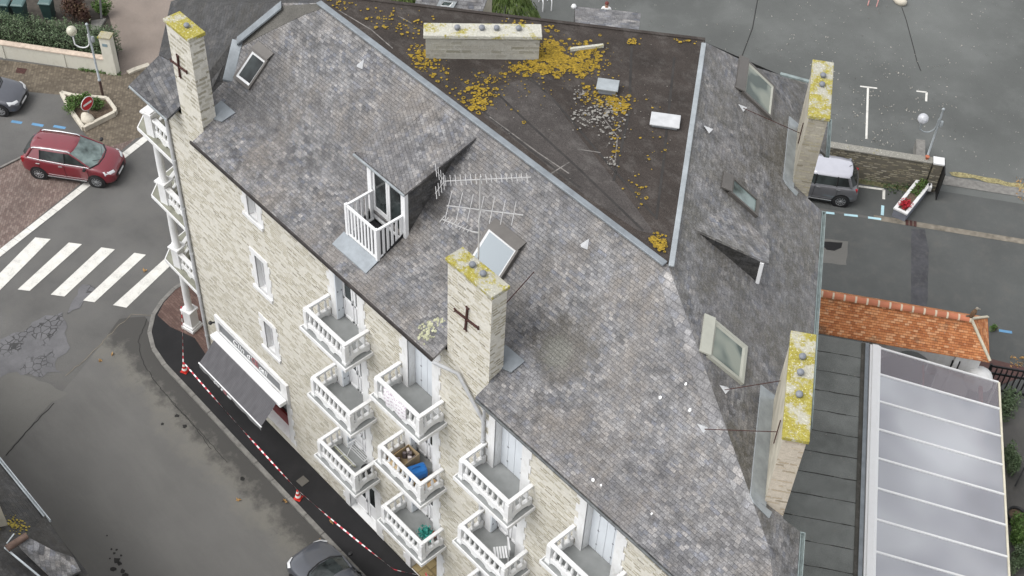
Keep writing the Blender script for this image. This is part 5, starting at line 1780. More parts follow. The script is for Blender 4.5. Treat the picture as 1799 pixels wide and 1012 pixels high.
b = MB_(); b.box(.46, .50, -.55, .40, .05, 1.62); b.build('gate_edge', M['black'], t)
b = MB_(); b.box(.05, .2, -.28, -.02, .25, .5); b.build('post_box', M['white'], t)
b = MB_(); p = wcd(17.0, 27.1, 1.63); b.lathe([(.06, 0), (.09, .14), (.1, .15)], p, 10); tag(b.build('flower_pot', plain('terracotta', (0.4, 0.13, 0.07), .8)), 'small terracotta flower pot on the end of the rubble wall', 'flower pot')
def lamp(px0, py0, gxy, top, globe, label, seed):
    base = gxy
    H = zat(*top, base)
    t = thing('street_lamp', label, 'street lamp', (base.x, base.y, 0), 0, 'globe street lamps')
    b = MB_(); b.lathe([(.06, 0), (.06, .9), (.055, 1.0)], (0, 0, 0), 10); b.build('base', M['brown_black'] if seed else plain('brown_post_base', (0.06, 0.035, 0.03), .6), t)
    b = MB_(); b.lathe([(.075, .98), (.075, 1.05), (.05, 1.06), (.045, H - .12)], (0, 0, 0), 10); b.sphere((0, 0, H - .06), .075, 10); pole = b.build('pole', M['zinc_pale'], t)
    right = Vector((.675, .737, 0)).normalized()
    g = -right * .74
    gzv = zat(*globe, (base.x + g.x, base.y + g.y))
    gz_c = gzv
    a0 = Vector((0, 0, H - .75)) - right * .06
    pts = [a0 + Vector((0, 0, .15)), a0 + Vector((0, 0, -.2))]
    for k in range(9):
        th = math.pi * k / 8
        ctr_x = .40
        pts.append(-right * (.07 + .335 * (1 - math.cos(th))) + Vector((0, 0, H - 1.05 - .30 * math.sin(th))))
    pts[-1] = g + Vector((0, 0, gz_c - .24))
    pts[-2] = g * .99 + Vector((0, 0, min(pts[-3].z + .08, gz_c - .34)))
    b = MB_(); b.tube(pts, .03, 8); arm = b.build('arm', M['white_clean'] if not seed else M['zinc_pale'], t)
    b = MB_(); b.lathe([(.09, gz_c - .27), (.10, gz_c - .20), (.08, gz_c - .19)], g, 10); b.build('lamp_holder', M['zinc_pale'], arm)
    gl = NT('opal_globe', .15, 0, .6); gl.col((0.62, 0.60, 0.48) if not seed else (0.62, 0.63, 0.66)); gl.b.inputs['Transmission Weight'].default_value = .35
    b = MB_(); b.sphere(g + Vector((0, 0, gz_c)), .235, 18); b.build('globe', gl.done(), arm)
    b = MB_(); b.at((0, 0, 0), math.atan2(right.y, right.x)); b.lathe([(.07, 0), (.085, .1), (.085, .2), (.06, .28)], (.12, 0, H - 1.0), 10); b.build('control_box', M['zinc_pale'], pole)
    return t
lamp(0, 0, gz(181.4, 170.5), (151.8, 41), (127, 54), 'globe street lamp on a grey pole beside the no entry flower bed', 0)
lamp(0, 0, gz(1613, 322), (1657, 190), (1617, 207), 'globe street lamp on a grey pole beside the rubble wall of the car park', 1)

# ------------------------------------------------------------------ flower trough by the street
P0 = [gz(x, y, .0) for x, y in ((1569, 378), (1590, 383), (1634, 334), (1614, 322))]
ax = (P0[3] - P0[0])
t = thing('flower_trough', 'white and grey concrete flower trough with red flowers by the street', 'flower trough', (P0[0] + P0[1]) / 2 * .5 + (P0[2] + P0[3]) / 2 * .5, math.atan2(ax.y, ax.x))
Lh, Wh = ax.length / 2 + .1, .30
b = MB_(); b.box(-Lh, Lh, -Wh, Wh, 0, .42); b.build('trough', plain('grey_blue_trough', (0.17, 0.18, 0.21), .8, var=.15), t)
b = MB_()
for q in ((-Lh - .03, Lh + .03, -Wh - .03, -Wh + .11), (-Lh - .03, Lh + .03, Wh - .11, Wh + .03), (-Lh - .03, -Lh + .11, -Wh + .11, Wh - .11), (Lh - .11, Lh + .03, -Wh + .11, Wh - .11)):
    b.box(*q, .421, .50)
b.build('rim', M['white'], t)
b = MB_(); b.box(-Lh + .12, Lh - .12, -Wh + .12, Wh - .12, .421, .44); b.build('soil', M['soil'], t)
r_ = random.Random(2)
b = MB_(); b.uvon = False
leaves(b, lambda: Vector((r_.uniform(-.1, Lh - .15), r_.uniform(-.2, .2), .45 + r_.random() * .2)), 350, .03, .08, r_)
b.build('foliage', M['leaf_bright'], t)
b = MB_(); b.uvon = False
leaves(b, lambda: Vector((r_.gauss(-Lh + .45, .14), r_.gauss(0, .11), .50 + r_.random() * .16)), 420, .03, .06, r_)
b.build('red_blossom', plain('red_petals', (0.36, 0.015, 0.025), .7, var=.5, scale=20), t)
b = MB_(); q = wcd(14.47, 26.75)
for i in range(3):
    b.at(q + DV * (i * .17 - .1), WANG); b.box(-.07, .07, -.17, .17, .0, .02)
tag(b.build('drain_grate', M['rust']), 'rusty street drain grate beside the flower trough', 'drain')
r_ = random.Random(6)
b = MB_(); b.uvon = False
for (px, py, n, sp_) in ((1600, 325, 260, .35), (1570, 330, 140, .4), (1640, 320, 200, .25), (1648, 318, 120, .2), (1530, 315, 60, .4), (1700, 575, 10, .1)):
    c_ = gz(px, py, 0)
    leaves(b, lambda: c_ + Vector((r_.gauss(0, sp_ * .6), r_.gauss(0, sp_ * .6), abs(r_.gauss(0, .10)) + .02)), n, .03, .08, r_)
o = b.build('weeds', M['leaf_dark']); o['kind'] = 'stuff'; tag(o, 'weeds growing along the foot of the rubble wall', 'weeds')
bush('shrub', 'small bright weed tuft at the end of the tiled porch', 'weed', gz(1745, 582), .2, .2, .35, 160, M['leaf_bright'], .05, 44)
# pale leaves scattered over the car park, and a few on the pavements
r_ = random.Random(8)
b = MB_(); b.uvon = False
def litter(px0, px1, py0, py1, n, s0, s1):
    for i in range(n):
        p = gz(r_.uniform(px0, px1), r_.uniform(py0, py1), .016)
        leaves(b, lambda: p + Vector((0, 0, .01)), 1, s0, s1, r_)
litter(1240, 1799, 0, 120, 220, .02, .055); litter(1470, 1680, 100, 300, 260, .02, .06); litter(1000, 1300, 0, 90, 40, .02, .05)
litter(1690, 1799, 120, 330, 60, .02, .05); litter(1380, 1480, 60, 240, 90, .03, .06)
for k in range(26):
    x, y = r_.uniform(1500, 1640), r_.uniform(130, 300)
    litter(x - 8, x + 8, y - 5, y + 5, 5, .03, .07)
o = b.build('leaf_litter', plain('pale_dry_leaves', (0.32, 0.305, 0.27), .9, var=.35, scale=30)); o['kind'] = 'stuff'; tag(o, 'pale fallen leaves scattered over the car park asphalt', 'leaf litter')
b = MB_(); b.uvon = False
for (px, py, z) in ((253, 476, .02), (176, 635, .02), (199, 622, .02), (502, 883, .02), (498, 880, .02), (583, 918, .12), (562, 951, .02), (420, 878, .02)):
    p = gz(px, py, z)
    leaves(b, lambda: p + Vector((r_.gauss(0, .03), r_.gauss(0, .03), .03)), 4, .06, .12, r_)
for i in range(50):
    p = gz(r_.uniform(1775, 1799), r_.uniform(625, 645), .04) if i < 25 else gz(r_.uniform(1785, 1799), r_.uniform(310, 355), .03)
    leaves(b, lambda: p + Vector((0, 0, .01)), 1, .05, .1, r_)
o = b.build('fallen_leaves', plain('tan_leaves', (0.33, 0.20, 0.08), .9, var=.3, scale=20)); o['kind'] = 'stuff'; tag(o, 'tan fallen leaves lying along the kerbs', 'leaves')

# ------------------------------------------------------------------ beyond the roof: low slate roof, trees, bicycle stands
sh = thing('slate_outbuilding', 'low slate roofed outbuilding with a white roof window beyond the felt roof', 'outbuilding', (0, 0, 0))
q = [gz(x, y, z) for x, y, z in ((722, 24, 3.2), (842, 34, 3.2), (866, -28, 4.6), (745, -36, 4.6))]
b = MB_(); b.slab(q, .1); rf = b.build('slate_roof', make_slate('pale_shed_slate', w=.3, h=.16, brown=.1, pale=.7), sh)
b = MB_()
for i, j in ((0, 1), (1, 2), (2, 3), (3, 0)):
    a_, c_ = q[i] * .999, q[j] * .999
    b.poly([(a_.x, a_.y, 0), (c_.x, c_.y, 0), (c_.x, c_.y, c_.z - .1), (a_.x, a_.y, a_.z - .1)])
b.build('wall', M['stucco'], sh)
nS = (q[1] - q[0]).cross(q[2] - q[0]).normalized()
S = [gp(x, y, q[0], nS) for x, y in ((767, 11), (796, 15), (803, 3), (773, -1))]
skylight(S, nS, sh, M['zinc_pale'], M['glass_pale'], .1, .12, False, M['upvc'])
def tree(px, py, zc, label, R_, h, n, seed, mat):
    p = gz(px, py, zc)
    r_ = random.Random(seed)
    t = thing('tree', label, 'tree', (p.x, p.y, 0), 0, 'trees beyond the felt roof')
    b = MB_(); b.tube([(0, 0, 0), (.05, .02, h * .4), (.0, .1, h * .8)], [.13, .10, .04], 8)
    for k in range(6):
        a = k * 1.05
        b.tube([(.03, .02, h * .4), (math.cos(a) * R_ * .4, math.sin(a) * R_ * .4, h * .6), (math.cos(a) * R_ * .8, math.sin(a) * R_ * .8, h * .62)], [.05, .03, .01], 5)
    b.build('trunk', M['bark'], t)
    b = MB_(); b.uvon = False
    for i in range(n):
        a = r_.uniform(0, 2 * math.pi)
        u = r_.random() ** .6
        c_ = Vector((math.cos(a) * u * R_, math.sin(a) * u * R_, h * (1.0 - .55 * u * u) + r_.gauss(0, .18)))
        d = Vector((math.cos(a) * .5, math.sin(a) * .5, -.8 - r_.random() * .5)).normalized()
        L_ = r_.uniform(.2, .5)
        s = d.cross(Vector((r_.gauss(0, 1), r_.gauss(0, 1), .2))).normalized() * r_.uniform(.015, .035)
        b.add([c_ - s, c_ + s, c_ + d * L_ + s * .3, c_ + d * L_ - s * .3], [(0, 1, 2, 3)])
    b.build('crown', mat, t)
lf = make_leaf('grassy_leaves', (0.05, 0.085, 0.02), (0.11, 0.16, 0.045), (0.22, 0.27, 0.10))
tree(888, 2, 2.4, 'drooping bright green tree between slate outbuilding and car park', 1.7, 2.8, 3800, 31, lf)
tree(700, -8, 2.6, 'drooping green tree to the left of the slate outbuilding', 1.3, 2.8, 2600, 33, lf)
def stand(px, py, rz, label, mat, s=1.0):
    p = gz(px, py, 0)
    b = MB_()
    for k in (0, .45):
        b.tube([(k, -.35 * s, 0), (k, -.35 * s, .5), (k, -.28 * s, .62), (k, .28 * s, .62), (k, .35 * s, .5), (k, .35 * s, 0)], .028, 6)
    o = b.build('bicycle_stand', mat, None, p, rz)
    tag(o, label, 'bicycle stand', 'hoop stands in the car park')
stand(950, 12, R(60), 'white double hoop stand near the green tree', M['white_clean'], 1.2)
stand(1524, 3, R(40), 'red and white hoop stand at the far side of the car park', plain('red_white_tube', (0.6, 0.3, 0.28), .5, var=.5, scale=6))
p = gz(1582, 0, .2); b = MB_(); b.sphere((p.x, p.y, .15), .4, 10, 1, .7, .6); tag(b.build('planter_stone', M['kerb_pale']), 'pale stone lying at the far edge of the car park', 'stone')
# ------------------------------------------------------------------ garden corner at upper left
w0, w1 = gz(-60, 92), gz(203, 131)
wd = (w1 - w0); wa = math.atan2(wd.y, wd.x); wlen = wd.length
t = thing('garden_wall', 'low cream garden wall with tiled coping in front of the clipped hedge', 'wall', w0, wa)
b = MB_(); b.box(0, wlen - .1, 0, .22, 0, .80)
for x in (wlen - 5.6, wlen - 2.55):
    b.box(x, x + .14, -.03, 0, 0, .80)
cream = make_white('cream_render', (0.60, 0.58, 0.50), .3, (0.35, 0.33, 0.25))
b.build('wall', cream, t)
b = MB_(); b.box(0, wlen - .1, -.05, .27, .801, .86); b.build('coping', plain('pinkish_coping', (0.50, 0.41, 0.33), .9, var=.2, scale=5), t)
t = thing('gate_pillar', 'tall cream gate pillar with mossy top at the end of the hedge', 'pillar', w1, wa)
hp_ = zat(191, 62, w1 + Vector((-.1, .3, 0)))
b = MB_(); b.box(-.42, .10, -.08, .34, 0, hp_); b.build('pillar', cream, t)
b = MB_(); b.box(-.46, .14, -.12, .38, hp_ + .001, hp_ + .07); b.build('pillar_cap', make_cap('mossy_cap', .2, (0.36, 0.33, 0.24)), t)
b = MB_(); b.box(-.30, -.06, -.095, -.081, hp_ - .45, hp_ - .30); b.build('name_plate', plain('blue_grey_plate', (0.2, 0.27, 0.3), .5), t)
hg = thing('hedge', 'clipped green hedge behind the low cream wall', 'hedge', w0, wa)
r_ = random.Random(4)
b = MB_(); b.uvon = False
def hf():
    while True:
        x, y, z = r_.uniform(-.5, wlen - .25), r_.uniform(.30, 1.75), r_.uniform(.1, 1.42)
        e = min(y - .30, 1.75 - y, 1.42 - z)
        if e < .25 or r_.random() < .12:
            k = math.sin(x * 3.1) * .05 + math.sin(x * 7.7 + y * 5) * .05 + math.sin(y * 9 + z * 6) * .04
            return Vector((x, y - k * .6, z + k + r_.gauss(0, .03)))
leaves(b, hf, 16000, .03, .065, r_)
for i in range(60):
    p0 = Vector((r_.uniform(1, wlen - .3), r_.uniform(.9, 1.7), 1.4))
    for j in range(9):
        leaves(b, lambda: p0 + Vector((r_.gauss(0, .03), r_.gauss(0, .03), j * .03)), 1, .03, .06, r_)
b.build('foliage', M['leaf'], hg)
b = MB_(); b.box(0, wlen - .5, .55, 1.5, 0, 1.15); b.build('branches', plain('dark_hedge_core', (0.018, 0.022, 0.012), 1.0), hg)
for i in range(12):
    b = MB_()
gr = plain('dark_green_plastic', (0.025, 0.055, 0.050), .5, var=.15)
for i, (px, py, lb) in enumerate(((6, 2, 'dark green wheelie bin leftmost behind the hedge'), (32, 3, 'dark green wheelie bin in the middle of the three behind the hedge'), (80, 0, 'dark green wheelie bin beside the red brown shrub'))):
    p = gz(px, py, 1.05)
    t = thing('wheelie_bin', lb, 'wheelie bin', (p.x, p.y, 0), wa + R(6), 'wheelie bins behind the hedge')
    b = MB_(); b.loft([[(sx * s, sy * s * 1.1, z) for sx, sy in ((-1, -1), (1, -1), (1, 1), (-1, 1))] for s, z in ((.22, .05), (.28, 1.0))], True, False)
    body = b.build('body', gr, t, bevel=.02)
    b = MB_(); b.loft([[(sx * s, sy * s * 1.15, z) for sx, sy in ((-1, -1), (1, -1), (1, 1), (-1, 1))] for s, z in ((.31, 1.001), (.31, 1.04), (.24, 1.09))], True, False)
    b.build('lid', plain('teal_grey_lid', (0.07, 0.12, 0.115), .45, var=.15), t, bevel=.02)
    b = MB_(); b.tube([(-.18, .34, .08), (.18, .34, .08)], .09, 10); b.build('wheels', M['rubber'], t)
p = gz(128, 22, .5)
bush('shrub', 'red brown shrub behind the hedge beside the bins', 'shrub', (p.x, p.y, 0), 1.0, .8, 1.3, 2600, M['leaf_red'], .07, 51)
p = gz(178, 12, .4)
bush('shrub', 'green shrub at the edge of the drive behind the red brown one', 'shrub', (p.x, p.y, 0), .6, .5, .9, 1300, M['leaf_bright'], .06, 52)
struct(flat('bin_yard', [(-60, -30), (150, -30), (192, 30), (205, 80), (150, 60), (-60, 30)], plain('dark_damp_yard', (0.05, 0.043, 0.035), .95, var=.4, coords='pos'), 0.02))
b = MB_(); a_ = gz(186, 32, .12); c_ = gz(160, 36, .12); e_ = gz(174, 52, .12); b.slab([a_, c_, gz(160, 52, .12), e_], .1) if (c_ - a_).cross(e_ - a_).z > 0 else b.slab([e_, gz(160, 52, .12), c_, a_], .1)
tag(b.build('entrance_slab', M['kerb']), 'mossy concrete entrance slab behind the gate pillar', 'slab')
b = MB_(); p = gz(184, 60); b.bar(p + Vector((0, 0, .9)), gz(182, 50) + Vector((-.5, .4, 1.5)), .10, .05); tag(b.build('gate_edge', M['black']), 'dark edge of an open gate leaf behind the cream pillar', 'gate')
r_ = random.Random(14)
b = MB_(); b.uvon = False
for i in range(420):
    f = r_.random()
    p = gz(140 + f * 70, 122 + f * 9, .02)
    leaves(b, lambda: p + Vector((r_.gauss(0, .08), r_.gauss(0, .05), abs(r_.gauss(0, .05)))), 1, .03, .06, r_)
o = b.build('weeds', M['leaf_bright']); o['kind'] = 'stuff'; tag(o, 'low weeds along the foot of the cream garden wall', 'weeds')
b = MB_(); b.poly([gz(x, y, .016) for x, y in ((30, 118.5), (48, 121), (43, 130), (27, 127.5))][::-1]); o = b.build('manhole_cover', M['rust']); tag(o, 'square brown manhole cover in the tan paving by the cream wall', 'manhole cover')
b = MB_()
for q in ([(225, 128), (238, 122), (262, 114)],):
    for p_, r in zip(q[:-1], q[1:]):
        b.bar(gz(*p_, .05), gz(*r, .05), .25, .1)
tag(b.build('drive_threshold', M['kerb_pale']), 'worn pale stone threshold across the gravelly drive', 'threshold')

# flower bed with the no entry sign
bedp = [gz(x, y, 0) for x, y in ((109, 168), (129, 173), (189, 178), (204, 198), (202, 203), (148, 230), (127, 200))]
ctr = sum(bedp, Vector()) / len(bedp)
t = thing('flower_bed', 'five sided flower bed with pale stone kerb around the no entry sign', 'flower bed', ctr)
b = MB_()
for p, q in zip(bedp, bedp[1:] + bedp[:1]):
    b.bar(p - ctr + Vector((0, 0, .12)), q - ctr + Vector((0, 0, .12)), .17, .26)
b.build('stone_kerb', M['kerb_pale'], t, bevel=.02)
b = MB_(); b.poly([(p - ctr) * .96 + Vector((0, 0, .14)) for p in bedp] if sum((bedp[i].x * bedp[(i + 1) % 7].y - bedp[(i + 1) % 7].x * bedp[i].y) for i in range(7)) > 0 else [(p - ctr) * .96 + Vector((0, 0, .14)) for p in bedp][::-1])
b.build('soil', M['soil'], t)
for px, py, rx, h, lb in ((127, 188, .55, .55, 'green plant spilling over the left corner of the flower bed'), (170, 190, .45, .55, 'green plant in the flower bed right of the no entry sign'), (148, 180, .4, .5, 'green plant in the flower bed behind the no entry sign')):
    p = gz(px, py, .2)
    bush('bedding_plant', lb, 'plant', (p.x, p.y, .12), rx, rx, h, 900, M['leaf_bright'], .055, px, 'plants in the flower bed')
pb = gz(153, 209, .2)
t = thing('boulder', 'pale boulder at the foot of the no entry sign', 'boulder', (pb.x, pb.y, .1))
r_ = random.Random(3)
b = MB_(); b.sphere((0, 0, .1), .38, 12, 1.05, .75, .7)
b.v = [(x * (1 + .12 * math.sin(9 * y + 4 * z)), y * (1 + .1 * math.sin(8 * x)), z) for x, y, z in b.v]
b.build('stone', M['kerb_pale'], t)
pS = gz(157, 203, .15)
t = thing('no_entry_sign', 'round red no entry sign with white bar on a grey post', 'road sign', (pS.x, pS.y, 0), R(13))
zc = zat(152, 181, pS)
b = MB_(); b.tube([(0, 0, .1), (0, 0, zc + .3)], .03, 8); b.build('post', M['zinc'], t)
b = MB_(); b.T = Matrix.Translation((.04, 0, zc)) @ Matrix.Rotation(R(90), 4, 'Y')
b.lathe([(.36, 0), (.36, .02)], (0, 0, 0), 28, False); b.build('sign_plate', M['white_clean'], t)
b = MB_(); b.T = Matrix.Translation((.062, 0, zc)) @ Matrix.Rotation(R(90), 4, 'Y')
b.lathe([(.33, 0), (.33, .003)], (0, 0, 0), 28, False); b.build('sign_face', plain('sign_red', (0.45, 0.02, 0.03), .4, var=.05), t)
b = MB_(); b.box(.066, .070, -.24, .24, zc - .055, zc + .055); b.build('white_bar', M['white_clean'], t)

# ------------------------------------------------------------------ footpath: cones, tape, covers
orr = plain('cone_red', (0.55, 0.03, 0.02), .5, var=.1)
wht = plain('cone_white', (0.78, 0.76, 0.72), .5, var=.05)
def cone(px, py, label, tilt=0):
    p = gz(px, py, .106)
    t = thing('traffic_cone', label, 'traffic cone', p, .4, 'cones holding the barrier tape')
    b = MB_(); b.box(-.13, .13, -.13, .13, 0, .03); b.lathe([(.13, .04), (.105, .12)], (0, 0, 0), 14, True, False); b.lathe([(.082, .22), (.058, .32)], (0, 0, 0), 14, True, False); b.lathe([(.035, .42), (.022, .50), (.001, .505)], (0, 0, 0), 14, True, False)
    c_ = b.build('cone', orr, t)
    b = MB_(); b.lathe([(.105, .12), (.082, .22)], (0, 0, 0), 14, True, False); b.lathe([(.058, .32), (.035, .42)], (0, 0, 0), 14, True, False)
    b.build('white_band', wht, t)
    return p
c1 = cone(325, 652, 'red and white traffic cone on the black footpath near the corner column')
c2 = cone(524, 875, 'red and white traffic cone on the black footpath beside the square cover')
c3 = gz(692, 1007, .106)
b = MB_()
def ribbon(pts, w=.05, seg=.15):
    k = 0
    for p, q in zip(pts[:-1], pts[1:]):
        p, q = Vector(p), Vector(q)
        n_ = max(2, int((q - p).length / seg))
        for i in range(n_):
            a_, c_ = p.lerp(q, i / n_), p.lerp(q, (i + 1) / n_)
            sag = lambda t_: Vector((0, 0, -.10 * math.sin(math.pi * t_) * min(1, (q - p).length / 4)))
            a_ = a_ + sag(i / n_); c_ = c_ + sag((i + 1) / n_)
            tw = .5 + .9 * math.sin((k + i) * .21)
            d = (c_ - a_).normalized()
            s = d.cross(Vector((0, 0, 1))).normalized()
            s = (s * math.cos(tw) + Vector((0, 0, 1)) * math.sin(tw)) * w / 2
            b.mi = (k + i) % 2
            b.poly([a_ - s, c_ - s, c_ + s, a_ + s])
        k += n_
colp = Vector((-2.28, .33, 1.25))
ribbon([colp, (-1.8, -.02, .75), c1 + Vector((0, 0, .55)), c2 + Vector((0, 0, .52)), c3 + Vector((0, 0, .25))])
ribbon([c3 + Vector((0, 0, .25)), c3 + Vector((.6, .5, .12)), c3 + Vector((.75, .42, .2)), c3 + Vector((1.0, .7, .1)), c3 + Vector((.8, .75, .2)), c3 + Vector((1.25, .8, .1)), c3 + Vector((1.0, .3, .15))], .06, .12)
tag(b.build('barrier_tape', [plain('tape_red', (0.5, 0.03, 0.05), .4, var=.05), plain('tape_white', (0.8, 0.78, 0.78), .4, var=.04)]), 'red and white barrier tape strung from the column along the footpath', 'barrier tape')
b = MB_(); b.at((6.75, -.64, 0), R(3)); b.box(-.17, .17, -.17, .17, .104, .125); tag(b.build('cover_plate', make_metal('grey_brown_cover', (0.12, 0.11, 0.095), .7, .2)), 'small square cover plate in the black footpath beside a cone', 'cover')
# ------------------------------------------------------------------ things on the balconies
t = thing('folding_lounger', 'cream padded folding lounger with white tube frame on the lowest left balcony', 'lounger', (9.15, -.52, 3.80))
b = MB_()
for y in (-.16, .16):
    b.tube([(-.62, y, .22), (.62, y, .22)], .014, 6)
for x in (-.5, 0, .5):
    b.tube([(x, -.16, .01), (x, -.16, .22)], .012, 6); b.tube([(x, .16, .01), (x, .16, .22)], .012, 6)
    b.tube([(x, -.16, .22), (x, .16, .22)], .012, 6)
b.build('tube_frame', M['white_clean'], t)
b = MB_(); b.T = Matrix.Rotation(R(-62), 4, 'X'); b.box(-.55, .55, -.05, .25, .16, .20); b.build('cushion', plain('cream_cushion', (0.55, 0.54, 0.40), .9, var=.1), t, bevel=.015)
t = thing('drying_rack', 'white wire drying rack standing by the door of the lowest left balcony', 'drying rack', (9.6, -.12, 3.80))
b = MB_()
for i in range(6):
    b.tube([(-.45, -.1 + i * .07, .62), (.45, -.1 + i * .07, .62)], .007, 5)
for x in (-.45, .45):
    b.tube([(x, -.1, .62), (x, .25, .62)], .012, 6); b.tube([(x, -.14, 0), (x, .2, .62)], .012, 6); b.tube([(x, .26, 0), (x, -.1, .62)], .012, 6)
b.build('frame', M['white_clean'], t)
b = MB_(); b.lathe([(.13, 0), (.17, .42), (.18, .43)], (10.2, -.25, 3.795), 14); tag(b.build('bucket', M['black']), 'black bucket in the right corner of the lowest left balcony', 'bucket')
t = thing('cardboard_box', 'open brown cardboard box full of oddments on the middle balcony', 'cardboard box', (12.52, -.42, 7.09), R(92))
cb_ = plain('brown_cardboard', (0.33, 0.25, 0.15), .9, var=.12)
b = MB_()
b.box(-.35, .35, -.25, .25, 0, .03)
for q in ((-.35, .35, -.25, -.235), (-.35, .35, .235, .25), (-.35, -.335, -.235, .235), (.335, .35, -.235, .235)):
    b.box(*q, .03, .42)
b.slab([(-.35, -.25, .42), (-.35, .25, .42), (-.50, .25, .30), (-.50, -.25, .30)][::-1], .012)
b.build('box', cb_, t)
r_ = random.Random(1)
for i in range(9):
    b = MB_(); x, y = r_.uniform(-.26, .26), r_.uniform(-.17, .17)
    b.at((x, y, .04), r_.random() * 3); b.box(-.06, .06, -.04, .04, 0, r_.uniform(.2, .34))
    b.build('oddment', plain('oddment_tone', r_.choice([(0.5, 0.45, 0.42), (0.2, 0.15, 0.12), (0.35, 0.3, 0.35), (0.12, 0.1, 0.1), (0.6, 0.55, 0.5)]), .7), t, bevel=.01)
t = thing('pet_carrier', 'blue rounded pet carrier with white grille end on the middle balcony', 'pet carrier', (13.08, -.46, 7.10), R(72))
b = MB_()
prof = [(-.17, 0), (.17, 0), (.21, .06), (.21, .24), (.16, .34), (.06, .38), (-.06, .38), (-.16, .34), (-.21, .24), (-.21, .06)]
b.loft([[Vector((x, y * s, .19 + (z - .19) * s)) for y, z in prof] for x, s in ((-.30, .92), (-.27, 1), (.26, 1), (.30, .9))], True, False)
b.build('shell', plain('bright_blue_plastic', (0.015, 0.12, 0.36), .35, var=.1), t, bevel=.012)
b = MB_(); b.loft([[Vector((x, y * s, .19 + (z - .19) * s)) for y, z in prof] for x, s in ((-.325, .72), (-.302, .80))], True, False); b.build('grille', plain('white_grille', (0.7, 0.72, 0.72), .5), t)
b = MB_(); b.tube([(-.12, 0, .375), (-.10, 0, .43), (.10, 0, .43), (.12, 0, .375)], .015, 6); b.build('handle', plain('dark_blue_handle', (0.01, 0.06, 0.2), .4), t)
b = MB_()
for i in range(9):
    b.box(11.98 + i * .19, 11.98 + i * .19 + .14, -.80, -.12, 7.035, 7.06)
for y in (-.75, -.45, -.16):
    b.box(11.98, 13.66, y - .03, y + .03, 6.95, 7.034)
tag(b.build('pallet', M['wood']), 'slatted wooden decking pallet under the carrier and box on the middle balcony', 'pallet')
t = thing('pot_plant', 'bright teal leafy pot plant in the right corner of the lowest middle balcony', 'pot plant', (13.35, -.30, 3.72))
b = MB_(); b.lathe([(.09, 0), (.12, .2), (.13, .21)], (0, 0, 0), 12); b.build('pot', plain('blue_pot', (0.1, 0.2, 0.35), .5), t)
b = MB_(); b.uvon = False; r_ = random.Random(7)
leaves(b, lambda: Vector((r_.gauss(-.04, .10), r_.gauss(-.02, .10), .26 + abs(r_.gauss(0, .13)))), 260, .04, .08, r_)
b.build('foliage', plain('teal_leaves', (0.03, 0.24, 0.20), .5, var=.5, scale=20), t)
b = MB_(); b.lathe([(.08, 0), (.11, .2), (.115, .21)], (13.42, -.08, 3.72), 12); tag(b.build('flower_pot', plain('terracotta_clay', (0.42, 0.14, 0.08), .8)), 'terracotta pot by the door behind the teal plant on the lowest middle balcony', 'flower pot')
t = thing('garden_chair', 'white slatted garden chair folded low on a balcony near the bottom edge', 'garden chair', (16.85, -.42, 6.87), R(-35))
b = MB_()
for i in range(5):
    b.box(-.20, .20, -.2 + i * .08, -.2 + i * .08 + .055, .38, .40)
b.build('seat', M['upvc'], t)
b = MB_()
for i in range(6):
    b.box(-.19 + i * .066, -.19 + i * .066 + .035, .20, .225, .40, .80)
b.box(-.22, .22, .19, .235, .80, .85)
b.build('backrest', M['upvc'], t)
for sx in (-1, 1):
    for sy in (-1, 1):
        b = MB_(); b.bar((sx * .19, sy * .2, 0), (sx * .19, sy * .18, .38), .035); b.build('leg', M['upvc'], t)

# ------------------------------------------------------------------ television aerials behind the middle stack
mx, my = 14.42, .60
t = thing('tv_aerial', 'tall mast with three television aerials behind the middle chimney', 'aerial', (mx, my, 0))
alu = make_metal('dull_aluminium', (0.56, 0.55, 0.54), .5, .3, .2)
zt = zat(838.7, 318, (mx, my))
b = MB_(); b.tube([(0, 0, zmain(my)), (0, 0, zt + .15)], .022, 8); b.build('mast', alu, t)
def yagi(pxa, pya, pxb, pyb, zc, n, e0, e1, refl):
    a_ = gz(pxa, pya, zc) - Vector((mx, my, 0)); c_ = gz(pxb, pyb, zc) - Vector((mx, my, 0))
    d = (c_ - a_).normalized()
    s = d.cross(Vector((0, 0, 1)))
    b = MB_(); b.bar(a_, c_, .022)
    for i in range(n):
        p = a_.lerp(c_, (i + .15) / n)
        e = e0 + (e1 - e0) * i / n
        b.bar(p - s * e + Vector((0, 0, .02)), p + s * e + Vector((0, 0, .02)), .013)
    m_ = a_.lerp(c_, .5); m_ = Vector((0, 0, zc))
    b.bar(m_ - s * .04, a_.lerp(c_, max(0, min(1, (m_ - a_).dot(d) / (c_ - a_).length))), .03)
    if refl:
        for k in (-1, 1):
            for j in range(4):
                q = a_ + Vector((0, 0, k * (.06 + j * .10))) + d * (-.02 - j * .06)
                b.bar(q - s * .22, q + s * .22, .012)
            b.bar(a_, a_ + Vector((0, 0, k * .38)) - d * .22, .014)
    b.build('aerial', alu, t)
yagi(781, 318.5, 933, 311.5, zat(838.7, 318, (mx, my)), 17, .19, .13, True)
yagi(785, 361.5, 919, 378, zat(838.7, 368, (mx, my)), 7, .52, .40, False)
yagi(776, 385, 830, 407.5, zat(838.7, 411, (mx, my)), 8, .13, .10, False)

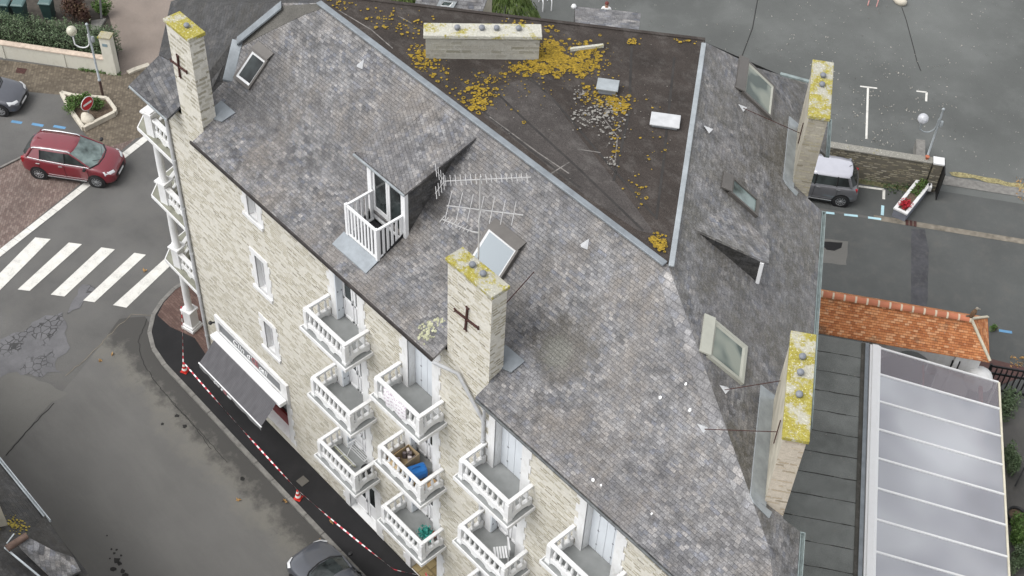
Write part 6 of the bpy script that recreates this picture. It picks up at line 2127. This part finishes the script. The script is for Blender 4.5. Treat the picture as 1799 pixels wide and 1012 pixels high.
# ------------------------------------------------------------------ house at the lower left
hs_ = thing('slate_house', 'old slate roofed house at the lower left corner with a clay ridged wing', 'house', (0, 0, 0))
eZ = 5.0
e0, e1 = gz(-40, 760, eZ), gz(73, 909, eZ)
ey = (e0.y + e1.y) / 2
b = MB_()
b.slab([(-6, ey, eZ), (14, ey, eZ), (14, ey - 4, eZ + 2.6), (-6, ey - 4, eZ + 2.6)][::-1], .12)
b.build('slate_roof', M['slate_dark'], hs_)
b = MB_(); b.box(-6, 14, ey - 8, ey - .35, 0, eZ + .0); b.build('wall', M['stucco'], hs_)
b = MB_()
for dy in (.02, .10):
    b.bar((-6, ey + dy, eZ), (e1.x + .3, ey + dy, eZ), .03, .10)
b.bar((-6, ey + .06, eZ - .05), (e1.x + .3, ey + .06, eZ - .05), .08, .02)
b.build('gutter', M['zinc_pale'], hs_)
wz = eZ + .35
Q = [gz(79, 905, wz), gz(130, 980, wz), gz(142, 1003, wz - .05), gz(100, 1030, wz + .75), gz(28, 955, wz + .95), gz(46, 942, wz + .95)]
def upslab(name, pts, mat, th=.1):
    b = MB_()
    nn = (pts[1] - pts[0]).cross(pts[2] - pts[1])
    b.slab(pts if nn.z > 0 else pts[::-1], th)
    return b.build(name, mat, hs_)
mid = gz(90, 965, wz + .55)
upslab('wing_roof', [Q[0], Q[1], mid, Q[5]], M['slate_dark'])
upslab('wing_roof', [Q[1], Q[2], gz(98, 1022, wz + .55), Q[4], Q[5], mid], make_slate('blue_wing_slate', w=.26, h=.16, brown=.1, pale=.25, dark=.9))
b = MB_(); b.tube([gz(12, 964, wz + 1.02), gz(47, 941, wz + 1.0)], .11, 10); b.build('ridge_tiles', plain('dark_clay_ridge', (0.095, 0.062, 0.048), .9, var=.4, scale=4), hs_)
b = MB_(); b.bar(gz(8, 962, wz + .95), gz(90, 1030, wz + .75), .05, .05); b.bar(gz(12, 955, wz + .9), gz(25, 938, wz + .9), .04, .04); b.build('verge_flashing', M['zinc_pale'], hs_)
b = MB_(); b.bar(gz(133, 988, eZ - .1), gz(158, 1024, eZ - .1), .16, .10); b.build('gutter', M['zinc'], hs_)
b = MB_(); p = gz(-8, 905, eZ + 1.0); b.box(p.x - .9, p.x + .35, p.y - .9, p.y + .15, eZ, eZ + 2.0); b.build('chimney', M['stucco'], hs_)
b = MB_()
r_ = random.Random(21)
for i in range(80):
    q = gz(r_.gauss(28, 10), r_.gauss(922, 8), 5.6)
    z = eZ + (ey - q.y) * 2.6 / 4 + .03 + i * 4e-5
    r = r_.uniform(.012, .038)
    b.poly([(q.x + math.cos(a) * r, q.y + math.sin(a) * r, z - math.sin(a) * r * .65) for a in (0, 1, 2.1, 3.1, 4.2, 5.2)])
b.build('lichen', plain('dull_yellow_lichen', (0.28, 0.22, 0.04), .95, var=.4, scale=8), hs_)['kind'] = 'stuff'
# ------------------------------------------------------------------ cars
def car(name, label, cat_group, loc, heading, S, G, paint, glass, wb, track, roofcol=None, opt=()):
    """S: stations front to rear (x, ztop, halfwidth, zbottom); G: greenhouse dict"""
    t = thing(name, label, 'car', loc, heading, 'cars parked around the stone building')
    b = MB_()
    rings = []
    for x, zt, hw, zb in S:
        zs = zb + (zt - zb) * .45
        half = [(hw * .86, zb), (hw * .985, zb + .10), (hw, zs), (hw * .985, zt - .07), (hw * .90, zt - .005)]
        top = [(hw * .45, zt + .035), (0, zt + .045)]
        r = [(0, zb)] + half + top
        ring = [Vector((x, y, z)) for y, z in r] + [Vector((x, -y, z)) for y, z in r[-2:0:-1]]
        rings.append(ring)
    b.loft(rings[::-1], True, True)
    body = b.build('body', paint, t, subsurf=1)
    # greenhouse
    zb = G['zb']
    bot = [(G['wb'], 0.0, .96), (G['wb'] - .06, G['hwb'] * .55, .99), (G['wb'] - .30, G['hwb'] * .95, 1.0), (G['bp'], G['hwb'], 1.0), (G['cp'], G['hwb'] * .99, 1.0), (G['rb'] + .25, G['hwb'] * .93, 1.0), (G['rb'] + .02, G['hwb'] * .6, 1.0), (G['rb'], 0, 1.0)]
    topl = [(G['rf'], 0.0), (G['rf'] - .03, G['hwt'] * .6), (G['rf'] - .14, G['hwt'] * .96), (G['bp'] - .02, G['hwt']), (G['cp'], G['hwt'] * .985), (G['rr'] + .14, G['hwt'] * .93), (G['rr'] + .02, G['hwt'] * .6), (G['rr'], 0)]
    zt = lambda x: G['zt'] - .025 * ((x - (G['rf'] + G['rr']) / 2) / ((G['rf'] - G['rr']) / 2)) ** 2
    zbl = lambda x: zb + G.get('rise', 0) * max(0, (G['wb'] - x) / (G['wb'] - G['rb']))
    def side(sgn):
        B = [Vector((x, sgn * y, zbl(x) - .02)) for x, y, _ in bot]
        T = [Vector((x, sgn * y, zt(x) - .03 * (y / G['hwt']) ** 2)) for x, y in topl]
        return B, T
    BL, TL = side(1)
    BR, TR = side(-1)
    b = MB_()
    for i in range(7):
        b.mi = 0 if i in (0, 1) else (1 if i in (2, 3, 4) else 2)
        b.add([BL[i], BL[i + 1], TL[i + 1], TL[i]], [(0, 1, 2, 3)], False)
        b.add([BR[i], BR[i + 1], TR[i + 1], TR[i]], [(3, 2, 1, 0)], False)
    wnd = b.build('windows', [glass, M['glass_dark'], M['glass_dark'], paint], t)
    if G.get('dp'):
        for i in (8, 9):
            wnd.data.polygons[i].material_index = 3
    b = MB_()
    cl = [Vector((x, 0, zt(x) + .02)) for x in (G['rf'] + .015, G['rf'] - .05, G['rf'] - .25, G['bp'], G['cp'], G['rr'] + .2, G['rr'] + .05, G['rr'] - .06)]
    ml = lambda Tt: [Vector((q.x, q.y * .62, zt(q.x) + .012)) for q in Tt]
    ex = lambda Tt: [q + Vector((0, math.copysign(.018, q.y) if abs(q.y) > .01 else 0, -.004)) for q in Tt]
    dn = lambda Tt: [q + Vector((0, math.copysign(.012, q.y) if abs(q.y) > .01 else 0, -.07)) for q in Tt]
    TL2, TR2 = ex(TL), ex(TR)
    b.loft([dn(TL), TL2, ml(TL), cl, ml(TR), TR2, dn(TR)], False, True, closed=False)
    roof = b.build('roof', roofcol or paint, t)
    for p in roof.data.polygons:
        p.use_smooth = True
    roof.data.flip_normals()
    b = MB_()
    pr = .036
    for B, T_ in ((BL, TL2), (BR, TR2)):
        for i in (2,):
            b.tube([B[i] + Vector((.02, 0, -.02)), B[i].lerp(T_[i], .5) + Vector((.02, 0, .01)), T_[i]], pr, 6)
        b.tube([B[5], T_[5]], pr * 1.9, 6)
        b.tube([B[2], B[3], B[4], B[5]], .02, 6)
    b.build('pillars', paint, t)
    for B, T_ in ((BL, TL2), (BR, TR2)):
        b = MB_(); b.tube([B[3], T_[3]], .03, 6); b.build('door_pillar', M['black'], t)
        b = MB_(); b.tube([B[4], T_[4]], .026, 6); b.build('door_pillar', M['black'], t)
    b = MB_()
    b.tube([BL[2] + Vector((.05, 0, -.015)), BL[1] + Vector((.05, 0, -.01)), BL[0] + Vector((.05, 0, -.01)), BR[1] + Vector((.05, 0, -.01)), BR[2] + Vector((.05, 0, -.015))], .03, 6)
    b.build('window_trim', M['black'], t)
    b = MB_()
    for sg in (-1, 1):
        b.bar((G['wb'] + .0, sg * .12 - .1, zb + .03), (G['wb'] - .22, sg * .12 + .38 * sg, zb + .16), .015)
    b.build('wiper', M['black'], t)
    hw = max(s[2] for s in S)
    for sx in (wb / 2, -wb / 2):
        for sy in (-1, 1):
            wc = Vector((sx + S[0][0] * 0 + G.get('wo', 0), sy * (hw - .10), .315))
            M4 = Matrix.Translation(wc) @ Matrix.Rotation(R(90) * (-sy), 4, 'X')
            b = MB_(); b.T = M4
            b.lathe([(.395, .085), (.395, .092), (.30, .094)], (0, 0, 0), 24, False)
            b.lathe([(.40, -.2), (.40, .085)], (0, 0, 0), 24, False)
            b.build('wheel_arch', M['black'], t)
            b = MB_(); b.T = M4
            b.lathe([(.22, -.1), (.30, -.10), (.322, -.06), (.322, .07), (.305, .108), (.225, .112), (.215, .09)], (0, 0, 0), 26, True, False)
            w = b.build('wheel', M['rubber'], t)
            b = MB_(); b.T = M4
            b.lathe([(.225, .09), (.215, .108), (.20, .095)], (0, 0, 0), 24, True, False)
            for k in range(10):
                a = k * math.pi / 5
                b.bar((0, 0, .10), (math.cos(a) * .21, math.sin(a) * .21, .10), .032, .016)
            b.lathe([(.05, .09), (.05, .115), (.01, .118)], (0, 0, 0), 12)
            b.build('rim', M['rim'], w)
            b = MB_(); b.T = M4; b.lathe([(.205, .05), (.01, .05)], (0, 0, 0), 18, False); b.build('disc', M['crack'], w)
    b = MB_()
    for sg in (-1, 1):
        p = Vector((G['wb'] - .42, sg * (hw + .02), zb + .04))
        b.loft([[p + Vector((x * s, sg * (.02 + .16 * k), z * s)) for x, z in ((.07, -.05), (.07, .06), (-.05, .08), (-.05, -.05))] for k, s in ((0, .5), (.25, 1), (1, .9))], True, False)
    b.build('wing_mirror', M['black'] if 'blackmirror' in opt else paint, t, bevel=.02)
    xf, xr = S[0][0], S[-1][0]
    hx = S[1][0]
    for sg in (-1, 1):
        b = MB_()
        z = S[1][1]
        b.loft([[Vector((x, sg * y, zz)) for x, y, zz in r] for r in (
            [(hx + .045, hw * .52, z - .16), (hx + .045, hw * .52, z - .02), (hx - .02, hw * .50, z + .055)],
            [(hx - .04, hw * .78, z - .13), (hx - .05, hw * .80, z + .01), (hx - .15, hw * .75, z + .085)],
            [(hx - .26, hw * .955, z - .02), (hx - .28, hw * .95, z + .08), (hx - .36, hw * .88, z + .135)])], False, True, closed=False)
        b.build('headlight', M['lamp_lens'], t)
        b = MB_()
        b.box(xr + .05, xr + .24, sg * hw * .80 - .06, sg * hw * .80 + .055, S[-2][1] - .34, S[-2][1] - .04)
        b.build('tail_light', M['lamp_red'], t, bevel=.03)
    b = MB_()
    b.box(xf - .03, xf + .012, -.45, .45, .40, .56); b.box(xf - .06, xf + .004, -.55, .55, .24, .33)
    b.build('grille', M['black'], t)
    b = MB_(); b.box(xf + .0, xf + .026, -.26, .26, .36, .46); b.build('number_plate', M['white_clean'], t)
    b = MB_()
    for sg in (-1, 1):
        for x in (G['bp'] - .18, G['cp'] - .1):
            b.bar((x - .09, sg * (hw + .006), zb - .10), (x + .09, sg * (hw + .006), zb - .09), .025, .03)
    b.build('door_handle', M['chrome'] if 'chrome' in opt else paint, t)
    b = MB_()
    for sg in (-1, 1):
        for x in (G['wb'] - .35, G['bp'] - .0, G['cp'] - .05):
            b.bar((x, sg * (hw + .001), .36), (x - .03, sg * (hw - .004), zb - .03), .010, .010)
        b.box(-wb / 2 + .42, wb / 2 - .42, sg * (hw - .01) - .02, sg * (hw - .01) + .02, .20, .30)
    b.build('door_seam', M['black'], t)
    if 'strip' in opt:
        b = MB_()
        for sg in (-1, 1):
            b.bar((-wb / 2 + .42, sg * (hw + .012), .31), (wb / 2 - .42, sg * (hw + .012), .31), .03)
        b.build('sill_trim', M['chrome'], t)
    if 'rails' in opt:
        for sg in (-1, 1):
            b = MB_()
            x0, x1 = G['rf'] - .12, G['rr'] + .16
            y = G['hwt'] * .93
            b.tube([(x0, sg * y, zt(x0) - .02), (x0 - .12, sg * y, zt(x0) + .035), ((x0 + x1) / 2, sg * y * 1.0, zt(0) + .055), (x1 + .12, sg * y, zt(x1) + .035), (x1, sg * y, zt(x1) - .02)], .028, 8)
            b.build('roof_rail', M['chrome'], roof)
    if 'fin' in opt:
        b = MB_(); b.add([(G['rr'] + .45, -.03, zt(G['rr']) + .01), (G['rr'] + .45, .03, zt(G['rr']) + .01), (G['rr'] + .22, .0, zt(G['rr']) + .13), (G['rr'] + .2, .035, zt(G['rr']) - .0), (G['rr'] + .2, -.035, zt(G['rr']) - .0)], [(0, 1, 2), (1, 3, 2), (3, 4, 2), (4, 0, 2)]); b.build('aerial_fin', paint, roof)
    if 'rod' in opt:
        b = MB_(); b.tube([(G['rr'] + .2, -.1, zt(G['rr'])), (G['rr'] - .05, -.1, zt(G['rr']) + .22)], .012, 6); b.build('aerial_rod', M['black'], roof)
    if 'trim' in opt:
        b = MB_()
        for B in (BL, BR):
            b.tube([q + Vector((0, math.copysign(.02, q.y), .0)) for q in B[2:6]], .014, 6)
        b.build('bright_trim', M['chrome'], t)
    return t
red = make_paint('dark_red_paint', (0.155, 0.009, 0.018))
grey = make_paint('dark_grey_blue_paint', (0.055, 0.058, 0.070))
anth = make_paint('anthracite_paint', (0.052, 0.056, 0.068))
silv = make_paint('metallic_grey_paint', (0.14, 0.14, 0.15), flake=1)
silr = make_paint('silver_roof_paint', (0.42, 0.42, 0.46))
S_red = [(2.08, .60, .62, .28), (2.00, .74, .76, .20), (1.80, .86, .85, .18), (1.40, .98, .88, .18), (.95, 1.03, .89, .18), (0, 1.07, .89, .18), (-1.0, 1.13, .89, .18), (-1.65, 1.18, .86, .18), (-1.98, 1.12, .78, .22), (-2.08, .85, .68, .30)]
G_red = dict(wb=1.36, rf=.34, rr=-1.66, rb=-2.0, bp=-.02, cp=-1.12, hwb=.84, hwt=.63, zb=1.03, zt=1.56, rise=.17, dp=1)
fr_, rr_ = gz(175, 327), gz(72, 312)
hd = math.atan2((fr_ - rr_).y, (fr_ - rr_).x)
cc = (fr_ + rr_) / 2 + Vector((-math.sin(hd), math.cos(hd), 0)) * .76
car('parked_car', 'dark red hatchback with silver roof rails stopped across the pavement edge', 'c', (cc.x, cc.y, .02), hd, S_red, G_red, red, M['glass_pale'], 2.6, 1.5, None, ('chrome', 'rails', 'fin', 'trim', 'strip', 'blackmirror'))
S_meg = [(2.10, .55, .60, .26), (2.02, .66, .76, .18), (1.75, .78, .85, .16), (1.3, .88, .87, .16), (.85, .96, .88, .16), (0, .98, .88, .16), (-1.0, 1.0, .88, .16), (-1.7, 1.0, .85, .16), (-2.0, .96, .78, .2), (-2.1, .75, .68, .28)]
G_meg = dict(wb=1.05, rf=.15, rr=-1.55, rb=-2.0, bp=-.15, cp=-1.0, hwb=.80, hwt=.58, zb=.98, zt=1.44, rise=.04)
h2 = math.atan2((gz(115, 224) - gz(20, 213)).y, (gz(115, 224) - gz(20, 213)).x)
nose = gz(40, 178, .3)
cc = nose - Vector((math.cos(h2), math.sin(h2), 0)) * 2.02
car('parked_car', 'dark grey blue hatchback nosing in from the left edge beside the tan paving', 'c', (cc.x, cc.y, .013), h2, S_meg, G_meg, grey, M['glass_dark'], 2.6, 1.5, None, ('blackmirror',))
nose = gz(536, 975, .3)
car('parked_car', 'anthracite car parked against the kerb at the bottom edge under the balconies', 'c', (nose.x + 2.02, -2.55, .012), math.pi, S_meg, dict(G_meg, hwb=.82), anth, M['glass_dark'], 2.6, 1.5, None, ('blackmirror',))
S_a = [(1.94, .62, .62, .28), (1.86, .78, .76, .2), (1.6, .92, .84, .18), (1.2, 1.02, .87, .18), (.9, 1.06, .88, .18), (0, 1.07, .88, .18), (-1.0, 1.09, .88, .18), (-1.6, 1.10, .86, .18), (-1.86, 1.06, .80, .22), (-1.94, .80, .72, .3)]
G_a = dict(wb=1.15, rf=.35, rr=-1.55, rb=-1.84, bp=.0, cp=-.95, hwb=.82, hwt=.66, zb=1.07, zt=1.57, rise=.05)
rw = gz(1474, 361)
c_, d_ = cof(rw) + .77, dof(rw) - 1.28
pc = wcd(c_, d_, .012)
car('parked_car', 'silver roofed dark grey compact car parked by the rubble wall behind the chimney', 'c', pc, WANG + math.pi, S_a, G_a, silv, M['glass_pale'], 2.56, 1.5, silr, ('rod', 'chrome', 'strip'))

# ------------------------------------------------------------------ person in the car park
hp3 = gz(1066, 8, 1.62)
p = thing('person', 'person in a white t-shirt standing in the car park behind the slate dormer', 'person', (hp3.x, hp3.y, .012), math.atan2(CAM.y - hp3.y, CAM.x - hp3.x) + math.pi / 2)
def skin(name, verts, edges, radii, mat, root, parent, lv=2):
    me = bpy.data.meshes.new(name)
    me.from_pydata(verts, edges, [])
    o = bpy.data.objects.new(name, me)
    COL.objects.link(o)
    o.parent = parent
    md = o.modifiers.new('skin', 'SKIN')
    md.use_smooth_shade = True
    for i, r in enumerate(radii):
        sv = me.skin_vertices[0].data[i]
        sv.radius = r if isinstance(r, tuple) else (r, r)
        sv.use_root = (i == root)
    s2 = o.modifiers.new('sub', 'SUBSURF')
    s2.levels = s2.render_levels = lv
    me.materials.append(mat)
    return o
skc = plain('skin', (0.42, 0.24, 0.17), .6, var=.05)
V = [(0, 0, .93), (0, 0, 1.12), (0, 0, 1.32), (0, 0, 1.44), (0, -.01, 1.52), (0, -.02, 1.60), (0, -.02, 1.68),
     (.10, 0, .86), (.11, -.01, .48), (.11, .02, .09), (.12, -.12, .05), (-.10, 0, .86), (-.11, -.01, .48), (-.11, .02, .09), (-.12, -.12, .05),
     (.18, 0, 1.40), (.24, .02, 1.14), (.25, -.08, .92), (.25, -.11, .84), (-.18, 0, 1.40), (-.24, .02, 1.14), (-.25, -.08, .92), (-.25, -.11, .84)]
E_ = [(0, 1), (1, 2), (2, 3), (3, 4), (4, 5), (5, 6), (0, 7), (7, 8), (8, 9), (9, 10), (0, 11), (11, 12), (12, 13), (13, 14), (3, 15), (15, 16), (16, 17), (17, 18), (3, 19), (19, 20), (20, 21), (21, 22)]
Rr = [(.15, .11), (.14, .10), (.17, .11), (.09, .08), .055, (.085, .10), (.075, .09), (.085, .09), .06, .045, .04, (.085, .09), .06, .045, .04, .06, .042, .033, .035, .06, .042, .033, .035]
skin('body', V, E_, Rr, skc, 0, p)
sc = 1.09
tv = [0, 1, 2, 3, 15, 16, 19, 20]
mp = {v: i for i, v in enumerate(tv)}
def grow(r, k):
    return tuple(x * k + .008 for x in r) if isinstance(r, tuple) else r * k + .008
TV = [V[i] for i in tv]
TV[mp[16]] = (.22, .015, 1.24); TV[mp[20]] = (-.22, .015, 1.24)
skin('t_shirt', TV, [(mp[a], mp[b_]) for a, b_ in E_ if a in mp and b_ in mp], [grow(Rr[i], 1.08) for i in tv], plain('white_cotton', (0.72, 0.72, 0.72), .9, var=.05), 0, p)
jv = [0, 7, 8, 9, 11, 12, 13]
mp = {v: i for i, v in enumerate(jv)}
skin('trousers', [V[i] for i in jv], [(mp[a], mp[b_]) for a, b_ in E_ if a in mp and b_ in mp], [grow(Rr[i], 1.1) for i in jv], plain('dark_trousers', (0.04, 0.045, 0.06), .9), 0, p)
b = MB_(); b.sphere((0, .005, 1.675), .105, 14, .95, 1.08, .95, -.15, 1.0); b.build('hair', plain('red_brown_hair', (0.12, 0.03, 0.025), .8, var=.3), p)
b = MB_()
for sg in (-1, 1):
    b.sphere((sg * .035, -.112, 1.645), .011, 8)
b.build('eyes', M['black'], p)
b = MB_(); b.loft([[Vector((x, -.108 - y, 1.605 + z)) for x, y, z in r] for r in ([(-.012, 0, .03), (.012, 0, .03), (0, .006, .03)], [(-.018, 0, 0), (.018, 0, 0), (0, .026, 0)])], True, True); b.sphere((.088, -.01, 1.63), .025, 8, .5, 1, 1.2); b.sphere((-.088, -.01, 1.63), .025, 8, .5, 1, 1.2); b.build('nose_and_ears', skc, p)
b = MB_()
for sg in (-1, 1):
    for k in range(4):
        b.tube([(sg * (.25), -.115 + (k - 1.5) * .018, .82), (sg * .245, -.12 + (k - 1.5) * .019, .775), (sg * .235, -.12 + (k - 1.5) * .018, .735 + abs(k - 1.5) * .008)], [.010, .009, .007], 6)
    b.tube([(sg * .25, -.14, .84), (sg * .235, -.17, .80), (sg * .228, -.178, .77)], [.012, .010, .008], 6)
b.build('fingers', skc, p)
b = MB_()
for sg in (-1, 1):
    b.sphere((sg * .115, -.05, .04), .06, 10, .75, 2.1, .7)
b.build('shoes', M['black'], p)
